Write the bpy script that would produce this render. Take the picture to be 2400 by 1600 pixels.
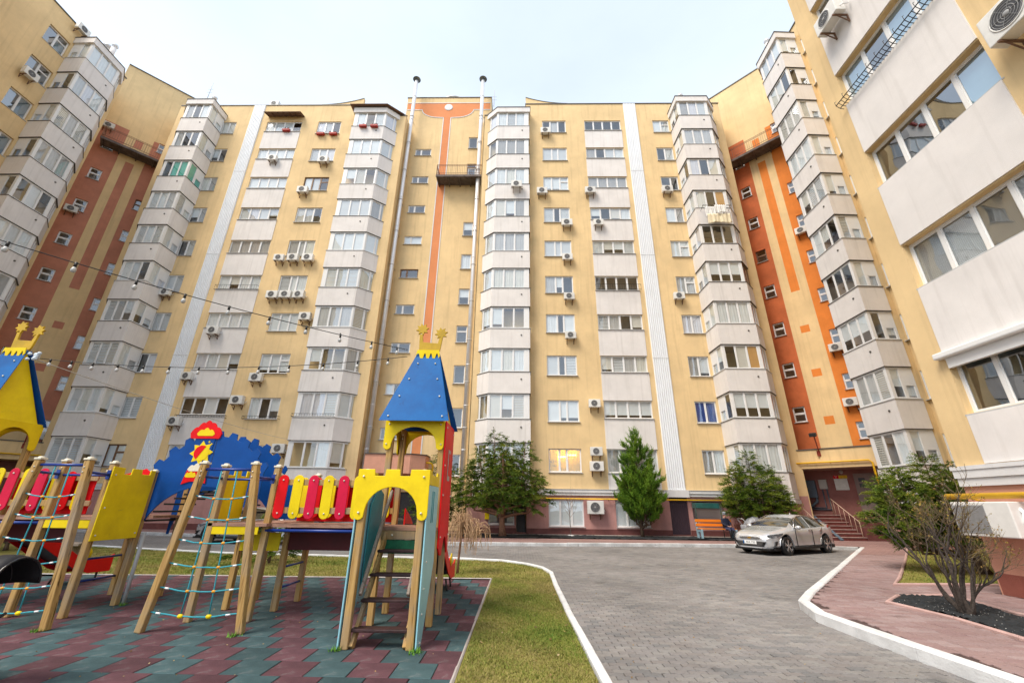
import bpy, bmesh, math, random
from mathutils import Matrix, Vector
import numpy as np
random.seed(7); RNG = np.random.default_rng(7)
R = math.radians
for o in list(bpy.data.objects): bpy.data.objects.remove(o)
SC = bpy.context.scene; COL = SC.collection
# ---------------------------------------------------------------- camera
cam = bpy.data.cameras.new('camera'); cam.sensor_width = 36.0; cam.lens = 36.0 * 980.231 / 2400.0
cam.clip_start = 0.05; cam.clip_end = 3000
camo = bpy.data.objects.new('camera', cam); COL.objects.link(camo); SC.camera = camo
PIT, ROL, YAW = R(21.487), R(0.737), R(-1.128)
def w2c(X, Y, Zr):
    x = X * math.cos(YAW) - Y * math.sin(YAW); y = X * math.sin(YAW) + Y * math.cos(YAW)
    d = y * math.cos(PIT) + Zr * math.sin(PIT); v = -(Zr * math.cos(PIT) - y * math.sin(PIT))
    return Vector((x * math.cos(ROL) - v * math.sin(ROL), x * math.sin(ROL) + v * math.cos(ROL), d))
cx_, cy_, cz_ = w2c(1, 0, 0), w2c(0, 1, 0), w2c(0, 0, 1)
right = Vector((cx_[0], cy_[0], cz_[0])); down = Vector((cx_[1], cy_[1], cz_[1])); fwd = Vector((cx_[2], cy_[2], cz_[2]))
mw = Matrix.Identity(4)
for i in range(3):
    mw[i][0] = right[i]; mw[i][1] = -down[i]; mw[i][2] = -fwd[i]
mw.translation = (0, 0, 1.6); camo.matrix_world = mw
# ---------------------------------------------------------------- world, sun, exposure
SUN_EL, SUN_AZ = 54.0, 226.0          # azimuth clockwise from +Y: behind the camera, to the left
wld = bpy.data.worlds.new('World'); SC.world = wld; wld.use_nodes = True
nt = wld.node_tree; nt.nodes.clear()
sky = nt.nodes.new('ShaderNodeTexSky'); sky.sky_type = 'NISHITA'; sky.sun_disc = False
sky.sun_elevation = R(SUN_EL); sky.sun_rotation = R(SUN_AZ); sky.air_density = 1.0; sky.dust_density = 1.2; sky.ozone_density = 1.0
bg = nt.nodes.new('ShaderNodeBackground'); wo = nt.nodes.new('ShaderNodeOutputWorld')
# thin high veil of cloud over the blue, the same all round the sky
tcw = nt.nodes.new('ShaderNodeTexCoord'); mpw = nt.nodes.new('ShaderNodeMapping'); mpw.inputs['Scale'].default_value = (1.2, 1.2, 3.0)
nzw = nt.nodes.new('ShaderNodeTexNoise'); nzw.inputs['Scale'].default_value = 1.6; nzw.inputs['Detail'].default_value = 5.0; nzw.inputs['Roughness'].default_value = 0.5
mrw = nt.nodes.new('ShaderNodeMapRange'); mrw.inputs[1].default_value = 0.25; mrw.inputs[2].default_value = 0.8; mrw.inputs[3].default_value = -0.08; mrw.inputs[4].default_value = 0.08
mxw = nt.nodes.new('ShaderNodeMix'); mxw.data_type = 'RGBA'; mxw.inputs[7].default_value = (7.9, 8.7, 9.5, 1)
nt.links.new(tcw.outputs['Generated'], mpw.inputs[0]); nt.links.new(mpw.outputs[0], nzw.inputs['Vector'])
# the veil is thicker toward the horizon, thinner overhead
sxw = nt.nodes.new('ShaderNodeSeparateXYZ'); nt.links.new(tcw.outputs['Generated'], sxw.inputs[0])
hzw = nt.nodes.new('ShaderNodeMapRange'); hzw.inputs[1].default_value = 0.05; hzw.inputs[2].default_value = 0.95; hzw.inputs[3].default_value = 0.82; hzw.inputs[4].default_value = 0.44; nt.links.new(sxw.outputs[2], hzw.inputs[0])
adw = nt.nodes.new('ShaderNodeMath'); adw.operation = 'ADD'; adw.use_clamp = True; nt.links.new(nzw.outputs[0], mrw.inputs[0]); nt.links.new(mrw.outputs[0], adw.inputs[0]); nt.links.new(hzw.outputs[0], adw.inputs[1]); nt.links.new(adw.outputs[0], mxw.inputs[0])
nt.links.new(sky.outputs[0], mxw.inputs[6]); nt.links.new(mxw.outputs[2], bg.inputs[0])
bg.inputs[1].default_value = 0.15
nt.links.new(bg.outputs[0], wo.inputs[0])
sun = bpy.data.lights.new('sun', 'SUN'); sun.energy = 3.0; sun.angle = R(26); sun.color = (1.0, 0.90, 0.76)
suno = bpy.data.objects.new('sun', sun); COL.objects.link(suno)
az = R(SUN_AZ); sd = Vector((math.sin(az) * math.cos(R(SUN_EL)), math.cos(az) * math.cos(R(SUN_EL)), math.sin(R(SUN_EL))))
suno.rotation_euler = sd.to_track_quat('Z', 'Y').to_euler(); suno.location = sd * 60
vs = SC.view_settings; vs.view_transform = 'Standard'; vs.look = 'None'; vs.exposure = 0.38; vs.gamma = 1.0; vs.use_curve_mapping = False
SC.render.engine = 'CYCLES'; SC.cycles.max_bounces = 6; SC.cycles.transparent_max_bounces = 8
SC.cycles.diffuse_bounces = 3; SC.cycles.glossy_bounces = 3; SC.cycles.caustics_reflective = False; SC.cycles.caustics_refractive = False

# ---------------------------------------------------------------- mesh helpers
class MB:
    def __init__(s): s.v = []; s.f = []; s.m = []; s.sm = []; s.cm = 0; s.cs = False
    def add(s, verts, faces):
        b = len(s.v); s.v.extend([tuple(v) for v in verts])
        for f in faces: s.f.append(tuple(b + i for i in f)); s.m.append(s.cm); s.sm.append(s.cs)
        return s
    def mat(s, i): s.cm = i; return s
    def box(s, x0, x1, y0, y1, z0, z1):
        v = [(x0,y0,z0),(x1,y0,z0),(x1,y1,z0),(x0,y1,z0),(x0,y0,z1),(x1,y0,z1),(x1,y1,z1),(x0,y1,z1)]
        return s.add(v, [(3,2,1,0),(4,5,6,7),(0,1,5,4),(1,2,6,5),(2,3,7,6),(3,0,4,7)])
    def beam(s, a, b, w, h, up=(0,0,1)):
        a = Vector(a); b = Vector(b); d = (b - a).normalized(); u = Vector(up)
        if abs(d.dot(u)) > 0.98: u = Vector((0,1,0))
        r = d.cross(u).normalized() * (w / 2); t = r.cross(d).normalized() * (h / 2)
        v = [a-r-t, a+r-t, a+r+t, a-r+t, b-r-t, b+r-t, b+r+t, b-r+t]
        return s.add(v, [(0,1,2,3),(7,6,5,4),(0,4,5,1),(1,5,6,2),(2,6,7,3),(3,7,4,0)])
    def tube(s, pts, r, n=8, r1=None, caps=True):
        P = [Vector(p) for p in pts]; k = len(P)
        rr = r if isinstance(r, (list, tuple)) else [r + ((r if r1 is None else r1) - r) * i / max(1, k - 1) for i in range(k)]
        V = []; prev = None
        for i in range(k):
            d = (P[min(i+1,k-1)] - P[max(i-1,0)])
            d = d.normalized() if d.length > 1e-9 else Vector((0,0,1))
            if prev is None:
                u = Vector((0,0,1)) if abs(d.z) < 0.9 else Vector((1,0,0)); u = d.cross(u).normalized()
            else:
                u = (prev - d * prev.dot(d)); u = u.normalized() if u.length > 1e-6 else d.orthogonal().normalized()
            prev = u; w = d.cross(u)
            for j in range(n):
                a = 2 * math.pi * j / n; V.append(P[i] + (u * math.cos(a) + w * math.sin(a)) * rr[i])
        Fc = []
        for i in range(k - 1):
            for j in range(n):
                j2 = (j + 1) % n; Fc.append((i*n+j, i*n+j2, (i+1)*n+j2, (i+1)*n+j))
        o = s.cs; s.cs = n > 4; s.add(V, Fc); s.cs = o
        if caps:
            b = len(s.v) - len(V)
            s.f.append(tuple(b + j for j in range(n))[::-1]); s.m.append(s.cm); s.sm.append(False)
            s.f.append(tuple(b + (k-1)*n + j for j in range(n))); s.m.append(s.cm); s.sm.append(False)
        return s
    def lathe(s, prof, n=16, o=(0,0,0), ax='z'):
        V = []
        for r, z in prof:
            for j in range(n):
                a = 2 * math.pi * j / n; p = (r*math.cos(a), r*math.sin(a), z)
                if ax == 'y': p = (p[0], p[2], p[1])
                if ax == 'x': p = (p[2], p[0], p[1])
                V.append((o[0]+p[0], o[1]+p[1], o[2]+p[2]))
        Fc = []
        for i in range(len(prof) - 1):
            for j in range(n):
                j2 = (j+1) % n; Fc.append((i*n+j, i*n+j2, (i+1)*n+j2, (i+1)*n+j))
        old = s.cs; s.cs = True; s.add(V, Fc); s.cs = old
        return s
    def prism(s, poly, org, ux, uy, t):
        """polygon (2D list) in the plane org+a*ux+b*uy, extruded by t along ux x uy (both sides of org)"""
        org = Vector(org); ux = Vector(ux); uy = Vector(uy); n = ux.cross(uy).normalized()
        k = len(poly); A = [org + ux*a + uy*b + n*(t/2) for a, b in poly]; B = [p - n*t for p in A]
        fs = [tuple(range(k)), tuple(range(2*k-1, k-1, -1))]
        for i in range(k):
            j = (i+1) % k; fs.append((i, k+i, k+j, j))
        return s.add(A + B, fs)
    def sphere(s, c, r, n=10, sq=(1,1,1)):
        pr = []; V = []; m = max(4, n//2)
        for i in range(m+1):
            a = math.pi * i / m
            for j in range(n):
                b = 2*math.pi*j/n
                V.append((c[0]+r*sq[0]*math.sin(a)*math.cos(b), c[1]+r*sq[1]*math.sin(a)*math.sin(b), c[2]-r*sq[2]*math.cos(a)))
        Fc = [(i*n+j, i*n+(j+1)%n, (i+1)*n+(j+1)%n, (i+1)*n+j) for i in range(m) for j in range(n)]
        old = s.cs; s.cs = True; s.add(V, Fc); s.cs = old
        return s
    def mesh(s, name, mats):
        me = bpy.data.meshes.new(name); me.from_pydata(s.v, [], s.f)
        if not isinstance(mats, (list, tuple)): mats = [mats]
        for m in mats: me.materials.append(m)
        if len(s.f) == len(me.polygons):
            me.polygons.foreach_set('material_index', s.m); me.polygons.foreach_set('use_smooth', s.sm)
        me.update(); return me
    def build(s, name, mats, parent=None, local=False, bevel=0, fix=False):
        me = s.mesh(name, mats)
        if fix:
            bm = bmesh.new(); bm.from_mesh(me); bmesh.ops.remove_doubles(bm, verts=bm.verts, dist=1e-5); bmesh.ops.recalc_face_normals(bm, faces=bm.faces); bm.to_mesh(me); bm.free()
        o = bpy.data.objects.new(name, me); COL.objects.link(o); put(o, parent, local)
        if bevel:
            b = o.modifiers.new('bevel', 'BEVEL'); b.width = bevel; b.segments = 2; b.limit_method = 'ANGLE'; b.angle_limit = R(40)
        return o
WM = {}
def put(o, parent, local=False):
    if parent is None: return o
    o.parent = parent
    if not local and parent.name in WM: o.matrix_parent_inverse = WM[parent.name].inverted()
    return o
def tag(o, label=None, cat=None, group=None, kind=None):
    if label: o['label'] = label
    if cat: o['category'] = cat
    if group: o['group'] = group
    if kind: o['kind'] = kind
    return o
def empty(name, loc, label, cat, group=None, rz=0.0):
    o = bpy.data.objects.new(name, None); COL.objects.link(o); o.empty_display_size = 0.2
    o.location = loc; o.rotation_euler = (0, 0, rz)
    WM[o.name] = Matrix.Translation(loc) @ Matrix.Rotation(rz, 4, 'Z')
    return tag(o, label, cat, group)
def inst(name, mesh, parent, loc=(0,0,0), rot=(0,0,0), local=True, scale=None):
    o = bpy.data.objects.new(name, mesh); COL.objects.link(o); put(o, parent, local)
    o.location = loc; o.rotation_euler = rot
    if scale: o.scale = scale
    return o
def copy_tree(o, parent=None, loc=None, rz=None):
    c = o.copy(); COL.objects.link(c)
    if parent is not None: c.parent = parent
    for ch in o.children: copy_tree(ch, c)
    if loc is not None: c.location = loc
    if rz is not None: c.rotation_euler = (0, 0, rz)
    return c

# ---------------------------------------------------------------- materials
MT = {}
def N(t, typ, **k):
    n = t.nodes.new(typ)
    for a, b in k.items(): setattr(n, a, b)
    return n
def mat(name, col, rough=0.7, var=0.06, scale=3.0, bump=0.0, bscale=60.0, metal=0.0, spec=0.4, streak=0.0, stretch=(1,1,1), dark=None, coat=0.0, objvar=0.0, wear=None):
    """procedural surface: base colour with two noises (tone, wear), optional rain streaks, fine bump"""
    if name in MT: return MT[name]
    m = bpy.data.materials.new(name); m.use_nodes = True; t = m.node_tree; L = t.links.new
    b = t.nodes['Principled BSDF']; b.inputs['Roughness'].default_value = rough; b.inputs['Metallic'].default_value = metal
    b.inputs['Specular IOR Level'].default_value = spec; b.inputs['Coat Weight'].default_value = coat
    tc = N(t, 'ShaderNodeTexCoord'); mp = N(t, 'ShaderNodeMapping'); mp.inputs['Scale'].default_value = stretch
    L(tc.outputs['Object'], mp.inputs[0])
    n1 = N(t, 'ShaderNodeTexNoise'); n1.inputs['Scale'].default_value = scale; n1.inputs['Detail'].default_value = 6; n1.inputs['Roughness'].default_value = 0.65
    L(mp.outputs[0], n1.inputs['Vector'])
    hi = [min(1, c * (1 + var)) for c in col[:3]]; lo = list(dark) if dark else [c * (1 - 2 * var) for c in col[:3]]
    cr = N(t, 'ShaderNodeValToRGB'); cr.color_ramp.elements[0].position = 0.28; cr.color_ramp.elements[1].position = 0.72
    cr.color_ramp.elements[0].color = (*lo, 1); cr.color_ramp.elements[1].color = (*hi, 1)
    L(n1.outputs[0], cr.inputs[0]); out = cr.outputs[0]
    if streak:
        m2 = N(t, 'ShaderNodeMapping'); m2.inputs['Scale'].default_value = (2.2, 2.2, 0.12); L(tc.outputs['Object'], m2.inputs[0])
        n2 = N(t, 'ShaderNodeTexNoise'); n2.inputs['Scale'].default_value = 2.5; n2.inputs['Detail'].default_value = 5; L(m2.outputs[0], n2.inputs['Vector'])
        r2 = N(t, 'ShaderNodeMapRange'); r2.inputs[1].default_value = 0.52; r2.inputs[2].default_value = 0.78; r2.inputs[3].default_value = 0; r2.inputs[4].default_value = streak
        L(n2.outputs[0], r2.inputs[0]); mx = N(t, 'ShaderNodeMix', data_type='RGBA'); mx.inputs[7].default_value = (col[0]*0.5, col[1]*0.48, col[2]*0.45, 1)
        L(r2.outputs[0], mx.inputs[0]); L(out, mx.inputs[6]); out = mx.outputs[2]
    if wear:      # scuffs and chips: (colour, amount, scale, coverage threshold)
        wc, wa, wsc, wt = wear; n5 = N(t, 'ShaderNodeTexNoise'); n5.inputs['Scale'].default_value = wsc; n5.inputs['Detail'].default_value = 9; n5.inputs['Roughness'].default_value = 0.72; n5.inputs['Distortion'].default_value = 0.8
        L(tc.outputs['Object'], n5.inputs['Vector']); r5 = N(t, 'ShaderNodeMapRange'); r5.inputs[1].default_value = wt; r5.inputs[2].default_value = wt + .07; r5.inputs[4].default_value = wa; L(n5.outputs[0], r5.inputs[0])
        m5 = N(t, 'ShaderNodeMix', data_type='RGBA'); m5.inputs[7].default_value = (*wc, 1); L(r5.outputs[0], m5.inputs[0]); L(out, m5.inputs[6]); out = m5.outputs[2]
    if objvar:
        oi = N(t, 'ShaderNodeObjectInfo'); hs = N(t, 'ShaderNodeHueSaturation'); mr = N(t, 'ShaderNodeMapRange')
        mr.inputs[3].default_value = 1 - objvar; mr.inputs[4].default_value = 1 + objvar
        L(oi.outputs['Random'], mr.inputs[0]); L(mr.outputs[0], hs.inputs['Value']); L(out, hs.inputs['Color']); out = hs.outputs[0]
    L(out, b.inputs['Base Color'])
    if bump:
        n3 = N(t, 'ShaderNodeTexNoise'); n3.inputs['Scale'].default_value = bscale; n3.inputs['Detail'].default_value = 4; L(mp.outputs[0], n3.inputs['Vector'])
        bp = N(t, 'ShaderNodeBump'); bp.inputs['Strength'].default_value = bump; bp.inputs['Distance'].default_value = 0.02
        L(n3.outputs[0], bp.inputs['Height']); L(bp.outputs[0], b.inputs['Normal'])
    MT[name] = m; return m
def emis(name, col, s):
    m = bpy.data.materials.new(name); m.use_nodes = True; b = m.node_tree.nodes['Principled BSDF']
    b.inputs['Base Color'].default_value = (*col, 1); b.inputs['Emission Color'].default_value = (*col, 1); b.inputs['Emission Strength'].default_value = s
    MT[name] = m; return m
def glass(name, tint=(0.93, 0.97, 0.98), ior=0.17):
    m = bpy.data.materials.new(name); m.use_nodes = True; t = m.node_tree; t.nodes.clear(); L = t.links.new
    tr = N(t, 'ShaderNodeBsdfTransparent'); tr.inputs[0].default_value = (*tint, 1)
    gl = N(t, 'ShaderNodeBsdfGlossy'); gl.inputs['Roughness'].default_value = 0.015; gl.inputs[0].default_value = (0.93, 0.96, 1, 1)
    # Schlick reflectance of a double-glazed pane, the same seen from either side
    ge = N(t, 'ShaderNodeNewGeometry'); dt = N(t, 'ShaderNodeVectorMath', operation='DOT_PRODUCT'); L(ge.outputs['Incoming'], dt.inputs[0]); L(ge.outputs['Normal'], dt.inputs[1])
    ab = N(t, 'ShaderNodeMath', operation='ABSOLUTE'); L(dt.outputs['Value'], ab.inputs[0]); om = N(t, 'ShaderNodeMath', operation='SUBTRACT'); om.inputs[0].default_value = 1.0; L(ab.outputs[0], om.inputs[1])
    pw = N(t, 'ShaderNodeMath', operation='POWER'); L(om.outputs[0], pw.inputs[0]); pw.inputs[1].default_value = 4.0
    fr = N(t, 'ShaderNodeMath', operation='MULTIPLY_ADD'); L(pw.outputs[0], fr.inputs[0]); fr.inputs[1].default_value = 1 - ior; fr.inputs[2].default_value = ior
    tc = N(t, 'ShaderNodeTexCoord'); nz = N(t, 'ShaderNodeTexNoise'); nz.inputs['Scale'].default_value = 1.7; nz.inputs['Detail'].default_value = 0
    bp = N(t, 'ShaderNodeBump'); bp.inputs['Strength'].default_value = 0.06; bp.inputs['Distance'].default_value = 0.05
    L(tc.outputs['Object'], nz.inputs['Vector']); L(nz.outputs[0], bp.inputs['Height']); L(bp.outputs[0], gl.inputs['Normal'])
    mx = N(t, 'ShaderNodeMixShader'); o = N(t, 'ShaderNodeOutputMaterial')
    L(fr.outputs[0], mx.inputs[0]); L(tr.outputs[0], mx.inputs[1]); L(gl.outputs[0], mx.inputs[2]); L(mx.outputs[0], o.inputs[0])
    MT[name] = m; return m
M_YEL = mat('facade yellow stucco', (0.79, 0.58, 0.31), 0.85, 0.08, 0.6, 0.25, 90, streak=0.30)
M_WHT = mat('white balcony stucco', (0.77, 0.735, 0.715), 0.85, 0.05, 0.9, 0.2, 80, streak=0.26)
M_TRIM = mat('white cornice paint', (0.70, 0.70, 0.71), 0.6, 0.04, 2.0, 0.1, 50, streak=0.15)
M_REDL = mat('salmon terracotta stucco', (0.55, 0.225, 0.145), 0.85, 0.12, 0.7, 0.25, 90, streak=0.16)
M_RED = mat('terracotta stucco', (0.58, 0.15, 0.05), 0.85, 0.15, 0.7, 0.25, 90, streak=0.16)
M_ORG = mat('orange stucco', (0.72, 0.27, 0.11), 0.85, 0.06, 0.9, 0.25, 90, streak=0.1)
M_ORR = mat('bright orange stucco', (0.76, 0.235, 0.04), 0.85, 0.08, 0.9, 0.25, 90, streak=0.12)
M_PINK = mat('pink plinth render', (0.50, 0.26, 0.235), 0.85, 0.10, 1.4, 0.3, 70, streak=0.28)
M_PLB = mat('dark plinth base', (0.16, 0.055, 0.05), 0.7, 0.15, 3, 0.2, 50)
M_PVC = mat('white window pvc', (0.80, 0.80, 0.80), 0.35, 0.02, 3)
M_PV2 = mat('brown window frame', (0.20, 0.11, 0.06), 0.5, 0.1, 4)
M_SILL = mat('grey sill metal', (0.50, 0.50, 0.50), 0.45, 0.05, 3)
M_DKM = mat('dark flashing', (0.10, 0.09, 0.08), 0.5, 0.1, 4)
M_STR = mat('white ribbed sheet', (0.84, 0.86, 0.89), 0.5, 0.03, 1.5, streak=0.06)
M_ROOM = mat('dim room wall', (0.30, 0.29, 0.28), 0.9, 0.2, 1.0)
M_GLS = glass('window glass')
M_GLB = glass('sky reflecting glass', (0.55, 0.72, 0.82), 0.30)  # blue tint stands in for the sky reflected in these panes
M_CUR = [mat('curtain %d' % i, c, 0.9, 0.04, 3) for i, c in enumerate([(0.88,0.88,0.88),(0.84,0.85,0.86),(0.84,0.80,0.72),(0.60,0.58,0.57),(0.46,0.43,0.41),(0.80,0.76,0.80)])]
M_BLI = [mat('blind %d' % i, c, 0.8, 0.03, 3) for i, c in enumerate([(0.88,0.89,0.90),(0.72,0.72,0.73),(0.84,0.78,0.70),(0.36,0.35,0.35)])]
M_CG = mat('green curtain', (0.10, 0.55, 0.42), 0.9, 0.1, 3); M_CB = mat('deep blue blind', (0.02, 0.07, 0.32), 0.7, 0.1, 3); M_CO = mat('orange blind', (0.75, 0.38, 0.12), 0.8, 0.05, 3)
M_STEEL = mat('galvanised flue', (0.74, 0.75, 0.78), 0.35, 0.06, 1.5, metal=0.3, stretch=(1,1,0.4))
M_ACW = mat('ac casing white', (0.74, 0.73, 0.70), 0.5, 0.06, 4, objvar=0.07); M_ACD = mat('ac grille dark', (0.06, 0.06, 0.065), 0.5, 0.2, 8); M_ACM = mat('ac mid grey', (0.30, 0.30, 0.30), 0.5, 0.1, 8)
M_RUST = mat('rusty bracket', (0.20, 0.11, 0.07), 0.8, 0.25, 14, 0.3, 60)
M_IRON = mat('black ironwork', (0.03, 0.028, 0.027), 0.55, 0.2, 12)
M_GAS = mat('yellow gas pipe', (0.80, 0.46, 0.015), 0.4, 0.08, 3)
# ================================================================ buildings
D0 = 26.085; S0 = 3.518
def sill(k): return S0 + 3.0 * k
class Fac:
    """vertical facade frame: local x along the wall (left to right seen from outside), local y inward, z up"""
    def __init__(s, a, b):
        s.a = Vector((a[0], a[1], 0)); s.b = Vector((b[0], b[1], 0)); d = s.b - s.a; s.L = d.length; s.th = math.atan2(d.y, d.x)
        s.M = Matrix.Translation(s.a) @ Matrix.Rotation(s.th, 4, 'Z')
    def w(s, x, y, z): return s.M @ Vector((x, y, z))
def cut(mb, regs, holes, y=0.0, dep=0.13, hm=None, T=None, close=True):
    """front skin made of rectangles (later regions repaint earlier ones) with real openings and their reveals"""
    T = T or (lambda x, y, z: (x, y, z))
    xs = sorted({round(v, 4) for r in regs for v in r[:2]} | {round(v, 4) for h in holes for v in h[:2]})
    zs = sorted({round(v, 4) for r in regs for v in r[2:4]} | {round(v, 4) for h in holes for v in h[2:4]})
    for i in range(len(xs) - 1):
        xm = (xs[i] + xs[i+1]) / 2
        run = None
        for j in range(len(zs)):
            mi = None
            if j < len(zs) - 1:
                zm = (zs[j] + zs[j+1]) / 2
                for r in regs:
                    if r[0] < xm < r[1] and r[2] < zm < r[3]: mi = r[4]
                for h in holes:
                    if h[0] < xm < h[1] and h[2] < zm < h[3]: mi = None
            if run and run[1] != mi:
                mb.mat(run[1]); mb.add([T(xs[i], y, run[0]), T(xs[i+1], y, run[0]), T(xs[i+1], y, zs[j]), T(xs[i], y, zs[j])], [(0,1,2,3)]); run = None
            if mi is not None and run is None: run = (zs[j], mi)
    for h in holes:
        x0, x1, z0, z1 = h[:4]; d = h[4] if len(h) > 4 else dep; xm, zm = (x0+x1)/2, (z0+z1)/2
        if hm is None:
            mi = 0
            for r in regs:
                if r[0] < x0 - .02 < r[1] and r[2] < zm < r[3]: mi = r[4]
        else: mi = hm
        mb.mat(mi); c = [(x0,z0),(x1,z0),(x1,z1),(x0,z1)]
        for q in range(4):
            (a, b), (e, f) = c[q], c[(q+1) % 4]
            mb.add([T(a, y, b), T(a, y+d, b), T(e, y+d, f), T(e, y, f)], [(0,1,2,3)])
    return mb
MESH = {}
def frame_mesh(w, h, panes, dep=0.06, m=None):
    m = m or M_PVC
    key = ('fr', m.name, round(w,3), round(h,3), tuple(tuple(round(v,3) for v in p) for p in panes))
    if key not in MESH:
        mb = MB(); cut(mb, [(0, w, 0, h, 0)], panes, 0, dep, 0)
        mb.mat(0)
        for (a, b, e, f) in ((0,0,w,0),(w,0,w,h),(w,h,0,h),(0,h,0,0)):
            mb.add([(a,0,b),(e,0,f),(e,dep,f),(a,dep,b)], [(0,1,2,3)])
        # slim sash bead around each pane
        for (x0, x1, z0, z1) in panes:
            t = 0.022
            if min(x1-x0, z1-z0) < 0.15: continue
            mb.box(x0, x1, .018, .032, z0, z0+t); mb.box(x0, x1, .018, .032, z1-t, z1); mb.box(x0, x0+t, .018, .032, z0+t, z1-t); mb.box(x1-t, x1, .018, .032, z0+t, z1-t)
        MESH[key] = mb.mesh('window', [m])
    return MESH[key]
def pane_mesh(w, h, m):
    key = ('pn', round(w,3), round(h,3), m.name)
    if key not in MESH: MESH[key] = MB().add([(0,0,0),(w,0,0),(w,0,h),(0,0,h)], [(0,1,2,3)]).mesh('pane', [m])
    return MESH[key]
def sill_mesh(w):
    key = ('sl', round(w,3))
    if key not in MESH: MESH[key] = MB().box(-.04, w+.04, -.17, -.002, -.035, -.005).mesh('sill', [M_SILL])
    return MESH[key]
def cover_mesh(w, h, kind, m, fr):
    key = ('cv', round(w,2), round(h,2), kind, m.name, fr)
    if key in MESH: return MESH[key]
    mb = MB()
    if kind == 'curtain':
        n = max(6, int(w / 0.05)); V = []; mb.cs = True
        for i in range(n+1):
            x = w * fr * i / n; y = 0.022 * math.sin(i * 1.9 + w * 7) + 0.01 * math.sin(i * .7)
            V += [(x, y, 0), (x, y * .6, h)]
        mb.add(V, [(2*i, 2*i+2, 2*i+3, 2*i+1) for i in range(n)]); mb.cs = False
    elif kind == 'roller': mb.box(0, w, 0, .004, h*(1-fr), h); mb.box(0, w, -.008, .012, h*(1-fr)-.02, h*(1-fr))
    elif kind == 'fine':
        n = int(h / .026)
        for i in range(n): z = h*i/n; mb.add([(0,0,z),(w,0,z),(w,.012,z+.019),(0,.012,z+.019)], [(0,1,2,3)])
    else:
        n = int(h / .10)
        for i in range(n):
            z1 = h - i * h / n; z0 = z1 - h / n * .74
            if 1 - z0 / h > fr: break
            mb.box(0, w, 0, .003, z0, z1)
    MESH[key] = mb.mesh(kind, [m]); return MESH[key]
def rand_cover(hint=None):
    r = random.random()
    if hint == 'bath': return None if r < .7 else ('roller', M_BLI[0], 1.0)
    if r < .32: return ('curtain', random.choice(M_CUR), 1.0)
    if r < .60: return ('roller', random.choice([M_BLI[0], M_BLI[0], M_BLI[1], M_BLI[2]]), random.choice([1.0, 1.0, .8, .6]))
    if r < .78: return ('slat', random.choice([M_BLI[0], M_BLI[1], M_BLI[2]]), 1.0)
    return None
def window(bld, F, x, z, w, h, panes, y=0.07, covers='rand', sillon=True, gl=None, hint=None, col=None):
    """one window: frame > panes, curtains or blinds, sill. panes: number or list of (x0,x1,z0,z1)"""
    if isinstance(panes, int):
        n = panes; e, mu, t = 0.055, 0.085, 0.06; av = w - 2*e - (n-1)*mu; wt = random.choice([(1.15,.72,1.13),(1,1,1),(1.2,.65,1.15)]) if n == 3 else (random.choice([(1,1),(1,1),(1.15,.85)]) if n == 2 else [1]*n); sw = sum(wt); panes = []; px_ = e
        for q in wt: panes.append((px_, px_ + av*q/sw, t, h - t)); px_ += av*q/sw + mu
        if random.random() < .16 and h > 1.2: a_, b_, c_, d_ = panes[-1]; panes[-1:] = [(a_, b_, c_, d_*.66), (a_, b_, d_*.66 + .07, d_)]   # top-hung light over one sash
    o = inst('window', frame_mesh(w, h, panes, m=M_PV2 if random.random() < .035 else None), bld, F.w(x, y, z), (0, 0, F.th), local=False)
    same = rand_cover(hint) if random.random() < .45 else 0
    for i, (x0, x1, z0, z1) in enumerate(panes):
        g = gl or M_GLS
        inst('pane', pane_mesh(x1-x0, z1-z0, g), o, (x0, .03, z0))
        cv = covers
        if covers == 'rand': cv = same if same != 0 else rand_cover(hint)
        elif isinstance(covers, list): cv = covers[i % len(covers)]
        if cv: inst('blind' if cv[0] != 'curtain' else 'curtain', cover_mesh(x1-x0+.04, z1-z0+.04, *cv), o, (x0-.02, .055 + .012 * (i % 2), z0-.02))
    if sillon: inst('sill', sill_mesh(w), o)
    return o
def wall(bld, F, regs, holes, mats, name='wall', dep=.16, back=0.95, backz=None):
    mb = MB(); cut(mb, regs, holes, 0, dep, None, lambda x, y, z: F.w(x, y, z))
    o = mb.build(name, mats, bld)
    return o
def core(bld, F, x0, x1, z0, z1, y0=.95, y1=9.0, name='interior_wall', m=None):
    mb = MB(); v = [F.w(x, y, z) for z in (z0, z1) for (x, y) in ((x0,y0),(x1,y0),(x1,y1),(x0,y1))]
    mb.add(v, [(3,2,1,0),(4,5,6,7),(0,1,5,4),(1,2,6,5),(2,3,7,6),(3,0,4,7)])
    return mb.build(name, m or M_ROOM, bld)
def slab(bld, F, x0, x1, y0, y1, z0, z1, m, name, bevel=0):
    mb = MB(); v = [F.w(x, y, z) for z in (z0, z1) for (x, y) in ((x0,y0),(x1,y0),(x1,y1),(x0,y1))]
    mb.add(v, [(3,2,1,0),(4,5,6,7),(0,1,5,4),(1,2,6,5),(2,3,7,6),(3,0,4,7)])
    return mb.build(name, m, bld, bevel=bevel)
def polyprism(mb, path, z0, z1, m=0):
    k = len(path); mb.mat(m)
    V = [(p[0], p[1], z) for z in (z0, z1) for p in path]
    fs = [tuple(range(k-1, -1, -1)), tuple(range(k, 2*k))] + [(i, (i+1) % k, k+(i+1) % k, k+i) for i in range(k)]
    return mb.add(V, fs)
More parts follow.
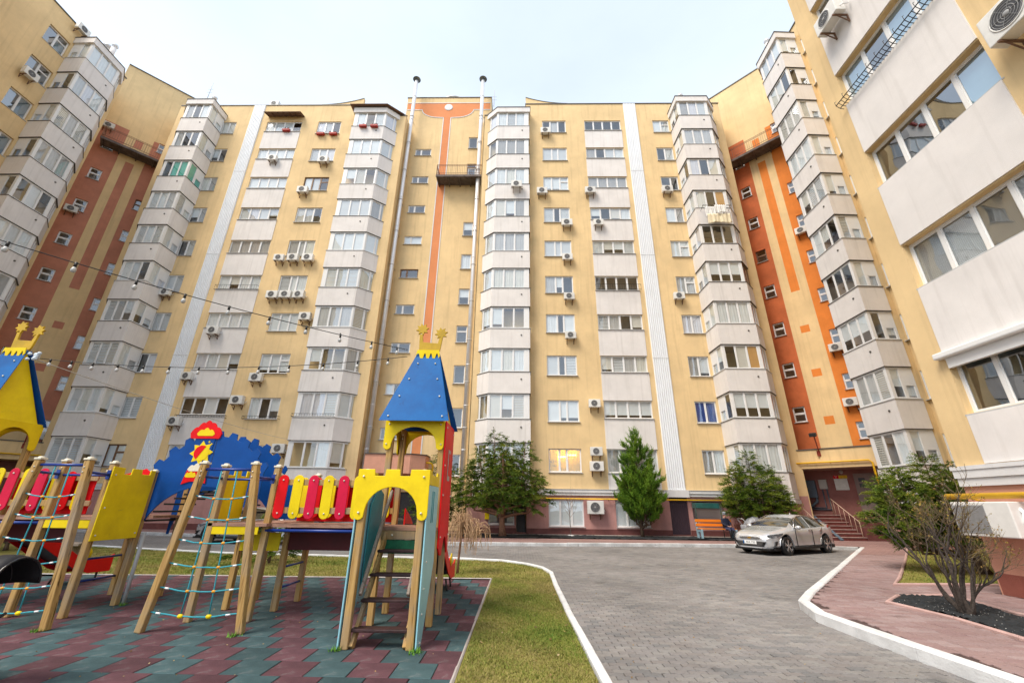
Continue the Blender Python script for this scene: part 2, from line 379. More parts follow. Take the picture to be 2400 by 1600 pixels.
def offset(path, d):
    """push an open plan path outward (to the right of travel) by d"""
    out = []
    for i, p in enumerate(path):
        ns = []
        for a, b in ((i-1, i), (i, i+1)):
            if a < 0 or b >= len(path): continue
            t = Vector((path[b][0]-path[a][0], path[b][1]-path[a][1])).normalized(); ns.append(Vector((t.y, -t.x)))
        n = ns[0] if len(ns) == 1 else (ns[0]+ns[1]) / (1 + ns[0].dot(ns[1]))
        out.append((p[0] + n.x*d, p[1] + n.y*d))
    return out
def bay(bld, path, specs, floors, ventseg, top=32.06, covers={}, chimney=None, plinth=True, winh=1.56, skip=()):
    """stacked glazed bay: per floor a solid white balcony panel, a metal sill, windows on each face"""
    close = [path[-1], path[0]]
    for k in floors:
        z = sill(k); mb = MB(); polyprism(mb, path, z - 1.375, z)
        p = mb.build('balcony_panel', M_WHT, bld)
        s = MB(); polyprism(s, offset(path, .035), z + .002, z + .03); s.build('sill', M_DKM if random.random() < .5 else M_SILL, p)
        b2 = MB(); polyprism(b2, offset(path, .015), z - 1.40, z - 1.377); b2.build('drip_edge', M_DKM, p)
        F = Fac(path[ventseg], path[ventseg+1]); c = F.w(F.L * .78, 0, z - .47)
        n = F.w(0, -1, 0) - F.w(0, 0, 0)
        vb = MB(); vb.tube([c + n * -.02, c + n * .03], .055, 10); vb.build('vent_cap', M_DKM, p)
        for i, sp in enumerate(specs):
            if sp is None: continue
            ip = offset(path, -.06); F = Fac(ip[i], ip[i+1]); h = winh
            if sp == 'solid': pn = []
            elif sp == 'side':      # tall pane plus infill panel with a small low pane
                L = F.L; pn = [(.16, L*.46, .07, h-.08), (L*.58, L-.12, .07, h*.42)]
            elif sp == 'sideR':
                L = F.L; pn = [(.12, L*.42, .07, h*.42), (L*.54, L-.16, .07, h-.08)]
            elif sp[0] == 'n':      # n panes with wide corner posts (left, right)
                n_, a, b_ = sp[1:]; L = F.L; mu = .085; pw = (L - a - b_ - (n_-1)*mu) / n_
                pn = [(a + q*(pw+mu), a + q*(pw+mu) + pw, .07, h-.08) for q in range(n_)]
            window(bld, F, 0, z + .03, F.L, h, pn, y=0, covers=covers.get((k, i), 'rand'), sillon=False, gl=None)
    mb = MB(); polyprism(mb, offset(path, .06), top, top + .5); polyprism(mb, offset(path, .02), sill(floors[-1]) + .03 + winh, top - .002)
    c = mb.build('bay_cornice', M_WHT, bld)
    mb = MB(); polyprism(mb, offset(path, .10), top + .502, top + .55); mb.build('flashing', M_DKM, c)
    if plinth:
        mb = MB(); polyprism(mb, offset(path, -.05), .1, sill(floors[0]) - 1.40); mb.build('bay_plinth', M_PINK, bld)
        mb = MB(); polyprism(mb, offset(path, .05), sill(floors[0]) - 1.6, sill(floors[0]) - 1.402); mb.build('bay_trim', M_TRIM, bld)
    if chimney:
        x, y = chimney; mb = MB(); mb.tube([(x,y,top+.3),(x,y,top+1.55)], .16, 14); mb.build('flue', M_WHT, bld)
        mb = MB(); mb.lathe([(.02, top+2.0), (.2, top+1.9), (.2, top+1.78), (.1, top+1.7), (.1, top+1.5)], 14, (x, y, 0)); mb.build('flue_cowl', M_STEEL, bld)
def ribs(bld, F, x0, x1, z0, z1):
    mb = MB(); n = 8; w = (x1-x0)/n
    for i in range(n):
        a = x0 + i*w; pr = [(a, 0), (a+w*.2, -.06), (a+w*.62, -.06), (a+w*.82, 0), (a+w, 0)]
        for j in range(4):
            (p, q), (r, s) = pr[j], pr[j+1]; mb.add([F.w(p, q-.03, z0), F.w(r, s-.03, z0), F.w(r, s-.03, z1), F.w(p, q-.03, z1)], [(0,1,2,3)])
    o = mb.build('ribbed_cladding', M_STR, bld)
    for zz in (10.7, 18.6, 26.4): slab(bld, F, x0-.01, x1+.01, -.095, -.091, zz, zz+.03, M_SILL, 'cladding_joint')
    mb = MB()
    for a in (x0, x1): mb.add([F.w(a, -.03, z0), F.w(a, 0, z0), F.w(a, 0, z1), F.w(a, -.03, z1)], [(0,1,2,3)])
    mb.build('cladding_edge', M_STR, o); return o
NF = range(10)
ORD = ['first','second','third','fourth','fifth','sixth','seventh','eighth','ninth','top']

# ---- right half of the block behind the courtyard
BR = empty('apartment_building', (6.5, 30, 0), 'yellow ten-storey apartment block right of the central orange-striped tower, white loggia panels', 'building')
FR = Fac((-3.1, D0), (16.75, D0)); X = lambda v: v + 3.1
regs = [(X(.4), X(16.75), .2, 33.8, 0), (X(-3.1), X(.4), .2, 32.5, 0), (X(-3.1), X(16.75), .45, 2.35, 2), (X(-3.1), X(16.75), .1, .45, 3)]
holes = []
WIN = []
for k in NF:
    z = sill(k)
    for (a, b, n, dz) in ((1.79, 3.76, 3, 0), (5.32, 8.35, 4, .24), (11.02, 12.36, 2, 0)):
        if k == 0 and n == 4: dz = 0
        holes.append((X(a), X(b), z + dz, z + 1.38)); WIN.append((a, b, n, z + dz, z + 1.38, k))
# ground-floor openings: shop front, wide windows, brown door, service window
PLW = [(1.73, 3.76, .56, 2.0, 3), (5.6, 7.55, .56, 2.0, 3), (-1.75, -.25, .62, 2.05, 2)]
for a, b, z0, z1, n in PLW: holes.append((X(a), X(b), z0, z1))
holes.append((X(8.72), X(9.76), .22, 2.2, .5)); holes.append((X(10.0), X(11.9), .95, 2.0, .4)); holes.append((X(-.15), X(.45), .22, 2.1, .7))
wall(BR, FR, regs, holes, [M_YEL, M_WHT, M_PINK, M_PLB])
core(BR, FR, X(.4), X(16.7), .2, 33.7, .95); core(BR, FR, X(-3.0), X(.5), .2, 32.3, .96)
slab(BR, FR, X(-3.12), X(-3.06), 0, 9, .2, 32.5, M_YEL, 'side_wall'); slab(BR, FR, X(.41), X(.47), .003, 9, 32.3, 33.9, M_YEL, 'side_wall'); slab(BR, FR, X(16.75), X(16.81), 0.002, 9, .2, 33.8, M_YEL, 'side_wall')
slab(BR, FR, X(.36), X(16.86), -.05, 9, 33.802, 33.88, M_DKM, 'roof'); slab(BR, FR, X(-3.1), X(.36), -.05, 9, 32.502, 32.58, M_DKM, 'roof')
# parapet sweeping up toward the tower
mb = MB(); pp = [(X(.4), 33.885), (X(4.4), 33.885)] + [(X(4.4 - 4.0*t), 33.89 + .75*(t**2.2)) for t in [i/10 for i in range(1, 11)]]
mb.prism(pp, FR.w(0, .12, 0), FR.w(1,0,0)-FR.w(0,0,0), (0,0,1), .22); par = mb.build('parapet', M_YEL, BR)
mb = MB()
for i in range(2, len(pp)-1): mb.beam(FR.w(pp[i][0], .12, pp[i][1]+.012), FR.w(pp[i+1][0], .12, pp[i+1][1]+.012), .3, .03)
mb.build('flashing', M_DKM, par)
for (a, b, n, z0, z1, k) in WIN:
    cov = 'rand'; gl = None
    if n == 2 and k == 1: cov = [('roller', M_CB, .92)]
    if n == 3 and k == 0: continue
    window(BR, FR, X(a), z0, b-a, z1-z0, n, covers=cov)
    if n == 4:
        p = slab(BR, FR, X(a)-.03, X(b)+.03, -.035, -.001, (z0 - 1.86 if k else 2.58), z0 - .04, M_WHT, 'balcony_panel')
for (a, b, z0, z1, n) in PLW: window(BR, FR, X(a), z0, b-a, z1-z0, n, covers=[('roller', M_BLI[0], 1.0)] if a > 0 else [None])
ribs(BR, FR, X(8.72), X(9.76), 2.6, 33.79)
def trim(bld, F, x0, x1, dz=0):
    t = slab(bld, F, x0, x1, -.10, -.003, 2.24+dz, 2.40+dz, M_TRIM, 'cornice'); slab(bld, F, x0, x1, -.16, -.003, 2.402+dz, 2.56+dz, M_TRIM, 'cornice'); slab(bld, F, x0, x1, -.19, -.003, 2.562+dz, 2.585+dz, M_SILL, 'cornice_flashing')
trim(BR, FR, X(.7), X(8.6)); trim(BR, FR, X(9.86), X(12.4)); slab(BR, FR, X(8.6), X(9.86), -.2, -.003, 2.2, 2.598, M_TRIM, 'cornice')
# brown plank door
mb = MB()
for i in range(9): mb.box(*(8.73 + i*.114, 8.73 + i*.114 + .106), D0+.05, D0+.09, .24, 2.19)
mb.build('door', mat('brown plank door', (0.05, 0.028, 0.04), .6, .2, 5, stretch=(6,6,.5)), BR)
# service window with small green glass canopy, grey shutter behind
mb = MB(); mb.box(10.02, 11.88, D0+.3, D0+.32, .95, 2.0); mb.build('shutter', mat('grey mesh shutter', (.34,.29,.28), .7, .1, 60), BR)
# right-hand bays
bD = [(-3.16, 26.45), (-1.94, 25.39), (.69, 25.39), (.69, 26.08)]
bay(BR, bD, [('n', 2, .12, .1), ('n', 3, .1, .34), None], NF, 1, plinth=False)
bE = [(12.45, 26.08), (12.5, 24.455), (14.93, 24.455), (15.82, 25.4), (15.82, 26.08)]
bay(BR, bE, ['sideR', ('n', 3, .16, .2), ('n', 2, .14, .2), 'solid'], NF, 1, chimney=(13.4, 25.4), covers={(6,1): [('curtain', M_CUR[0], 1.0), None, ('roller', M_CO, .95)], (2,1): [None, ('roller', M_BLI[2], 1.0), ('roller', M_CO, 1.0)]})

# ---- left half of the block
BL = empty('apartment_building', (-19.5, 30, 0), 'yellow ten-storey apartment block left of the central orange-striped tower, flower boxes on its top floor', 'building')
FL_ = Fac((-29.65, D0), (-9.8, D0)); XL = lambda v: v + 29.65
regs = [(XL(-29.65), XL(-13.7), .2, 33.8, 0), (XL(-13.7), XL(-9.8), .2, 32.5, 0), (XL(-29.65), XL(-9.8), .45, 2.35, 2), (XL(-29.65), XL(-9.8), .1, .45, 3)]
holes = []; WIN = []
for k in NF:
    z = sill(k)
    for (a, b, n, dz) in ((-25.5, -24.3, 2, 0), (-21.65, -18.64, 4, .24), (-17.25, -15.28, 3, 0)):
        if k == 0 and n == 4: dz = 0
        holes.append((XL(a), XL(b), z + dz, z + 1.38)); WIN.append((a, b, n, z + dz, z + 1.38, k))
wall(BL, FL_, regs, holes, [M_YEL, M_WHT, M_PINK, M_PLB])
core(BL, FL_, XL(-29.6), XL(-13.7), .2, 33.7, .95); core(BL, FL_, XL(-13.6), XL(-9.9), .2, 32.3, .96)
slab(BL, FL_, XL(-9.86), XL(-9.8), .002, 9, .2, 32.5, M_YEL, 'side_wall'); slab(BL, FL_, XL(-13.77), XL(-13.71), .003, 9, 32.3, 33.9, M_YEL, 'side_wall'); slab(BL, FL_, XL(-29.71), XL(-29.65), .002, 9, .2, 33.8, M_YEL, 'side_wall')
slab(BL, FL_, XL(-29.7), XL(-13.66), -.05, 9, 33.802, 33.88, M_DKM, 'roof'); slab(BL, FL_, XL(-13.66), XL(-9.8), -.05, 9, 32.502, 32.58, M_DKM, 'roof')
mb = MB(); pp = [(XL(-13.7), 33.885), (XL(-17.7), 33.885)] + [(XL(-17.7 + 4.0*t), 33.89 + .75*(t**2.2)) for t in [i/10 for i in range(1, 11)]]
mb.prism(pp[::-1], FL_.w(0, .12, 0), (1,0,0), (0,0,1), .22); par = mb.build('parapet', M_YEL, BL)
mb = MB()
for i in range(2, len(pp)-1): mb.beam(FL_.w(pp[i][0], .12, pp[i][1]+.012), FL_.w(pp[i+1][0], .12, pp[i+1][1]+.012), .3, .03)
mb.build('flashing', M_DKM, par)
for (a, b, n, z0, z1, k) in WIN:
    window(BL, FL_, XL(a), z0, b-a, z1-z0, n)
    if n == 4: slab(BL, FL_, XL(a)-.03, XL(b)+.03, -.035, -.001, (z0 - 1.86 if k else 2.58), z0 - .04, M_WHT, 'balcony_panel')
ribs(BL, FL_, XL(-23.17), XL(-22.18), 2.6, 33.79); trim(BL, FL_, XL(-25.3), XL(-23.27)); trim(BL, FL_, XL(-22.08), XL(-13.95))
bC = [(-13.92, 26.08), (-13.92, 25.35), (-11.25, 25.35), (-9.92, 26.5)]
bay(BL, bC, [None, ('n', 3, .3, .1), ('n', 2, .1, .3)], NF, 1, plinth=False)
bB = [(-28.4, 26.08), (-28.4, 25.4), (-27.52, 24.5), (-25.38, 24.5), (-25.36, 26.08)]
bay(BL, bB, ['solid', ('n', 2, .2, .14), ('n', 3, .2, .16), 'side'], NF, 2, chimney=(-26.3, 25.4), covers={(7,2): [None, ('roller', M_CG, 1.0), ('roller', M_CG, 1.0)], (7,3): [('roller', M_CG, 1.0)]})
# small canopies over the top loggia and bay C
for (x0, x1, y0, z) in ((-21.7, -18.55, 0, 32.3),):
    mb = MB(); mb.add([(x0, D0, z+.18), (x1, D0, z+.18), (x1, D0-.7, z-.05), (x0, D0-.7, z-.05), (x0, D0, z+.21), (x1, D0, z+.21), (x1, D0-.7, z-.02), (x0, D0-.7, z-.02)], [(0,1,2,3),(7,6,5,4),(0,3,7,4),(1,5,6,2),(3,2,6,7)])
    for i in range(7): x = x0 + .1 + i*(x1-x0-.2)/6; mb.beam((x, D0-.02, z+.14), (x, D0-.68, z-.1), .03, .05)
    mb.build('metal_canopy', M_RUST, BL)
mb = MB(); cp = offset(bC, .34); polyprism(mb, cp, 32.64, 32.68); mb.build('metal_canopy', M_RUST, BL)

# ---- centre stair tower
BT = empty('stair_tower', (-6.5, 31, 0), 'central recessed stair tower with orange stripe and two tall steel flues', 'building')
YT = 27.53; FT = Fac((-10.35, YT), (-2.77, YT)); XT = lambda v: v + 10.35
regs = [(0, XT(-2.77), .2, 36.46, 0)]
holes = []; WT = []
for i in range(-2, 7):
    z = 11.53 + 3*i
    if z > 4.6: holes.append((XT(-9.12), XT(-7.74), z, z+.78)); WT.append((-9.12, -7.74, z, z+.78, 'L'))
for i in range(-2, 8):
    z = 9.33 + 3*i
    if 23.9 < z < 25: continue
    holes.append((XT(-4.54), XT(-3.76), z, z+1.32)); WT.append((-4.54, -3.76, z, z+1.32, 'R'))
holes.append((XT(-4.54), XT(-3.76), 26.45, 28.25)); holes.append((XT(-7.5), XT(-5.9), .25, 2.35, .6))
wall(BT, FT, regs, holes, [M_YEL]); core(BT, FT, .1, XT(-2.87), .2, 36.3, .8)
slab(BT, FT, -.06, 0, .002, 8, .2, 36.46, M_YEL, 'side_wall'); slab(BT, FT, XT(-2.77), XT(-2.71), .002, 8, .2, 36.46, M_YEL, 'side_wall'); slab(BT, FT, -.1, XT(-2.67), -.05, 8, 36.462, 36.54, M_DKM, 'roof')
for (a, b, z0, z1, q) in WT:
    if q == 'L': window(BT, FT, XT(a), z0, b-a, z1-z0, [(.06, .46, .06, z1-z0-.06), (.56, b-a-.06, .06, z1-z0-.06)], hint='bath')
    else: window(BT, FT, XT(a), z0, b-a, z1-z0, 1, covers=[random.choice([None, None, ('roller', M_BLI[0], .5), ('curtain', M_CUR[1], 1.0)])])
window(BT, FT, XT(-4.54), 26.45, .78, 1.8, [(.1, .68, .7, 1.7)], covers=[None], sillon=False)
# orange paint field with raised white mouldings
OX = -6.62
left = [(-10.33, 34.95), (-8.95, 34.95)] + [(-8.95 + 1.55*(1-math.cos(a)) , 34.95 - .95*math.sin(a)) for a in [R(q) for q in (15,30,45,60,75,90)]] + [(OX-.33, 33.98)]
rightp = [(2*OX - x, z) for x, z in left][::-1]; rightp[-1] = (-2.79, 34.95); rightp[-2] = (-4.25, 34.95)
field = left + [(OX-.33, 2.9), (OX+.33, 2.9)] + rightp + [(-2.79, 35.75), (-10.33, 35.75)]
mb = MB(); mb.prism([(a, b) for a, b in field], (0, YT-.006, 0), (1,0,0), (0,0,1), .012); of = mb.build('orange_field', M_ORG, BT)
mb = MB()
def strip(pts, w=.07, y=YT-.02, m=None):
    for i in range(len(pts)-1): mb.beam((pts[i][0], y, pts[i][1]), (pts[i+1][0], y, pts[i+1][1]), .03, w, up=(0,-1,0)) if False else mb.beam((pts[i][0], y, pts[i][1]), (pts[i+1][0], y, pts[i+1][1]), w, .03, up=(0,1,0))
strip(left + [(OX-.33, 2.9)]); mb.build('moulding', M_TRIM, BT)
mb = MB(); strip([(OX+.33, 2.9)] + rightp); mb.build('moulding', M_TRIM, BT)
mb = MB(); strip([(-10.33, 35.8), (-2.79, 35.8)]); mb.build('moulding', M_TRIM, BT)
mb = MB(); mb.lathe([(0, -.045), (.24, -.045), (.3, -.035), (.36, -.05), (.38, -.0)], 28, (OX+.05, YT, 35.25), 'y'); mb.build('rosette', M_TRIM, BT)
# steel flues with clamps, conical cowls
for (px, zt) in ((-9.55, 37.6), (-3.47, 37.6)):
    yy = 26.75; mb = MB(); mb.tube([(px, yy, 1.5), (px, yy, zt)], .155, 18)
    fl = mb.build('flue', M_STEEL, BT)
    mb = MB()
    for i in range(13): mb.lathe([(.157, 2+2.8*i), (.172, 2.01+2.8*i), (.172, 2.05+2.8*i), (.157, 2.06+2.8*i)], 18, (px, yy, 0))
    mb.build('flue_joint', M_STEEL, fl)
    mb = MB()
    for i in range(11): mb.tube([(px, yy, 3.2+3*i), (px, YT, 3.2+3*i)], .02, 5); mb.lathe([(.16, 3.17+3*i), (.18, 3.17+3*i), (.18, 3.23+3*i), (.16, 3.23+3*i)], 14, (px, yy, 0))
    mb.build('flue_clamp', M_SILL, fl)
    mb = MB(); mb.lathe([(.0, zt+.42), (.34, zt+.26), (.35, zt+.24), (.0, zt+.26)], 20, (px, yy, 0)); mb.tube([(px-.12, yy, zt-.05), (px-.22, yy, zt+.26)], .012, 4); mb.tube([(px+.12, yy, zt-.05), (px+.22, yy, zt+.26)], .012, 4); mb.build('flue_cowl', mat('dull cowl steel', (.22,.25,.26), .4, .1, 3, metal=.8), fl)
def balcony(bld, F, x0, x1, z, dpt, hr=1.05):
    """evacuation balcony: slab with ribs, railing with balusters"""
    M_SL = mat('stained slab', (.16,.13,.12), .9, .3, 2.5, .3, 30)
    s = slab(bld, F, x0, x1, -dpt, -.002, z-.10, z, M_SL, 'balcony_slab')
    mb = MB()
    for i in range(5):
        x = x0 + .1 + i*(x1-x0-.2)/4; mb.beam(F.w(x, -.01, z-.2), F.w(x, -dpt+.05, z-.14), .07, .16)
    mb.beam(F.w(x0, -dpt+.02, z-.1), F.w(x1, -dpt+.02, z-.1), .06, .2); mb.build('slab_rib', M_SL, s)
    mb = MB(); zr = z + hr; M_RL = mat('rusty rail', (.30,.16,.11), .7, .2, 8)
    c = [F.w(x0+.03, 0, 0), F.w(x0+.03, -dpt+.03, 0), F.w(x1-.03, -dpt+.03, 0), F.w(x1-.03, 0, 0)]
    for i in range(3):
        for zz in (zr, z + .18, zr - .12): mb.tube([c[i]+Vector((0,0,zz)), c[i+1]+Vector((0,0,zz))], .018, 5)
        L = (c[i+1]-c[i]).length; n = max(3, int(L/.14))
        for j in range(n+1): p = c[i] + (c[i+1]-c[i])*(j/n); mb.tube([p+Vector((0,0,z)), p+Vector((0,0,zr-.0))], .009 if j % 6 else .018, 4, caps=False)
    mb.build('railing', M_RL, s); return s
balcony(BT, FT, XT(-6.85), XT(-3.15), 26.45, 1.1)
# porch of the tower entrance: salmon canopy, dark door
mb = MB(); cy = 25.9; polyprism(mb, [(-9.3, YT-.002), (-9.3, cy), (-6.55, cy), (-5.75, cy+.6), (-5.75, YT-.002)], 3.35, 4.45); pc = mb.build('porch_canopy', mat('salmon canopy', (.72,.36,.25), .8, .06, 2, .1, 50, streak=.15), BT)
mb = MB(); polyprism(mb, [(-9.35, YT-.002), (-9.35, cy-.06), (-6.52, cy-.06), (-5.68, cy+.57), (-5.68, YT-.002)], 4.452, 4.5); mb.build('flashing', M_DKM, pc)
mb = MB(); mb.box(-7.45, -5.95, YT+.3, YT+.34, .25, 2.33); mb.build('door', mat('dark door', (.04,.035,.035), .5, .2, 4), BT)

# ---- diagonal stair blocks in the corners
def stairblock(name, label, a, b, mirror, mats, rs):
    """a->b left to right seen from the court; rs: red strips etc given along the wall from the inner (far) end"""
    B = empty(name, ((a[0]+b[0])/2, (a[1]+b[1])/2 + 4, 0), label, 'building')
    F = Fac(a, b); L = F.L; f = (lambda s: L - s) if mirror else (lambda s: s)
    def rg(s0, s1, z0, z1, m): x0, x1 = sorted((f(s0), f(s1))); return (x0, x1, z0, z1, m)
    ST = [(0, 5.66, .2, 36.8, 0), (1.15, 2.4, 5.05, 27.5, 1), (2.95, 3.49, 15.82, 27.5, 2), (4.0, 5.66, 5.05, 27.5, 2), (1.15, 2.4, 27.5, 30.5, 1), (4.02, 5.66, 27.5, 30.5, 2), (2.95, 3.46, 29.1, 29.9, 2)]
    for i in range(4): ST.append((2.93, 3.45, 12.72 - 3.08*i, 13.23 - 3.08*i, 2))
    regs = [rg(*s) for s in ST]; holes = []; W = []
    for i in range(10):
        # the left-hand windows sit on the half landings, the right-hand ones between
        for side in (0, 1):
            far = (side == 0) != mirror
            z = (.87 + 3*i if side == 0 else 2.55 + 3*i)
            if z < 5.3 or z > 30: continue
            if 25.9 < z < 27.6: continue
            s0 = 1.36 if far else 4.42
            x0, x1 = sorted((f(s0), f(s0 + .70))); holes.append((x0, x1, z, z+1.0)); W.append((x0, x1, z))
    wall(B, F, regs, holes, mats); core(B, F, .05, L-.05, .2, 36.6, .8, 5.0)
    for (x0, x1, z) in W: window(B, F, x0, z, x1-x0, 1.0, [(.06, x1-x0-.06, .06, .50), (.06, x1-x0-.06, .60, .94)], y=.09, covers=[None], gl=M_GLS)
    slab(B, F, -.05, L+.05, -.06, 5, 36.802, 36.88, M_DKM, 'roof'); slab(B, F, -.06, -.001, .002, 5, .2, 36.8, M_YEL, 'side_wall'); slab(B, F, L+.001, L+.06, .002, 5, .2, 36.8, M_YEL, 'side_wall')
    x0, x1 = sorted((f(.75), f(5.2))); balcony(B, F, x0, x1, 28.15, 1.15)
    return B, F
BSR, FSR = stairblock('stair_tower', 'bright orange and yellow striped corner stairwell above the entrance with red steps, on the right', (17.0, 28.5), (21.0, 24.5), False, [M_YEL, M_RED, M_ORR], None)
BSL, FSL = stairblock('stair_tower', 'terracotta and yellow striped corner stairwell on the left with a balcony high up', (-33.92, 24.5), (-29.92, 28.5), True, [M_YEL, M_REDL, M_REDL], None)

# ---- right wing (bay F) and the near right block (G)
BF = empty('apartment_building', (22, 18, 0), 'yellow wing on the right with a stack of white bays beside the orange stairwell', 'building')
FF = Fac((19.34, 23.7), (19.34, 8.0)); YF = lambda y: 23.7 - y
regs = [(0, FF.L, .2, 33.6, 0), (0, FF.L, .1, 2.3, 1)]; holes = []
for k in NF: holes.append((YF(19.66), YF(18.3), sill(k), sill(k)+1.4, .08))
wall(BF, FF, regs, holes, [M_YEL, M_PINK], dep=.2); core(BF, FF, .05, FF.L, .2, 33.4, .95); slab(BF, FF, -.1, FF.L, -.06, 9, 33.602, 33.68, M_DKM, 'roof'); slab(BF, FF, -.06, -.001, .002, 9, .2, 33.6, M_YEL, 'side_wall')
for k in NF: window(BF, FF, YF(19.66), sill(k), 1.36, 1.4, 2, y=.03)
slab(BF, FF, YF(20.6), YF(19.70), -.30, -.002, .15, 32.5, M_YEL, 'pilaster')
bF = [(19.03, 22.72), (18.6, 22.72), (17.68, 21.8), (17.68, 19.58), (19.03, 19.64)]
bay(BF, bF, ['solid', ('n', 2, .2, .14), ('n', 3, .2, .16), 'side'], NF, 2, chimney=(18.2, 21.0))
BG = empty('apartment_building', (14, 6, 0), 'near apartment block at the right edge with a wide pink-white loggia column', 'building')
FG = Fac((9.43, 9.5), (9.43, -3.0)); YG = lambda y: 9.5 - y
regs = [(0, FG.L, .1, 33.6, 0), (0, FG.L, .1, 2.1, 2), (0, FG.L, .05, .5, 3)]; holes = []
for k in NF: holes.append((YG(8.9), YG(5.89), sill(k), sill(k) + (1.17 if k else 1.22), .26)); holes.append((YG(3.4), YG(1.6), sill(k), sill(k)+1.4, .2))
M_PLG = mat('salmon plinth render', (.66,.33,.23), .85, .07, 1.2, .3, 70, streak=.2); M_PLD = mat('dark red plinth foot', (.33,.105,.075), .8, .1, 2, .3, 60)
wall(BG, FG, regs, holes, [M_YEL, M_WHT, M_PLG, M_PLD], dep=.2); core(BG, FG, .05, FG.L, .2, 33.4, .95); slab(BG, FG, -.1, FG.L, -.06, 9, 33.602, 33.68, M_DKM, 'roof'); slab(BG, FG, -.03, -.001, .002, 9, 2.1, 33.6, M_YEL, 'side_wall'); slab(BG, FG, -.03, -.001, .002, 9, .05, 2.098, M_PLG, 'side_wall')
for k in NF:
    h = 1.17 if k else 1.22
    cov = {0: [None, None, ('curtain', M_CUR[3], 1.0), None], 1: [('fine', M_BLI[1], 1.0), ('fine', M_BLI[0], 1.0), ('fine', M_BLI[3], 1.0), ('fine', M_BLI[1], 1.0)], 2: [None, None, None, ('roller', M_BLI[0], 1.0)]}.get(k, 'rand')
    window(BG, FG, YG(8.9), sill(k), 3.01, h, 4, y=.16, covers=cov, gl=M_GLB if k in (0,2,3,4) else None); window(BG, FG, YG(3.4), sill(k), 1.8, 1.4, 3, y=.14)
    slab(BG, FG, YG(8.9), YG(5.89), -.03, -.001, (sill(k) - 1.80 if k else 2.52), sill(k) - .04, M_WHT, 'balcony_panel')
trimG = slab(BG, FG, -.04, FG.L, -.06, -.003, 2.1, 2.26, M_TRIM, 'cornice'); slab(BG, FG, -.06, FG.L, -.09, -.003, 2.262, 2.42, M_TRIM, 'cornice'); slab(BG, FG, -.08, FG.L, -.11, -.003, 2.422, 2.50, M_TRIM, 'cornice')
sb = slab(BG, FG, YG(9.02), YG(5.8), -.17, -.003, sill(0)+1.22, sill(0)+1.36, M_PVC, 'shutter_box', .03)
slab(BG, FG, YG(8.86), YG(5.93), -.05, .04, sill(0)+1.0, sill(0)+1.215, M_PVC, 'roller_shutter')
# window guard of spiked iron rods under the fourth loggia window
mb = MB(); zz = sill(3)
for q in (0, .1): mb.tube([(9.43-.12-q, 9.0, zz-.02+q*.9), (9.43-.12-q, 5.8, zz-.02+q*.9)], .014, 5)
for i in range(34):
    y = 9.0 - i*3.2/33; mb.tube([(9.41, y, zz-.05), (9.31, y, zz-.03), (9.21, y, zz+.07)], .009, 4)
    if i % 3 == 0: mb.tube([(9.21, y, zz+.07), (9.2, y, zz+.2), (9.24, y, zz+.23)], .008, 4)
mb.build('window_guard', M_IRON, BG)

# ---- left wing (bay A) and the edge of the near left block
BA = empty('apartment_building', (-36, 18, 0), 'pale yellow wing at the far left with a stack of white bays and panes blue with reflected sky', 'building')
FA = Fac((-32.1, 8.0), (-32.1, 23.25)); YA = lambda y: y - 8.0
regs = [(0, FA.L, .2, 33.5, 0), (0, FA.L, .1, 2.3, 1)]; holes = []
for k in NF: holes.append((YA(18.14), YA(19.5), sill(k)-.1, sill(k)+1.32, .18))
wall(BA, FA, regs, holes, [M_YEL, M_PINK], dep=.18); core(BA, FA, 0, FA.L-.05, .2, 33.4, .95); slab(BA, FA, 0, FA.L+.1, -.06, 9, 33.502, 33.58, M_DKM, 'roof'); slab(BA, FA, FA.L+.001, FA.L+.06, .002, 9, .2, 33.5, M_YEL, 'side_wall')
for k in NF: window(BA, FA, YA(18.14), sill(k)-.1, 1.36, 1.42, 2, y=.13, covers=[None, random.choice([None, ('curtain', M_CUR[4], 1.0)])], gl=M_GLB)
bA = [(-32.09, 19.6), (-30.6, 19.58), (-30.6, 21.8), (-31.52, 22.72), (-32.09, 22.72)]
bay(BA, bA, ['sideR', ('n', 3, .16, .2), ('n', 2, .14, .2), 'solid'], NF, 1, chimney=(-31.0, 21.0))
BH = empty('apartment_building', (-30, 8, 0), 'sunlit corner of a pale yellow block at the top left edge', 'building')
FH = Fac((-24.0, 2.0), (-24.0, 11.9)); mb = MB()
wall(BH, FH, [(0, FH.L, .1, 33.5, 0)], [], [M_YEL]); slab(BH, FH, 0, FH.L+.001, .002, 6, .1, 33.49, M_YEL, 'side_wall')
# ================================================================ ground
def inpoly(x, y, poly):
    c = False; n = len(poly); j = n - 1
    for i in range(n):
        xi, yi = poly[i]; xj, yj = poly[j]
        if (yi > y) != (yj > y) and x < (xj-xi)*(y-yi)/(yj-yi) + xi: c = not c
        j = i
    return c
def inpoly_np(P, poly):
    x, y = P[:,0], P[:,1]; c = np.zeros(len(P), bool); n = len(poly); j = n-1
    for i in range(n):
        xi, yi = poly[i]; xj, yj = poly[j]
        if yi != yj: c ^= ((yi > y) != (yj > y)) & (x < (xj-xi)*(y-yi)/(yj-yi) + xi)
        j = i
    return c
def sheet(name, poly, z, m, parent=None, kind='structure'):
    me = bpy.data.meshes.new(name); bm = bmesh.new(); vs_ = [bm.verts.new((p[0], p[1], z)) for p in poly]; f = bm.faces.new(vs_)
    bmesh.ops.triangulate(bm, faces=[f]); bmesh.ops.recalc_face_normals(bm, faces=bm.faces)
    for f in bm.faces:
        if f.normal.z < 0: f.normal_flip()
    bm.to_mesh(me); bm.free(); me.materials.append(m)
    o = bpy.data.objects.new(name, me); COL.objects.link(o)
    if parent: put(o, parent, True)
    elif kind: o['kind'] = kind
    return o
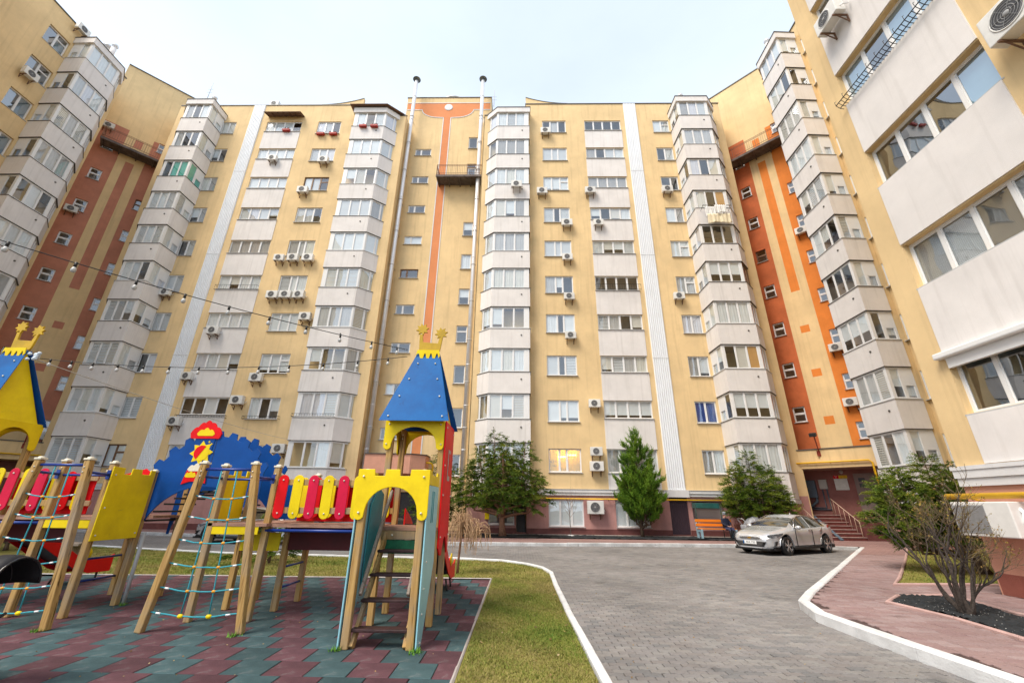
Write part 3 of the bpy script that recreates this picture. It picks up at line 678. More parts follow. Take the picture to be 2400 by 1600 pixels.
def tonemat(name, cols, rough=.85, bump=.35, bscale=70, stain=.35, nscale=.35):
    """masonry pieces: colour picked per piece from the 'tone' attribute, plus broad stains and grain"""
    m = bpy.data.materials.new(name); m.use_nodes = True; t = m.node_tree; L = t.links.new; b = t.nodes['Principled BSDF']; b.inputs['Roughness'].default_value = rough; b.inputs['Specular IOR Level'].default_value = .3
    at = N(t, 'ShaderNodeAttribute'); at.attribute_name = 'tone'; cr = N(t, 'ShaderNodeValToRGB'); e = cr.color_ramp.elements
    while len(e) < len(cols): e.new(.5)
    for i, c in enumerate(cols): e[i].position = i / max(1, len(cols)-1); e[i].color = (*c, 1)
    L(at.outputs['Fac'], cr.inputs[0])
    ge = N(t, 'ShaderNodeNewGeometry'); n1 = N(t, 'ShaderNodeTexNoise'); n1.inputs['Scale'].default_value = nscale; n1.inputs['Detail'].default_value = 8; n1.inputs['Roughness'].default_value = .7; L(ge.outputs['Position'], n1.inputs['Vector'])
    mr = N(t, 'ShaderNodeMapRange'); mr.inputs[1].default_value = .35; mr.inputs[2].default_value = .7; mr.inputs[3].default_value = 1 - stain; mr.inputs[4].default_value = 1.12; L(n1.outputs[0], mr.inputs[0])
    n2 = N(t, 'ShaderNodeTexNoise'); n2.inputs['Scale'].default_value = bscale; n2.inputs['Detail'].default_value = 5; L(ge.outputs['Position'], n2.inputs['Vector'])
    m2 = N(t, 'ShaderNodeMapRange'); m2.inputs[3].default_value = .82; m2.inputs[4].default_value = 1.18; L(n2.outputs[0], m2.inputs[0])
    mu = N(t, 'ShaderNodeMath', operation='MULTIPLY'); L(mr.outputs[0], mu.inputs[0]); L(m2.outputs[0], mu.inputs[1])
    if stain:     # oil spots and damp patches
        n6 = N(t, 'ShaderNodeTexNoise'); n6.inputs['Scale'].default_value = 1.3; n6.inputs['Detail'].default_value = 6; n6.inputs['Roughness'].default_value = .6; L(ge.outputs['Position'], n6.inputs['Vector'])
        r6 = N(t, 'ShaderNodeMapRange'); r6.inputs[1].default_value = .60; r6.inputs[2].default_value = .70; r6.inputs[3].default_value = 1; r6.inputs[4].default_value = .62; L(n6.outputs[0], r6.inputs[0])
        m6 = N(t, 'ShaderNodeMath', operation='MULTIPLY'); L(mu.outputs[0], m6.inputs[0]); L(r6.outputs[0], m6.inputs[1]); mu = m6
    hs = N(t, 'ShaderNodeHueSaturation'); L(cr.outputs[0], hs.inputs['Color']); L(mu.outputs[0], hs.inputs['Value']); L(hs.outputs[0], b.inputs['Base Color'])
    bp = N(t, 'ShaderNodeBump'); bp.inputs['Strength'].default_value = bump; bp.inputs['Distance'].default_value = .01; L(n2.outputs[0], bp.inputs['Height']); L(bp.outputs[0], b.inputs['Normal'])
    MT[name] = m; return m
def brickmat(name, c1, c2, mortar, w, h, off=.5):
    m = bpy.data.materials.new(name); m.use_nodes = True; t = m.node_tree; L = t.links.new; b = t.nodes['Principled BSDF']; b.inputs['Roughness'].default_value = .85; b.inputs['Specular IOR Level'].default_value = .3
    ge = N(t, 'ShaderNodeNewGeometry'); br = N(t, 'ShaderNodeTexBrick'); br.inputs['Color1'].default_value = (*c1, 1); br.inputs['Color2'].default_value = (*c2, 1); br.inputs['Mortar'].default_value = (*mortar, 1)
    br.inputs['Scale'].default_value = 1; br.inputs['Brick Width'].default_value = w; br.inputs['Row Height'].default_value = h; br.inputs['Mortar Size'].default_value = .005; br.offset = off; L(ge.outputs['Position'], br.inputs['Vector'])
    n1 = N(t, 'ShaderNodeTexNoise'); n1.inputs['Scale'].default_value = .5; n1.inputs['Detail'].default_value = 8; L(ge.outputs['Position'], n1.inputs['Vector'])
    mr = N(t, 'ShaderNodeMapRange'); mr.inputs[1].default_value = .3; mr.inputs[2].default_value = .7; mr.inputs[3].default_value = .75; mr.inputs[4].default_value = 1.12; L(n1.outputs[0], mr.inputs[0])
    hs = N(t, 'ShaderNodeHueSaturation'); L(br.outputs[0], hs.inputs['Color']); L(mr.outputs[0], hs.inputs['Value']); L(hs.outputs[0], b.inputs['Base Color'])
    MT[name] = m; return m
M_GREY = [(.215,.205,.20),(.26,.245,.24),(.24,.22,.21),(.295,.28,.265),(.18,.178,.18)]
M_PAV = tonemat('grey paver', M_GREY); M_JNT = mat('joint sand', (.05,.045,.04), .95, .2, 9, .3, 60)
M_ROADF = brickmat('far grey pavers', (.21,.205,.20), (.26,.25,.245), (.08,.075,.07), .2, .1)
M_PPV = tonemat('pink paver', [(.27,.175,.17),(.31,.22,.215),(.285,.19,.18),(.34,.255,.25)], stain=.22); M_PPF = brickmat('far pink pavers', (.29,.175,.16), (.33,.21,.195), (.14,.08,.07), .22, .12)
M_KERB = mat('whitewashed kerb', (.74,.75,.76), .8, .05, 2.2, .3, 40, dark=(.52,.52,.52), wear=((.28,.27,.25), .6, 6.0, .60)); M_KERB2 = mat('worn whitewashed kerb', (.66,.67,.68), .85, .05, 1.6, .35, 40, dark=(.34,.34,.34), wear=((.22,.21,.20), .7, 5.0, .56))
M_SOIL = mat('dark soil', (.022,.026,.03), .95, .4, 7, .9, 35); M_GRD = mat('bare ground', (.17,.15,.10), .95, .25, .8, .3, 20)
def lawnmat():
    m = bpy.data.materials.new('thatch'); m.use_nodes = True; t = m.node_tree; L = t.links.new; b = t.nodes['Principled BSDF']; b.inputs['Roughness'].default_value = .95; b.inputs['Specular IOR Level'].default_value = .1
    ge = N(t, 'ShaderNodeNewGeometry'); n1 = N(t, 'ShaderNodeTexNoise'); n1.inputs['Scale'].default_value = .8; n1.inputs['Detail'].default_value = 9; n1.inputs['Roughness'].default_value = .75; L(ge.outputs['Position'], n1.inputs['Vector'])
    cr = N(t, 'ShaderNodeValToRGB'); e = cr.color_ramp.elements; e[0].position = .32; e[0].color = (.12,.125,.025,1); e[1].position = .68; e[1].color = (.31,.25,.10,1); x = e.new(.5); x.color = (.21,.19,.05,1); L(n1.outputs[0], cr.inputs[0]); L(cr.outputs[0], b.inputs['Base Color']); MT['thatch'] = m; return m
M_THATCH = lawnmat()
big = 400
sheet('ground', [(-big,-big),(big,-big),(big,big),(-big,big)], -.06, M_GRD)
LK = [(.92,1.5),(.92,4.9),(.87,8),(.87,10.5),(.90,12.3),(.72,13.2),(.30,13.95),(-.5,14.75),(-2.4,15.2),(-6,15.35),(-9.9,15.7),(-13.7,16.7),(-26,20.4)]
FK = [(-26,25.4),(-19.5,23.5),(-15,22.5),(-9,20.9),(-3,19.95),(1.1,20.25),(5.3,20.75),(9.3,21.0),(14.4,20.62),(14.83,20.50)]
RK = [(14.83,20.40),(8.85,13.3),(5.5,9.33),(4.93,8.6),(4.6,7.65),(4.6,6.8),(4.62,5.9),(4.65,4.8),(4.68,1.5)]
drive = LK[::-1] + RK[::-1] + FK[::-1]
drive = LK + FK + RK
road = sheet('road', drive, -.016, M_JNT)
farpoly = [p for p in LK[7:]] + FK[:4] + [(-3.0, 17.5)]
# pavers: wavy-edged stones in running bond; the 300 that show largest are objects, the others one joined part
def paver_shape(w, d, wav, h=.05, g=.005):
    hw, hd = w/2 - g/2, d/2 - g/2
    top = [(-hw,-hd),(-hw*.6,-hd+wav),(-hw*.1,-hd-wav*.2),(hw*.45,-hd+wav*.9),(hw,-hd),(hw,hd),(hw*.45,hd+wav*.9),(-hw*.1,hd-wav*.2),(-hw*.6,hd+wav),(-hw,hd)]
    n = len(top); b = .005
    V = [(x*(1-b/hw), y*(1-b/hd), 0) for x, y in top] + [(x, y, -b) for x, y in top] + [(x, y, -h) for x, y in top]
    Fs = [tuple(range(n))] + [(n+i, n+(i+1) % n, (i+1) % n, i) for i in range(n)] + [(2*n+i, 2*n+(i+1) % n, n+(i+1) % n, n+i) for i in range(n)]
    return V, Fs
def piece_mesh(name, V, Fs, m, tone):
    me = bpy.data.meshes.new(name); me.from_pydata(V, [], Fs); me.materials.append(m)
    a = me.attributes.new('tone', 'FLOAT', 'POINT'); a.data.foreach_set('value', [tone]*len(V)); me.update(); return me
def joined_pieces(name, V, Fs, spots, tones, m, parent):
    """one mesh holding every spot's copy of the piece; spots: (x, y, z, rot)"""
    V = np.array(V); n = len(V); S = np.array(spots); k = len(S)
    c, s = np.cos(S[:,3])[:,None], np.sin(S[:,3])[:,None]
    sx = S[:,4:5] if S.shape[1] > 4 else 1.0; X_ = V[None,:,0]*sx*c - V[None,:,1]*s + S[:,0:1]; Y_ = V[None,:,0]*sx*s + V[None,:,1]*c + S[:,1:2]; Z_ = V[None,:,2] + S[:,2:3]
    P = np.stack([X_, Y_, Z_], -1).reshape(-1, 3); fl = []
    FV = [f for f in Fs]
    faces = []
    for i in range(k):
        o = i*n; faces.extend([tuple(o+q for q in f) for f in FV])
    me = bpy.data.meshes.new(name); me.from_pydata(P.tolist(), [], faces); me.materials.append(m)
    a = me.attributes.new('tone', 'FLOAT', 'POINT'); a.data.foreach_set('value', np.repeat(np.array(tones), n).astype(np.float32)); me.update()
    o = bpy.data.objects.new(name, me); COL.objects.link(o); put(o, parent, True); o['kind'] = 'stuff'; return o
PW, PD = .20, .10
V, Fs = paver_shape(PW, PD, .012, .05, .009)
def row_spans(poly, y):
    xs = []
    for i in range(len(poly)):
        (x0, y0), (x1, y1) = poly[i], poly[(i+1) % len(poly)]
        if (y0 > y) != (y1 > y): xs.append(x0 + (x1-x0)*(y-y0)/(y1-y0))
    xs.sort(); return list(zip(xs[::2], xs[1::2]))
def fill_rows(poly, w, d, y0, y1, xmin, xmax, zz, inside=None):
    out = []; j = 0; y = y0
    while y < y1:
        for (a, b) in row_spans(poly, y):
            a = max(a, xmin); b = min(b, xmax)
            if b - a < .03: continue
            i0 = math.floor((a - (w/2 if j % 2 else 0))/w)
            x = i0*w + (w/2 if j % 2 else 0)
            while x < b:
                l, r_ = max(x, a), min(x + w, b)
                if r_ - l > .025: out.append(((l+r_)/2 + random.gauss(0,.0012), y + random.gauss(0,.001), zz + random.gauss(0,.0014), random.gauss(0,.005), (r_-l)/w))
                x += w
        y += d; j += 1
    return out
spots = fill_rows(drive, PW, PD, 2.6, 21.2, -3.2, 15, 0.0)
def visible(p, z=0.0, m=.02):
    c = w2c(p[0], p[1], z - 1.6)
    return c[2] > .3 and abs(c[0]/c[2]*980.231) < 1200*(1+m) and abs(c[1]/c[2]*980.231) < 800*(1+m)
spots.sort(key=lambda p: (0 if visible(p) else 1, p[0]**2 + p[1]**2))
nearp, farp = spots[:300], spots[300:]
pm = [piece_mesh('paver', V, Fs, M_PAV, t) for t in (.05,.2,.35,.5,.65,.8,.95)]
for p in nearp: inst('paver', random.choice(pm), road, p[:3], (0,0,p[3]), scale=(p[4],1,1))
joined_pieces('pavers', V, Fs, farp, RNG.random(len(farp)), M_PAV, road)
sheet('road_surface', [(-3.3,15.35),(-6,15.45),(-9.9,15.8),(-13.7,16.8),(-26,20.5)] + FK[:4] + [(-3.3,20.0)], -.004, M_ROADF, road)
# kerbs: one object for each stone
def kerb(name, path, w, z0, z1, m, step=1.0, side=1, base=None):
    root = base or bpy.data.objects.new(name, None)
    if not base: COL.objects.link(root); root['kind'] = 'structure'
    P = [Vector((p[0], p[1], 0)) for p in path]; seg = []
    for i in range(len(P)-1):
        L = (P[i+1]-P[i]).length; n = max(1, round(L/step))
        for q in range(n): seg.append((P[i].lerp(P[i+1], q/n), P[i].lerp(P[i+1], (q+1)/n)))
    for k_, (a, b) in enumerate(seg):
        def nrm(u, v): t = (v-u).normalized(); return Vector((t.y, -t.x, 0))*side
        n0 = nrm(a, b); na = (n0 + (nrm(*seg[k_-1]) if k_ else n0)).normalized(); nb = (n0 + (nrm(*seg[k_+1]) if k_ < len(seg)-1 else n0)).normalized()
        na = na / max(.5, na.dot(n0)); nb = nb / max(.5, nb.dot(n0)); t = (b-a).normalized()*.004; zj = random.gauss(0,.004)
        a2, b2 = a + t, b - t; ch = .018; mb = MB()
        V_ = []
        for (p, nn) in ((a2, na), (b2, nb)):
            for (q, zz) in ((0, z0), (0, z1-ch+zj), (ch, z1+zj), (w-ch, z1+zj), (w, z1-ch+zj), (w, z0)): V_.append(p + nn*q + Vector((0,0,zz)))
        f = [(i, i+1, 7+i, 6+i) for i in range(5)] + [(5,4,3,2,1,0), (6,7,8,9,10,11)]
        mb.add(V_, f); mb.build('kerb_stone', m, root, True, fix=True)
    return root
kerb('lawn_kerb', LK, .10, -.05, .05, M_KERB, 1.0, -1)
kerb('far_kerb', FK, .16, -.05, .135, M_KERB2, 1.1, -1)
kerb('near_kerb', RK, .17, -.05, .14, M_KERB, 1.05, -1)
# pavements
side_out = [(14.85,20.45),(9.0,13.25),(5.65,9.25),(5.08,8.55),(4.76,7.62),(4.76,6.8),(4.78,5.9),(4.81,4.8),(4.84,1.5)]
pav = sheet('pavement', side_out[::-1][::-1] + [(9.45,1.5),(9.45,9.6),(19.3,12),(19.3,25.5),(14.6,25.5)], .118, mat('pink joint', (.09,.055,.05), .95, .2, 9, .3, 60))
back = sheet('pavement', [(p[0], p[1]+.14) for p in FK[:-1]] + [(14.7,20.72),(18.5,20.72),(18.5,30.0),(-34,30.0),(-34,26.5)], .124, M_PPF)
bedR = [(6.38,8.42),(7.0,8.98),(8.1,9.18),(7.72,7.7),(7.75,1.5),(6.2,1.5),(6.3,6.3),(6.45,7.3)]
lawnR = [(8.05,10.3),(9.0,11.3),(12.6,15.4),(16.4,19.8),(18.6,19.6),(18.6,12.2),(10.6,10.55)]
V2, Fs2 = paver_shape(.225, .125, .016, .05, .008)
sp2 = []; jj = 0; y = 2.4
rot = R(-8); cr_, sr_ = math.cos(rot), math.sin(rot)
for jj in range(-40, 170):
    for ii in range(-60, 90):
        u, v = ii*.225 + (.0 if jj % 2 else .035), jj*.125; x = 5 + u*cr_ - v*sr_; y = 2 + u*sr_ + v*cr_
        if x > 14 or y > 17 or y < 1.8: continue
        if inpoly(x, y, [(14.85,20.45),(9.05,13.25),(5.72,9.25),(5.15,8.55),(4.84,7.62),(4.84,6.8),(4.86,5.9),(4.89,4.8),(4.92,1.5),(9.3,1.5),(9.3,9.6),(18,12),(18,20.4)]) and not inpoly(x, y, bedR) and not inpoly(x, y, lawnR): sp2.append((x, y, .13 + random.gauss(0,.0012), rot + random.gauss(0,.006)))
sp2.sort(key=lambda p: (0 if visible(p, .13) else 1, p[0]**2 + p[1]**2))
pm2 = [piece_mesh('paving_stone', V2, Fs2, M_PPV, t) for t in (.05,.3,.5,.7,.95)]
for p in sp2[:300]: inst('paving_stone', random.choice(pm2), pav, p[:3], (0,0,p[3]))
joined_pieces('paving_stones', V2, Fs2, sp2[300:], RNG.random(len(sp2)-300), M_PPV, pav)
sheet('far_paving', [(15.0,20.55),(11.9,17.0),(19.2,17.0),(19.2,25.5),(14.7,25.5)], .1285, M_PPF, pav)
M_PKB = mat('pink edging', (.50,.33,.30), .85, .1, 3, .3, 50)
kerb('bed_edging', bedR[4:] + bedR[:3], .06, .08, .17, M_PKB, .9, -1)
kerb('bed_edging', [bedR[2], bedR[3], bedR[4]], .06, .08, .17, M_PKB, .9, -1)
kerb('lawn_edging', [lawnR[3], lawnR[2], lawnR[1], lawnR[0], lawnR[6], (18.6, 12.2)], .07, .08, .18, M_PKB, 1.0, 1)
# planting beds with lumpy soil
def lumpy(name, poly, z, amp, step, m, parent=None):
    xs_ = [p[0] for p in poly]; ys_ = [p[1] for p in poly]; nx = int((max(xs_)-min(xs_))/step)+1; ny = int((max(ys_)-min(ys_))/step)+1
    idx = {}; mb = MB(); mb.cs = True
    Vv = []; Ff = []
    for i in range(nx+1):
        for j in range(ny+1):
            x, y = min(xs_)+i*step, min(ys_)+j*step
            if inpoly(x, y, poly): idx[i,j] = len(Vv); Vv.append((x, y, z + random.random()*amp + amp*.8*math.sin(x*2.1+y)*math.cos(y*1.7)))
    for (i, j) in idx:
        q = [(i,j),(i+1,j),(i+1,j+1),(i,j+1)]
        if all(p in idx for p in q): Ff.append(tuple(idx[p] for p in q))
    mb.add(Vv, Ff); o = mb.build(name, m); o['kind'] = 'structure'; return o
sheet('flower_bed', bedR, .125, M_SOIL); b1 = lumpy('flower_bed', bedR, .135, .035, .045, M_SOIL)
bedB = [(-4.6,22.9),(14.2,23.35),(14.2,25.4),(-4.6,25.4)]
sheet('flower_bed', bedB, .134, M_SOIL); lumpy('flower_bed', bedB, .137, .05, .14, M_SOIL)
M_PEB = mat('pale pebbles', (.45,.44,.42), .8, .3, 20)
mb = MB()
for i in range(420):
    while True:
        x, y = random.uniform(6.2, 8.1), random.uniform(3.5, 9.2)
        if inpoly(x, y, bedR): break
    r = random.uniform(.003, .008); mb.sphere((x, y, .165 + r*.2), r, 5, (1, 1, .6))
po = mb.build('pebbles', M_PEB); tag(po, 'pale pebbles scattered over the dark soil of the shrub bed', 'pebbles', kind='stuff')
strip_ = sheet('wall_apron', [(-4.6,25.4),(14.2,25.4),(14.2,26.1),(-4.6,26.1)], .16, mat('concrete apron', (.36,.32,.29), .9, .1, 2, .3, 40))
# ---- playground rubber tiles
tb = [(-16,1.2),(-.64,1.2),(-.64,11.3),(-16,10.7)]
play = sheet('playground_floor', tb, -.012, mat('tile gap', (.05,.03,.03), .95, .2, 5))
TW = .43
def rub(name, c, d): 
    return mat(name, c, .9, .12, 3.0, .5, 160, spec=.25, dark=d, objvar=.22, wear=((.20,.20,.20), .35, 5.0, .56))
M_TG = rub('green rubber', (.055,.098,.106), (.030,.058,.065)); M_TR = rub('red rubber', (.122,.055,.066), (.07,.032,.04))
def tile_mesh(m):
    h = TW/2 - .004; b = .006
    Vt = [(-h+b,-h+b,0),(h-b,-h+b,0),(h-b,h-b,0),(-h+b,h-b,0),(-h,-h,-b),(h,-h,-b),(h,h,-b),(-h,h,-b),(-h,-h,-.03),(h,-h,-.03),(h,h,-.03),(-h,h,-.03)]
    me = bpy.data.meshes.new('rubber_tile'); me.from_pydata(Vt, [], [(0,1,2,3)] + [(4+i,4+(i+1)%4,(i+1)%4,i) for i in range(4)] + [(8+i,8+(i+1)%4,4+(i+1)%4,4+i) for i in range(4)]); me.materials.append(m); me.update(); return me
tmesh = [tile_mesh(M_TG), tile_mesh(M_TR)]; ts = []
for jn in range(25):
    for ii in range(-10, 60):
        x = -.86 - (ii-2)*TW - (jn % 2)*TW/2; y = 1.42 + jn*TW
        ci = (ii + jn//2) % 2
        xr_ = min(x + TW/2, -.645); xl_ = x - TW/2
        if xr_ - xl_ < .03 or y + TW*.5 > 11.5 - .04*(abs(x)-.6): continue
        ts.append(((xl_+xr_)/2, y, ci, (xr_-xl_)/TW))
ts.sort(key=lambda p: (0 if visible(p) else 1, p[0]**2+p[1]**2))
for (x, y, ci, sx) in ts[:300]: inst('rubber_tile', tmesh[ci], play, (x, y, random.gauss(0,.0015)), (random.gauss(0,.002), random.gauss(0,.002), random.gauss(0,.004)), scale=(sx,1,1))
for ci in (0, 1):
    mb = MB()
    for (x, y, c2, sx) in ts[300:]:
        if c2 == ci: h = TW/2-.004; mb.box(x-h, x+h, y-h, y+h, -.03, random.gauss(-.001,.001))
    o = mb.build('rubber_tiles', [M_TG, M_TR][ci], play, True); o['kind'] = 'stuff'
kerb('tile_edging', [(-.62,1.5),(-.62,11.33),(-16,10.80)], .045, -.05, .012, mat('concrete edging', (.42,.38,.36), .9, .12, 3, .3, 50), 1.0, -1)
# ---- lawns with real blades
lawn1 = [(-.618,1.2),(.82,1.2),(.80,4.9),(.77,8),(.77,10.5),(.80,12.2),(.64,13.1),(.23,13.85),(-.55,14.64),(-2.4,15.08),(-6,15.23),(-9.9,15.58),(-13.7,16.58),(-26,20.2),(-26,10.0),(-16,10.79),(-.618,11.36)]
sheet('lawn', lawn1, -.006, M_THATCH); sheet('lawn', lawnR, .134, M_THATCH)
def blades(name, label, poly, bbox, n, z, hmin, hmax, near=0.0):
    P = np.column_stack([RNG.uniform(bbox[0], bbox[1], n), RNG.uniform(bbox[2], bbox[3], n)]); P = P[inpoly_np(P, poly)]; k = len(P)
    clump = .5 + .5*np.sin(P[:,0]*3.1 + 1.3*np.sin(P[:,1]*2.3))*np.cos(P[:,1]*2.7 + np.sin(P[:,0]*1.9))
    h = RNG.uniform(hmin, hmax, k)*(.7 + .5*clump); a = RNG.uniform(0, 2*np.pi, k); le = RNG.uniform(.3, 1.3, k)*h; w = RNG.uniform(.0018, .0035, k)*(1 + .12*P[:,1])
    c, s = np.cos(a), np.sin(a); a2 = a + RNG.uniform(-1, 1, k); V0 = np.column_stack([P[:,0]-s*w, P[:,1]+c*w, np.full(k, z)]); V1 = np.column_stack([P[:,0]+s*w, P[:,1]-c*w, np.full(k, z)])
    V2_ = np.column_stack([P[:,0]+np.cos(a2)*le, P[:,1]+np.sin(a2)*le, z + h])
    VV = np.stack([V0, V1, V2_], 1).reshape(-1, 3); me = bpy.data.meshes.new(name)
    me.vertices.add(3*k); me.vertices.foreach_set('co', VV.ravel().astype(np.float32)); me.loops.add(3*k); me.loops.foreach_set('vertex_index', np.arange(3*k, dtype=np.int32))
    me.polygons.add(k); me.polygons.foreach_set('loop_start', np.arange(0, 3*k, 3, dtype=np.int32)); me.polygons.foreach_set('loop_total', np.full(k, 3, np.int32)); me.update(calc_edges=True)
    big_ = np.sin(P[:,0]*1.1+.7)*np.cos(P[:,1]*.83+np.sin(P[:,0]*.9)); tn = np.clip(.46 + .40*(clump-.5) + .22*big_ + RNG.normal(0, .2, k), 0, 1); at = me.attributes.new('tone', 'FLOAT', 'POINT'); at.data.foreach_set('value', np.repeat(tn, 3).astype(np.float32))
    me.materials.append(MT['grass blade']); o = bpy.data.objects.new(name, me); COL.objects.link(o); tag(o, label, 'grass', kind='stuff'); return o
tonemat('grass blade', [(.37,.29,.12),(.32,.27,.085),(.25,.25,.052),(.18,.23,.033),(.09,.17,.02)], .8, 0, 3, .25, .9)
blades('grass', 'short patchy green and straw-coloured grass between rubber tiles and driveway', lawn1, (-.6,.9,1.6,11.5), 150000, -.006, .012, .030)
blades('grass', 'short grass strip behind the playground along the road', lawn1, (-16,.9,10.6,17.5), 170000, -.006, .015, .04)
blades('grass', 'small shaded lawn behind the bare shrub on the right', lawnR, (8,18.6,10.2,20), 40000, .134, .02, .05)
def tuft(p, n=60, r=.09, name='weed_tuft', label=None):
    mb = MB()
    for i in range(n):
        a = random.uniform(0, 6.28); q = random.uniform(.01, r); h = random.uniform(.02,.07); x, y = p[0]+math.cos(a)*q, p[1]+math.sin(a)*q; a2 = random.uniform(0,6.28); w = .006
        mb.add([(x-w*math.sin(a2), y+w*math.cos(a2), 0), (x+w*math.sin(a2), y-w*math.cos(a2), 0), (x+math.cos(a2)*h*.7, y+math.sin(a2)*h*.7, h)], [(0,1,2)])
    o = mb.build(name, mat('weed green', (.12,.30,.02), .7, .2, 9)); tag(o, label, 'weeds'); return o
tuft((-2.15,5.86), label='tuft of weeds at the foot of the left ladder-portal post'); tuft((-1.2,5.85), 80, .11, label='tuft of weeds at the foot of the right ladder-portal post'); tuft((-6.3,6.4), label='tuft of weeds at the foot of the left net frame'); tuft((-3.66,6.36), label='tuft of weeds at the foot of the right net frame'); tuft((-6.55,7.95), 40, .06, label='tuft of weeds by the post under the blue arch')
# ================================================================ playground
def woodmat(name, c, c2, rough=.75, zs=.35):
    m = bpy.data.materials.new(name); m.use_nodes = True; t = m.node_tree; L = t.links.new; b = t.nodes['Principled BSDF']; b.inputs['Roughness'].default_value = rough; b.inputs['Specular IOR Level'].default_value = .25
    tc = N(t, 'ShaderNodeTexCoord'); mp = N(t, 'ShaderNodeMapping'); mp.inputs['Scale'].default_value = (9, 9, zs); L(tc.outputs['Object'], mp.inputs[0])
    n1 = N(t, 'ShaderNodeTexNoise'); n1.inputs['Scale'].default_value = 5; n1.inputs['Detail'].default_value = 7; n1.inputs['Roughness'].default_value = .65; n1.inputs['Distortion'].default_value = .6; L(mp.outputs[0], n1.inputs['Vector'])
    cr = N(t, 'ShaderNodeValToRGB'); e = cr.color_ramp.elements; e[0].position = .30; e[0].color = (*c2, 1); e[1].position = .62; e[1].color = (*c, 1); L(n1.outputs[0], cr.inputs[0])
    m3 = N(t, 'ShaderNodeMapping'); m3.inputs['Scale'].default_value = (28, 28, .9); L(tc.outputs['Object'], m3.inputs[0])
    n3 = N(t, 'ShaderNodeTexNoise'); n3.inputs['Scale'].default_value = 1.6; n3.inputs['Detail'].default_value = 3; L(m3.outputs[0], n3.inputs['Vector'])
    r3 = N(t, 'ShaderNodeMapRange'); r3.inputs[1].default_value = .60; r3.inputs[2].default_value = .68; L(n3.outputs[0], r3.inputs[0])
    mx = N(t, 'ShaderNodeMix', data_type='RGBA'); mx.inputs[7].default_value = (c2[0]*.25, c2[1]*.25, c2[2]*.25, 1); L(r3.outputs[0], mx.inputs[0]); L(cr.outputs[0], mx.inputs[6])
    n4 = N(t, 'ShaderNodeTexNoise'); n4.inputs['Scale'].default_value = 2.0; n4.inputs['Detail'].default_value = 4; L(tc.outputs['Object'], n4.inputs['Vector'])
    r4 = N(t, 'ShaderNodeMapRange'); r4.inputs[1].default_value = .45; r4.inputs[2].default_value = .66; r4.inputs[4].default_value = .7; L(n4.outputs[0], r4.inputs[0])
    m4 = N(t, 'ShaderNodeMix', data_type='RGBA'); m4.inputs[7].default_value = (.30,.245,.19,1); L(r4.outputs[0], m4.inputs[0]); L(mx.outputs[2], m4.inputs[6]); L(m4.outputs[2], b.inputs['Base Color'])
    bp = N(t, 'ShaderNodeBump'); bp.inputs['Strength'].default_value = .5; bp.inputs['Distance'].default_value = .01; L(n1.outputs[0], bp.inputs['Height']); L(bp.outputs[0], b.inputs['Normal']); MT[name] = m; return m
M_WD = woodmat('weathered pine', (.50,.315,.115), (.30,.165,.05)); M_WDG = woodmat('grey weathered rail', (.30,.25,.21), (.15,.115,.09), .8, 2.0)
M_DECK = mat('worn deck planks', (.40,.22,.155), .8, .2, 5, .4, 40, stretch=(.6,6,6)); M_TREAD = mat('dark red tread', (.045,.018,.018), .55, .3, 6, .4, 50)
M_PY = mat('yellow painted ply', (.84,.64,.008), .42, .05, 2.5, .06, 30, dark=(.68,.48,.006), spec=.2, wear=((.36,.25,.05), .55, 6.0, .63)); M_PB = mat('blue painted ply', (.0,.105,.33), .5, .1, 2.2, .08, 25, dark=(.0,.07,.25), spec=.15, wear=((.01,.03,.12), .7, 5.0, .61))
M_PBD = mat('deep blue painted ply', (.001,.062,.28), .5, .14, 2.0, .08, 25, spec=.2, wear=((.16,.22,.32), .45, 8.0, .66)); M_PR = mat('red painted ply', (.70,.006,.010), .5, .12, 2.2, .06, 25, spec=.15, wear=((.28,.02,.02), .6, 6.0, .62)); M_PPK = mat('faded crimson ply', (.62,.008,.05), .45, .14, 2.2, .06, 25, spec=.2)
M_PRSH = mat('shaded red panel', (.10,.006,.008), .6, .2, 2); M_PBL = mat('pale blue ply', (.33,.60,.68), .4, .08, 1.5, .05, 25, dark=(.22,.48,.58), spec=.5); M_PTE = mat('teal ply', (.03,.24,.29), .45, .1, 2); M_PG = mat('scuffed green panel', (.006,.13,.06), .6, .3, 7)  # under-bridge red is darkened in its colour for the shade below the deck
M_TUB = mat('blue steel tube', (.004,.035,.24), .35, .1, 5, spec=.5); M_ROPE = mat('turquoise rope', (.05,.38,.46), .8, .2, 30, .5, 200, stretch=(1,1,6)); M_KNOT = mat('orange rope clip', (.75,.33,.02), .5, .1, 8); M_CAP = mat('cream post cap', (.72,.66,.52), .5, .1, 8); M_BLT = mat('zinc bolt', (.72,.68,.58), .4, .1, 9, metal=.3)
M_OCH = mat('ochre painted crown', (.58,.36,.012), .5, .2, 3, .1, 30); M_BPL = mat('black plastic', (.012,.012,.014), .4, .2, 6); M_GRYP = mat('grey painted pole', (.45,.45,.46), .5, .1, 4)
M_SRED = mat('red slide ply', (.75,.008,.006), .45, .05, 2, spec=.2); M_BRN = mat('unpainted ply back', (.16,.11,.08), .8, .2, 4); M_GFR = mat('grey window frame ply', (.42,.38,.36), .6, .1, 4)
PS = empty('play_structure', (-5.0, 7.5, 0), 'wooden castle play structure with blue roofed towers, rope nets and arched bridge on rubber tiles', 'play structure')
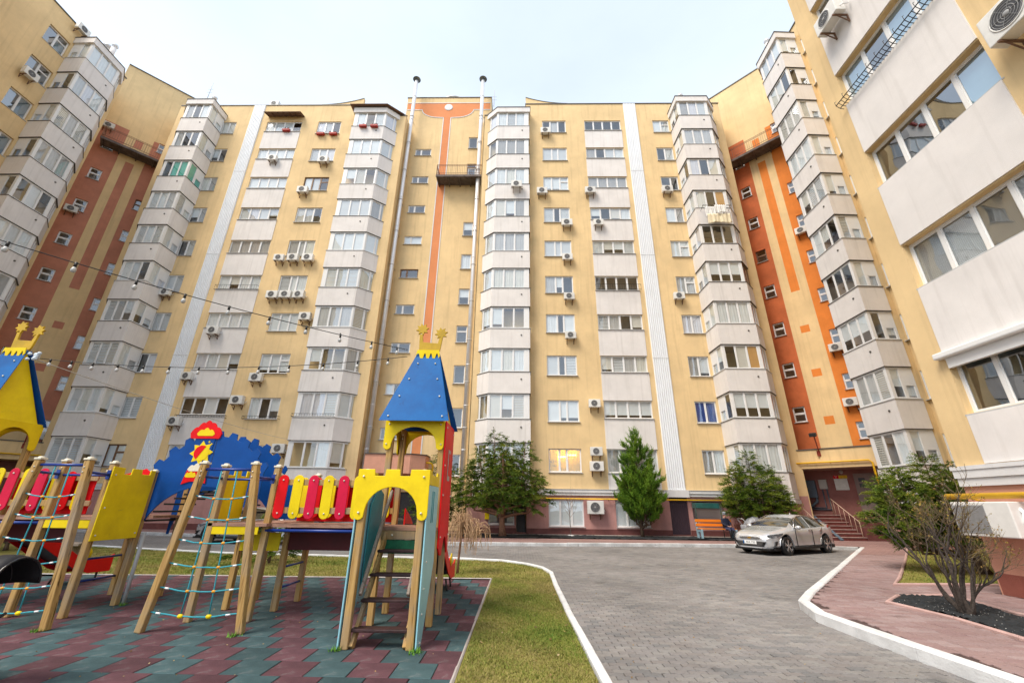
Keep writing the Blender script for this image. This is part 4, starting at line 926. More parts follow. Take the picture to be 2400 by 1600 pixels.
def post(x, y, z0, z1, cap=True, w=.092, x1=None, y1=None):
    mb = MB(); mb.beam((x, y, z0), (x if x1 is None else x1, y if y1 is None else y1, z1), w, w, up=(0,1,0)); p = mb.build('post', M_WD, PS, bevel=.012)
    if cap:
        X1 = x if x1 is None else x1; mb = MB(); mb.box(X1-.055, X1+.055, y-.055, y+.055, z1+.001, z1+.03); mb.lathe([(.045, z1+.03), (.035, z1+.05), (0, z1+.055)], 10, (X1, y, 0)); mb.build('post_cap', M_CAP, p, bevel=.006)
    mb = MB()
    for zz in (z1-.1, z1-.17): mb.sphere((x if x1 is None else x1, y-.05, zz), .012, 6)
    b = mb.build('bolts', M_BLT, p); b['kind'] = 'stuff'; return p
def xz(name, poly, y, t, m, parent=None, bevel=.006):
    mb = MB(); mb.prism(poly, (0, y, 0), (1,0,0), (0,0,1), t); return mb.build(name, m, parent or PS, bevel=bevel)
def yz(name, poly, x, t, m, parent=None, bevel=.006):
    mb = MB(); mb.prism(poly, (x, 0, 0), (0,1,0), (0,0,1), t); return mb.build(name, m, parent or PS, bevel=bevel)
def bolts(parent, pts, n=(0,-1,0), r=.014):
    mb = MB()
    for p in pts: mb.sphere((p[0]+n[0]*.004, p[1]+n[1]*.004, p[2]+n[2]*.004), r, 7)
    o = mb.build('bolts', M_BLT, parent); o['kind'] = 'stuff'; return o
def archpoly(x0, x1, zt, zb, za, inset=.13, lobe=.13, notch=None):
    """panel with a round-headed opening: outer x0..x1, top zt, lobes down to zb, arch crown za; optional merlon notches"""
    top = [(x0, zt)]
    if notch:
        for a, b, d in notch: top += [(a, zt), (a+.008, zt-d), (b-.008, zt-d), (b, zt)]
    top += [(x1, zt)]
    c = (x0+x1)/2; hw = (x1-x0)/2 - inset
    r = lobe/2
    R_ = [(x1, zb+r)] + [(x1 - r + r*math.cos(a), zb + r - r*math.sin(a)) for a in [R(q) for q in (30,60,90,120,150)]]
    arc = [(c + hw*math.cos(a), zb + r + .02 + (za-zb-r-.02)*math.sin(a)) for a in [R(q) for q in range(5, 176, 12)]]
    L_ = [(2*c - x, z) for x, z in R_][::-1]
    return top + R_ + arc + L_
def deck(x0, x1, y0, y1, z, n):
    mb = MB()
    w = (y1-y0)/n
    for i in range(n): mb.box(x0, x1, y0+i*w+.004, y0+(i+1)*w-.004, z-.045, z + random.gauss(0,.0015))
    d = mb.build('deck', M_DECK, PS); return d
def star(cx, cz, r, y, parent):
    pts = []
    for i in range(16):
        q = r if i % 2 == 0 else r*.6; a = math.pi*i/8 + .2; pts.append((cx+q*math.cos(a), cz+q*math.sin(a)))
    return xz('star', pts, y, .035, M_OCH, parent, .004)
def tower(dx, portal):
    xl, xr = -2.11+dx, -1.27+dx; yn, yf = 6.98, 7.71
    for (x, y) in ((xl, yn), (xr, yn), (xl, yf), (xr, yf)): post(x, y, 0, 2.88, False)
    deck(xl-.04, xr+.04, yn-.14, yf+.05, 1.29, 7)
    mb = MB(); mb.box(xl+.05, xr-.05, yn-.13, yn-.07, 1.12, 1.243); bm_ = mb.build('beam', M_WD, PS, bevel=.006); bolts(bm_, [(xl+.22, yn-.135, 1.18), (xr-.22, yn-.135, 1.18)], r=.018)
    p = xz('arch_panel', archpoly(xl-.1, xr+.045, 2.91, 2.43, 2.80), yn-.065, .022, M_PY); bolts(p, [(xl-.03, yn-.078, 2.84), (xr-.02, yn-.078, 2.84), (xl-.05, yn-.078, 2.52), (xr, yn-.078, 2.52)])
    xz('arch_panel', archpoly(xl-.06, xr+.06, 2.91, 2.43, 2.80), yf+.06, .022, M_PY)
    yz('arch_panel', archpoly(yn-.05, yf+.05, 2.91, 2.43, 2.80), xl-.07 if portal else xr+.065, .022, M_PY)
    if portal:
        # red side panel with slit window and arched foot
        xx = xr + .062; foot = [(7.5+.16*1 - .32*i/8 - .0, .9 + .22*math.sin(math.pi*i/8)) for i in range(9)]
        yz('side_panel', [(yn-.06, 2.9), (yf+.07, 2.9), (yf+.07, .88), (7.70, .88)] + [(7.70 - .5*i/10, .88 + .26*math.sin(math.pi*i/10)) for i in range(1, 10)] + [(7.2, .88), (7.05, .9), (yn-.06, 1.0)], xx, .022, M_PR)
        fr = yz('slit_frame', [(7.27,1.98),(7.47,1.98),(7.47,2.48),(7.27,2.48)], xx+.016, .01, M_GFR); yz('slit', [(7.31,2.06),(7.43,2.06),(7.43,2.42),(7.31,2.42)], xx+.023, .006, M_PR, fr)
        bolts(PS, [(xx+.013, yn+.0, z) for z in (1.15, 1.75, 2.2, 2.8)] + [(xx+.013, yf+.02, z) for z in (1.15, 1.75, 2.2, 2.8)], (1,0,0))
    else: yz('side_panel', [(yn-.06, 2.9), (yf+.07, 2.9), (yf+.07, .9), (yn-.06, .9)], xl-.06, .022, M_PR)
    # roof: two leaning trapezoids, gables between, scalloped ridge band, boat with two stars
    def trap(yb, yt, nm, m):
        A = [(xl-.16, yb, 2.86), (xr+.14, yb, 2.86), (xr-.2, yt, 4.2), (xl+.24, yt, 4.2)]; mb = MB(); s = .02 if yb < yt else -.02
        mb.add(A + [(a, b+s, c+.01) for a, b, c in A], [(0,1,2,3),(7,6,5,4),(0,4,5,1),(1,5,6,2),(2,6,7,3),(3,7,4,0)]); return mb.build('roof', m, PS, bevel=.012, fix=True)
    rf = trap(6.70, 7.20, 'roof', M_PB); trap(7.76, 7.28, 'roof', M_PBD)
    bl = []
    for q in (.06, .33, .58, .82):
        z = 2.86 + 1.34*q; y = 6.70 + .5*q - .006; bl += [(xl-.16+.4*q+.12, y, z), (xr+.14-.34*q-.10, y, z)]
    bolts(rf, bl, (0,-.9,.35), .016)
    for xg, xt in ((xr+.02, xr-.28), (xl-.04, xl+.32)):
        A = [(xg, 6.80, 2.88), (xg, 7.68, 2.88), (xt, 7.27, 4.15), (xt, 7.21, 4.15)]; mb = MB(); mb.add(A + [(a+.02, b, c) for a, b, c in A], [(3,2,1,0),(4,5,6,7),(0,1,5,4),(1,2,6,5),(2,3,7,6),(3,0,4,7)]); mb.build('gable', M_PY, PS, bevel=.004, fix=True)
    x0, x1 = xl+.24, xr-.2; n = 4; pts = [(x1, 4.24), (x0, 4.24), (x0-.02, 4.13)]
    for i in range(n): a = x0-.02 + (x1-x0+.04)*i/n; w = (x1-x0+.04)/n; pts += [(a+w*.2, 4.08), (a+w*.4, 4.17), (a+w*.6, 4.17), (a+w*.8, 4.08)] if i else [(a+w*.25, 4.17), (a+w*.5, 4.17), (a+w*.75, 4.08)]
    pts += [(x1+.02, 4.13)]
    mb = MB(); mb.prism([(a, b) for a, b in pts[::-1]], (0, 7.16, 0), (1,0,0), (0,0,1), .015); mb.build('ridge_band', M_PY, PS)
    c = (x0+x1)/2; cw = xz('crown_ornament', [(c-.19,4.25),(c-.13,4.22),(c+.17,4.22),(c+.2,4.26),(c+.235,4.52),(c+.17,4.52),(c+.15,4.4),(c-.13,4.42),(c-.145,4.58),(c-.205,4.58)], 7.24, .035, M_OCH)
    star(c-.16, 4.68, .125, 7.235, cw); star(c+.20, 4.60, .125, 7.235, cw)
tower(0, True); tower(-7.72, False)
# ---- ladder portal of the right tower
for x in (-2.06, -1.28): post(x, 5.93, 0, 2.0)
pp_ = xz('portal_panel', archpoly(-2.16, -1.19, 2.045, 1.41, 1.82, .14, .14, [(-1.94,-1.79,.085),(-1.60,-1.45,.085)]), 5.872, .022, M_PY); bolts(pp_, [(-2.08,5.858,1.95),(-1.27,5.858,1.95),(-2.09,5.858,1.5),(-1.27,5.858,1.5)], r=.016)
for x, s in ((-2.135, -1), (-1.205, 1)):
    p = yz('portal_cheek', [(5.88,0),(6.13,0),(6.36,.42),(6.60,.86),(6.60,1.85),(5.88,1.85)], x, .02, M_PBL); yz('portal_cheek_top', [(5.88,1.853),(6.60,1.853),(6.60,2.04),(6.45,2.04),(6.44,1.99),(6.05,1.99),(6.04,2.04),(5.88,2.04)], x, .02, M_PY)
    bolts(p, [(x+s*.01, 6.02, .05), (x+s*.01, 6.0, .35), (x+s*.01, 6.02, .62), (x+s*.01, 6.05, .92)], (s,0,0)); 
    mb = MB()
    for y in (6.16, 6.26): mb.tube([(x+s*.011, y, 1.38), (x+s*.011, y, 1.78)], .008, 6)
    mb.build('groove', M_PTE, p)
for x in (-1.99, -1.35):
    mb = MB(); mb.beam((x, 5.94, -.02), (x, 6.90, 1.24), .045, .12, up=(1,0,0)) if False else mb.beam((x, 5.95, 0), (x, 6.92, 1.22), .045, .11); mb.build('stringer', M_WD, PS, bevel=.006)
    mb = MB(); mb.beam((x+(.02 if x < -1.6 else -.02), 5.98, .55), (x+(.02 if x < -1.6 else -.02), 6.88, 1.80), .04, .07); mb.build('handrail', M_WDG, PS, bevel=.01)
for (y, z) in ((6.02,.2),(6.25,.47),(6.48,.73),(6.71,1.0)):
    mb = MB(); mb.box(-2.02, -1.33, y-.085, y+.085, z-.035, z); mb.build('tread', M_TREAD, PS, bevel=.008)
xz('kick_panel', [(-2.03,.93),(-1.34,.93),(-1.34,1.115),(-2.03,1.115)], 6.87, .02, M_PG)
yz('inner_panel', [(6.35,.5),(6.9,1.15),(6.9,1.75),(6.62,1.85),(6.35,1.6)], -2.10, .018, M_PTE); 
# ---- middle platform and its back half
for (x, y, z1) in ((-4.74,6.98,2.14), (-3.93,7.07,2.14), (-4.71,7.76,2.1), (-3.90,7.72,1.3), (-4.67,8.5,2.1), (-3.90,8.48,2.1)): post(x, y, 0, z1, z1 > 1.5)
deck(-4.80, -3.86, 6.93, 7.80, 1.31, 7); deck(-4.76, -3.86, 7.81, 8.54, 1.31, 6)
xz('fascia', [(-4.70,1.15),(-3.98,1.15),(-3.98,1.262),(-4.70,1.262)], 6.95, .02, M_PY); yz('fascia', [(6.98,1.15),(7.76,1.15),(7.76,1.262),(6.98,1.262)], -4.80, .02, M_PY); xz('under_panel', [(-4.66,.86),(-4.0,.86),(-4.0,1.14),(-4.66,1.14)], 7.70, .02, M_PY)
yz('side_panel', [(7.04,1.32),(7.74,1.32),(7.74,2.12),(7.66,2.12),(7.655,2.03),(7.50,2.03),(7.495,2.13),(7.32,2.13),(7.315,2.03),(7.16,2.03),(7.155,2.1),(7.04,2.1)], -4.80, .022, M_PY)
yz('back_panel', [(7.85,1.32),(8.45,1.32),(8.45,2.02),(7.85,2.02)], -3.85, .022, M_PY); xz('back_panel', [(-4.6,1.32),(-3.95,1.32),(-3.95,2.02),(-4.6,2.02)], 8.55, .022, M_PBD)
for z in (.32, .62, .92): mb = MB(); mb.tube([(-3.90, 7.76, z), (-3.90, 8.44, z+.0)], .018, 8); mb.build('rung', M_TUB, PS)
# ---- left platform
for (x, y, z1) in ((-7.50,7.08,2.2), (-6.66,7.06,2.17), (-7.5,7.93,2.1), (-6.68,7.93,2.1), (-7.49,8.75,2.1), (-6.55,8.68,2.1)): post(x, y, 0, z1)
deck(-7.56, -6.60, 7.02, 7.92, 1.37, 7); deck(-7.55, -6.5, 7.96, 8.78, 1.37, 6)
xz('fascia', [(-7.44,1.2),(-6.72,1.2),(-6.72,1.322),(-7.44,1.322)], 7.04, .02, M_PY); xz('back_panel', [(-7.46,1.38),(-6.72,1.38),(-6.72,2.1),(-6.8,2.16),(-7.2,2.05),(-7.46,2.1)], 7.87, .022, M_PR)
sp_ = yz('side_panel', [(7.0,1.02),(7.84,1.02),(7.84,2.12),(7.74,2.12),(7.735,2.04),(7.56,2.04),(7.555,2.12),(7.36,2.12),(7.355,2.02),(7.22,2.02),(7.215,2.12),(7.0,2.13)], -6.60, .022, M_PY); bolts(sp_, [(-6.589,7.06,2.0),(-6.589,7.06,1.5),(-6.589,7.06,1.1),(-6.589,7.78,1.1)], (1,0,0))
for z in (.32, .66, 1.0): mb = MB(); mb.tube([(-7.49, 7.97, z), (-7.49, 8.72, z)], .018, 8); mb.build('rung', M_TUB, PS)
mb = MB(); mb.tube([(-6.57, 7.97, 0), (-6.57, 7.97, 1.1)], .03, 10); mb.build('pole', M_GRYP, PS)
# ---- railings of plank bridges
def plank_bridge(x0, x1, yn, yf, z, cols, cols2, dx0):
    deck(x0, x1, yn, yf, z, 6)
    for yy in (yn-.02, yf+.02): mb = MB(); mb.tube([(x0-.06, yy, z-.09), (x1+.06, yy, z-.09)], .022, 8); mb.build('tube', M_TUB, PS)
    for yy, cc in ((yn-.02, cols), (yf+.0, cols2)):
        for zz in (z+.20, z+.62): mb = MB(); mb.box(x0-.04, x1+.04, yy, yy+.035, zz-.045, zz+.045); mb.build('rail', M_WD, PS, bevel=.005)
        for i, c in enumerate(cc):
            cx = dx0 + i*.245; r = .082; zb, zt = z + .075 + r, z + .73 - r
            if cx > x1 - .02: break
            poly = [(cx + r*math.cos(a), zt + r*math.sin(a)) for a in [R(q) for q in range(0, 181, 20)]] + [(cx + r*math.cos(a), zb + r*math.sin(a)) for a in [R(q) for q in range(180, 361, 20)]]
            b = xz('railing_board', poly, yy-.012, .02, c); bolts(b, [(cx, yy-.022, zt), (cx, yy-.022, zb)])
    xz('under_panel', [(x0,z-.42),(x1,z-.42),(x1,z-.06),(x0,z-.06)], yf-.03, .02, M_PRSH); xz('back_panel', [(x0+.02,z+.02),(x1-.02,z+.02),(x1-.02,z+.70),(x0+.02,z+.70)], yf+.06, .02, M_PR)
plank_bridge(-3.86, -2.17, 7.06, 7.74, 1.30, [M_PR, M_PY, M_PPK, M_PY, M_PPK, M_PY, M_PR], [M_PY, M_PR, M_PY, M_PR, M_PY, M_PR, M_PY], -3.78)
plank_bridge(-8.98, -7.58, 7.08, 7.76, 1.36, [M_PY, M_PPK, M_PY, M_PPK, M_PY, M_PPK, M_PY], [M_PR, M_PY, M_PR, M_PY, M_PR, M_PY], -9.0)
# ---- arched bridge with toothed blue sides
AX = -5.70
def arch_outline(w):
    out = []; a_, b_ = 1.32, 1.74
    th0, th1 = R(41), R(139); n = 66; pts = []
    for i in range(n+1):
        th = th1 + (th0-th1)*i/n; tooth = .10 if (i % 8) in (0,1,2,3) else 0
        pts.append((AX + (a_+tooth)*math.cos(th), 1.03 + (b_+tooth*.95)*math.sin(th)))
    inner = [(AX + .98*math.cos(a), 1.03 + .84*math.sin(a)) for a in [R(q) for q in range(0, 181, 9)]]
    return [(AX-w, 1.03), (AX-w, 2.12)] + pts + [(AX+w, 2.12), (AX+w, 1.03)] + inner
for yy in (7.96, 8.66):
    pl_ = arch_outline(1.02); mb = MB(); org = Vector((0, yy, 0)); k = len(pl_)
    mb.prism(pl_, org, (1,0,0), (0,0,1), .022); ap = mb.build('arch_side', M_PBD if yy < 8 else M_PBD, PS)
    me = ap.data; bm = bmesh.new(); bm.from_mesh(me); bmesh.ops.triangulate(bm, faces=[f for f in bm.faces if len(f.verts) > 4]); bmesh.ops.recalc_face_normals(bm, faces=bm.faces); bm.to_mesh(me); bm.free()
    if yy < 8: AP = ap
mb = MB(); mb.box(AX-.004, AX+.004, 7.946, 7.9485, 1.9, 2.76); mb.build('panel_joint', M_BPL, AP)
for i in range(13):
    t = -1 + 2*i/12; x = AX + t*.95; z = 1.30 + .50*(1-t*t); mb = MB(); mb.box(x-.055, x+.055, 7.98, 8.64, z-.03, z); mb.build('bridge_slat', M_BPL, PS)
DX = -5.93
def cloudtop(x0, x1, z0, z1, y, t, m, par, lobes=5):
    n = lobes*4; top = []
    for i in range(n+1):
        u = i/n; env = 1 - abs(2*u-1)**1.6; top.append((x1 + (x0-x1)*u, z0 + (z1-z0)*(.28 + .62*env) + .035*abs(math.sin(u*math.pi*lobes))))
    return xz('painted_cloud', [(x0+.03, z0), (x1-.03, z0)] + top, y, t, m, par, 0)
hat = cloudtop(DX-.30, DX+.30, 2.72, 3.06, 7.936, .022, M_PR, PS, 5); hat.name = 'arch_crest'
cloudtop(DX-.17, DX+.17, 2.77, 2.90, 7.922, .004, M_PY, hat, 3)
deco = xz('sun_panel', [(DX-.21,2.12),(DX+.13,2.12),(DX+.20,2.75),(DX-.18,2.75)], 7.942, .006, M_PBD, AP, 0)
ring = []
for i in range(16):
    a = R(i*22.5+4); r = .22 if i % 2 == 0 else .145; ring.append((DX + r*math.cos(a), 2.46 + r*math.sin(a)))
xz('sun_rays', ring, 7.936, .005, M_PY, deco, 0)
xz('sun_half', [(DX + .145*math.cos(a), 2.46 + .145*math.sin(a)) for a in [R(q) for q in range(0, 360, 15)]], 7.932, .004, M_PY, deco, 0)
xz('sun_half', [(DX + .135*math.cos(a), 2.46 + .135*math.sin(a)) for a in [R(q) for q in range(60, 241, 15)]], 7.928, .004, M_PR, deco, 0)
for (sx, sz) in ((DX+.10,2.66),(DX+.15,2.62),(DX+.06,2.24)): xz('little_star', [(sx+(.03 if i % 2 == 0 else .01)*math.cos(i*math.pi/4), sz+(.03 if i % 2 == 0 else .01)*math.sin(i*math.pi/4)) for i in range(8)], 7.935, .004, M_PY if sz > 2.5 else M_CAP, deco, 0)
foot_ = xz('arch_foot', [(DX-.22,1.90),(DX-.08,1.95),(DX+.08,1.95),(DX+.22,1.92),(DX+.19,2.16),(DX-.17,2.16)], 7.938, .014, M_PR, AP, 0)
cloudtop(DX-.19, DX+.02, 2.02, 2.11, 7.929, .004, M_PY, foot_, 3); cloudtop(DX-.17, DX+.15, 2.13, 2.25, 7.93, .008, M_CAP, foot_, 3)
# ---- rope nets on splayed frames
def net(bl, br, tl, tr, y, zt, zs, yp, pl, pr):
    post(bl, y, 0, zt, True, .092, tl); post(br, y, 0, zt, True, .092, tr)
    mb = MB(); mb.tube([(tl, y, zt-.07), (tr, y, zt-.07)], .02, 8); mb.build('tube', M_TUB, PS)
    for (a, b) in ((tl, pl), (tr, pr)): mb = MB(); mb.tube([(a, y+.04, zt-.17), (b, yp-.04, zt-.17)], .02, 8); mb.box(b-.03, b+.03, yp-.06, yp-.048, zt-.24, zt-.10); mb.build('tube', M_TUB, PS)
    mb = MB(); mb.tube([(pl, yp, zt-.18), (pr, yp, zt-.18)], .018, 8); mb.build('tube', M_TUB, PS)
    xs = lambda z, u: (bl + (tl-bl)*z/zt)*(1-u) + (br + (tr-br)*z/zt)*u
    nt_ = MB(); cross = []
    ropes = []
    for z in zs:
        P = [(xs(z, u), y, z - .055*math.sin(math.pi*u) + random.gauss(0,.003)) for u in [i/12 for i in range(13)]]
        mb = MB(); mb.tube(P, .0095, 6); r = mb.build('net_rope', M_ROPE, PS)
        mb = MB()
        for u in (.12, .86): a = (xs(z, u-.024), y, z-.055*math.sin(math.pi*(u-.024))); b = (xs(z, u+.024), y, z-.055*math.sin(math.pi*(u+.024))); mb.tube([a, b], .0125, 6)
        mb.build('ferrule', M_PVC, r)
        mb = MB()
        for u in (0.02, .98):
            for s in (-1, 1): mb.sphere((xs(z, u), y-.03, z+.03*s), .013, 6)
        b = mb.build('bolts', M_BLT, r); b['kind'] = 'stuff'
        for u in (.36, .66): cross.append((xs(z, u), y, z - .055*math.sin(math.pi*u)))
    for q, u in enumerate((.36, .66)):
        P = [(xs(zt-.05, u+(.0)), y, zt-.07)] + [c for c in cross if True][q::2][::-1]
        mb = MB(); mb.tube(P, .009, 6); mb.build('net_rope', M_ROPE, PS)
    for i, c in enumerate(cross):
        mb = MB(); big_ = c[2] < zs[0] + .02; mb.sphere(c, .026 if not big_ else .036, 8, (1.2, .8, .8)); mb.build('rope_clip', M_KNOT if not big_ else M_PY, PS)
ZS = [.24, .53, .82, 1.12, 1.42, 1.70]
net(-4.98, -3.64, -4.70, -3.93, 6.44, 2.13, ZS, 7.02, -4.74, -3.93)
net(-7.52, -6.25, -7.24, -6.48, 6.44, 2.17, ZS, 7.06, -7.50, -6.66)
# ---- slides behind the towers
def slide(cx, lean):
    prof = [(7.72,1.30),(8.2,1.20),(9.55,.38),(9.9,.26),(10.35,.24)]
    for s in (-1, 1):
        x = cx + s*.27; top = [(y, z+.17) for y, z in prof]; bot = [(y, z-.08) for y, z in prof][::-1]
        sd_ = yz('slide_side', [(7.72,1.55)] + top[1:3] + [(9.62,.62),(9.8,.46),(10.2,.44),(10.42,.5),(10.42,.16)] + bot[1:], x, .02, M_SRED)
        if s == 1: mb = MB(); mb.lathe([(0,.0),(.12,.0),(.12,.012),(0,.012)], 18, (x+.012, 9.72, .56), 'x'); mb.build('round_plate', M_PY, sd_)
    mb = MB()
    for (a, b), (c, d) in zip(prof[:-1], prof[1:]): mb.add([(cx-.26,a,b),(cx+.26,a,b),(cx+.26,c,d),(cx-.26,c,d)], [(0,1,2,3)])
    mb.build('chute', M_BPL, PS)
    for y in (9.7, 10.2):
        for q in (1, -1): mb = MB(); mb.tube([(cx+q*.2, y, .2), (cx+q*.24, y-.05, 0)], .02, 6); mb.build('leg', M_IRON, PS)
slide(-1.68, 0); slide(-9.4, 0)

# ---- string lights, wires
def sag(a, b, s, n=24): a, b = Vector(a), Vector(b); return [a.lerp(b, i/n) - Vector((0,0,s*4*(i/n)*(1-i/n))) for i in range(n+1)]
M_CBL = mat('black cable', (.01,.01,.01), .5, .1, 5); M_BULB = mat('frosted bulb', (.48,.48,.47), .25, .03, 5); M_WIRE = mat('pale wire', (.45,.43,.40), .5, .1, 5)
def lights(label, a, b, s, us, r=.006):
    P = sag(a, b, s); root = empty('string_light', tuple(P[0]), label, 'string lights')
    mb = MB(); mb.tube(P, r, 6); mb.build('cable', M_CBL, root)
    for u in us:
        i = min(len(P)-2, int(u*24)); p = P[i].lerp(P[i+1], u*24-i)
        mb = MB(); mb.tube([p + Vector((0,0,.012)), p - Vector((0,0,.055))], .016, 8); so = mb.build('socket', M_CBL, root)
        mb = MB(); q = p - Vector((0,0,.055)); mb.lathe([(.010, 0), (.018, -.010), (.027, -.032), (.029, -.048), (.022, -.068), (0, -.078)], 10, tuple(q)); mb.build('bulb', M_BULB, so)
# ================================================================ string lights (placed)
lights('black cable of round bulbs running from the upper left edge down to the right tower', (-7.29,3.1,4.60), (-2.05,7.15,4.24), .13, [.24,.33,.42,.50,.58,.66,.74,.82,.90,.97])
lights('black cable of round bulbs strung level between the two tower tops', (-8.95,7.2,4.05), (-2.05,7.18,4.12), .20, [.04,.10,.16,.23,.30,.37,.45,.53,.61,.69,.78,.87,.95])
mb = MB(); mb.tube(sag((-8.95,7.2,4.02), (-13.2,25.2,5.05), .15), .008, 5); tag(mb.build('wire', M_WIRE), 'thin pale wire from the left tower top to the white bays behind', 'wire')
mb = MB()
for i in range(9): mb.sphere((-8.93+random.gauss(0,.05), 7.12+random.gauss(0,.03), 4.04+random.gauss(0,.04)), random.uniform(.03,.055), 7, (1,.8,.8))
tag(mb.build('tape_bundle', mat('crumpled pale plastic', (.62,.70,.78), .35, .15, 12)), 'crumpled pale plastic bundle tied to the left tower top', 'bundle')
# ================================================================ air conditioners
def ac_proto(w=.80, h=.55, d=.29, fan=(.40, .275, .21), dark=True, brackets=True):
    """local: back against y=0 wall, front at y=-d-.1, centre at origin"""
    P = []
    mb = MB(); mb.box(-w/2, w/2, -d-.12, -.12, -h/2, h/2); P.append(('casing', mb.mesh('casing', [M_ACW]), .02))
    cx = -w/2 + fan[0]*w/.8*.92; y = -d-.12; r = fan[2]*h/.55
    mb = MB(); mb.lathe([(r*1.08, 0), (r*1.08, -.012), (r, -.014), (r, .0)], 22, (cx, y, 0), 'y'); P.append(('fan_ring', mb.mesh('fan_ring', [M_ACW]), 0))
    mb = MB(); mb.lathe([(0, -.004), (r*.99, -.004)], 22, (cx, y, 0), 'y'); P.append(('fan_disc', mb.mesh('fan_disc', [M_ACD]), 0))
    mb = MB()
    for q in (.3, .5, .7, .88): mb.lathe([(r*q, -.008), (r*q+.006, -.012), (r*q+.012, -.008)], 20, (cx, y, 0), 'y')
    for i in range(6): a = i*math.pi/3; mb.beam((cx+r*.15*math.cos(a), y-.01, r*.15*math.sin(a)), (cx+r*math.cos(a), y-.01, r*math.sin(a)), .006, .008, up=(0,1,0))
    mb.lathe([(0, -.016), (r*.2, -.014), (r*.22, -.006)], 14, (cx, y, 0), 'y'); P.append(('grille', mb.mesh('grille', [M_ACM]), 0))
    if brackets:
        for x in (-w*.32, w*.32): mb = MB(); mb.beam((x, 0, -h/2-.025), (x, -d-.14, -h/2-.025), .04, .04); mb.beam((x, -.015, -h/2-.02), (x, -.015, -h/2-.30), .04, .03); mb.beam((x, -.02, -h/2-.28), (x, -d-.02, -h/2-.04), .025, .025); P.append(('bracket', mb.mesh('bracket', [M_RUST]), 0))
    mb = MB(); mb.tube([(w/2, -d*.6-.1, -h*.2), (w/2+.07, -d*.5-.1, -h*.3), (w/2+.06, -.08, -h*.2), (w/2+.03, -.01, 0)], .016, 6); P.append(('pipe', mb.mesh('pipe', [M_PVC]), 0))
    return P
AC_STD = ac_proto(); AC_BIG = ac_proto(.92, .70, .33); AC_PL = ac_proto(1.1, .62, .36, brackets=False)
mb = MB(); mb.box(-.52, .10, -.486, -.478, -.26, .25); [mb.box(-.52, .10, -.492, -.486, -.25+i*.033, -.238+i*.033) for i in range(15)]; AC_PL = [p for p in AC_PL if p[0] in ('casing','pipe')] + [('mesh_grille', mb.mesh('mesh_grille', [M_ACM]), 0)]; AC_SM = ac_proto(.72, .50, .26)
def ac(P, loc, rz, label, group='outdoor air conditioner units on the facades'):
    e = empty('air_conditioner', loc, label, 'air conditioner', group, rz)
    for nm, me, bv in P:
        o = inst(nm, me, e)
        if bv: b = o.modifiers.new('bevel', 'BEVEL'); b.width = bv; b.segments = 2
    return e
def colname(x): 
    for a, b, n in ((-22.2,-18.4,'left loggia column'),(-18.4,-14.2,'three-pane column left of the tower'),(-26,-22.2,'narrow column beside the left white strip'),(1,4.2,'three-pane column right of the tower'),(4.2,8.5,'right loggia column'),(10,13,'narrow column right of the right white strip')):
        if a <= x < b: return n
    return 'facade'
seen = {}
RL = [(2.04,30.41),(1.66,24.21),(5.36,24.27),(3.47,21.26),(5.81,21.29),(3.4,18.29),(3.39,15.12),(3.38,12.22),(11.26,24.37),(10.96,15.19),(4.7,7.63)]
LL = [(-20.1,27.58),(-15.91,27.38),(-17.0,24.34),(-17.52,18.18),(-16.47,18.19),(-15.4,18.19),(-17.32,15.16),(-16.4,15.18),(-15.43,15.18),(-14.68,13.5),(-21.6,9.22),(-17.05,9.16),(-17.9,7.66),(-21.54,6.29),(-14.58,4.69),(-24.99,15.34),(-20.78,12.43)]
trio = {-17.52:'left', -16.47:'middle', -15.4:'right', -17.32:'left', -16.4:'middle', -15.43:'right'}
for (x, z) in RL + LL:
    fl = ORD[max(0, min(9, int(round((z - S0 + .35)/3))))]
    extra = (trio[x] + ' of three, ') if x in trio else ''
    ac(random.choice([AC_STD, AC_STD, AC_SM]), (x, D0-.03, z), random.gauss(0,.03), 'air conditioner, %s%s-floor window, %s%s' % (extra, fl, colname(x), ', lower one' if x == -17.9 else ''))
ac(AC_STD, (-.3, 25.33, 24.2), 0, 'white air conditioner hung on the balcony panel of the bay right of the tower'); ac(AC_STD, (-21.68, D0+.5, 34.25), 0, 'air conditioner standing on the roof edge above the left white strip')
ac(AC_SM, (4.63, D0-.03, 4.72), 0, 'upper of two stacked air conditioners beside the lit yellow office window'); ac(AC_STD, (4.6, D0-.03, 3.86), 0, 'lower of two stacked air conditioners beside the lit yellow office window'); ac(AC_BIG, (4.38, D0-.06, 1.6), 0, 'large white air conditioner on the pink ground-floor wall')
ac(AC_STD, (-32.0, 18.37, 27.2), R(90), 'air conditioner under the second window from the top at the far left'); ac(AC_STD, (-32.0, 19.45, 33.3), R(90), 'air conditioner at the roof edge above the far left bays')
for (s, z, lb, F) in ((.62,21.7,'air conditioner beside a small stair window on the left terracotta stripe',FSL),(.45,29.9,'small air conditioner above the left stairwell balcony',FSL),(4.2,5.5,'small air conditioner low on the left terracotta stairwell',FSL),(4.5,20.1,'air conditioner half hidden by the right bays, highest of three on the orange wall',FSR),(4.55,11.2,'air conditioner half hidden by the right bays, middle of three on the orange wall',FSR),(4.5,7.7,'air conditioner half hidden by the right bays, lowest of three on the orange wall',FSR)):
    p = F.w(s, -.03, z); ac(AC_SM, tuple(p), F.th, lb)
ac(AC_STD, (9.37, 8.15, 15.15), R(-90), 'air conditioner hanging under the top window of the near right block'); ac(AC_BIG, (9.37, 5.05, 10.15), R(-90), 'large air conditioner at the upper right corner of the picture'); 
acb = ac(AC_PL, (9.38, 8.85, 1.48), R(-90), 'large white air conditioner on the salmon plinth behind the bare shrub', None)
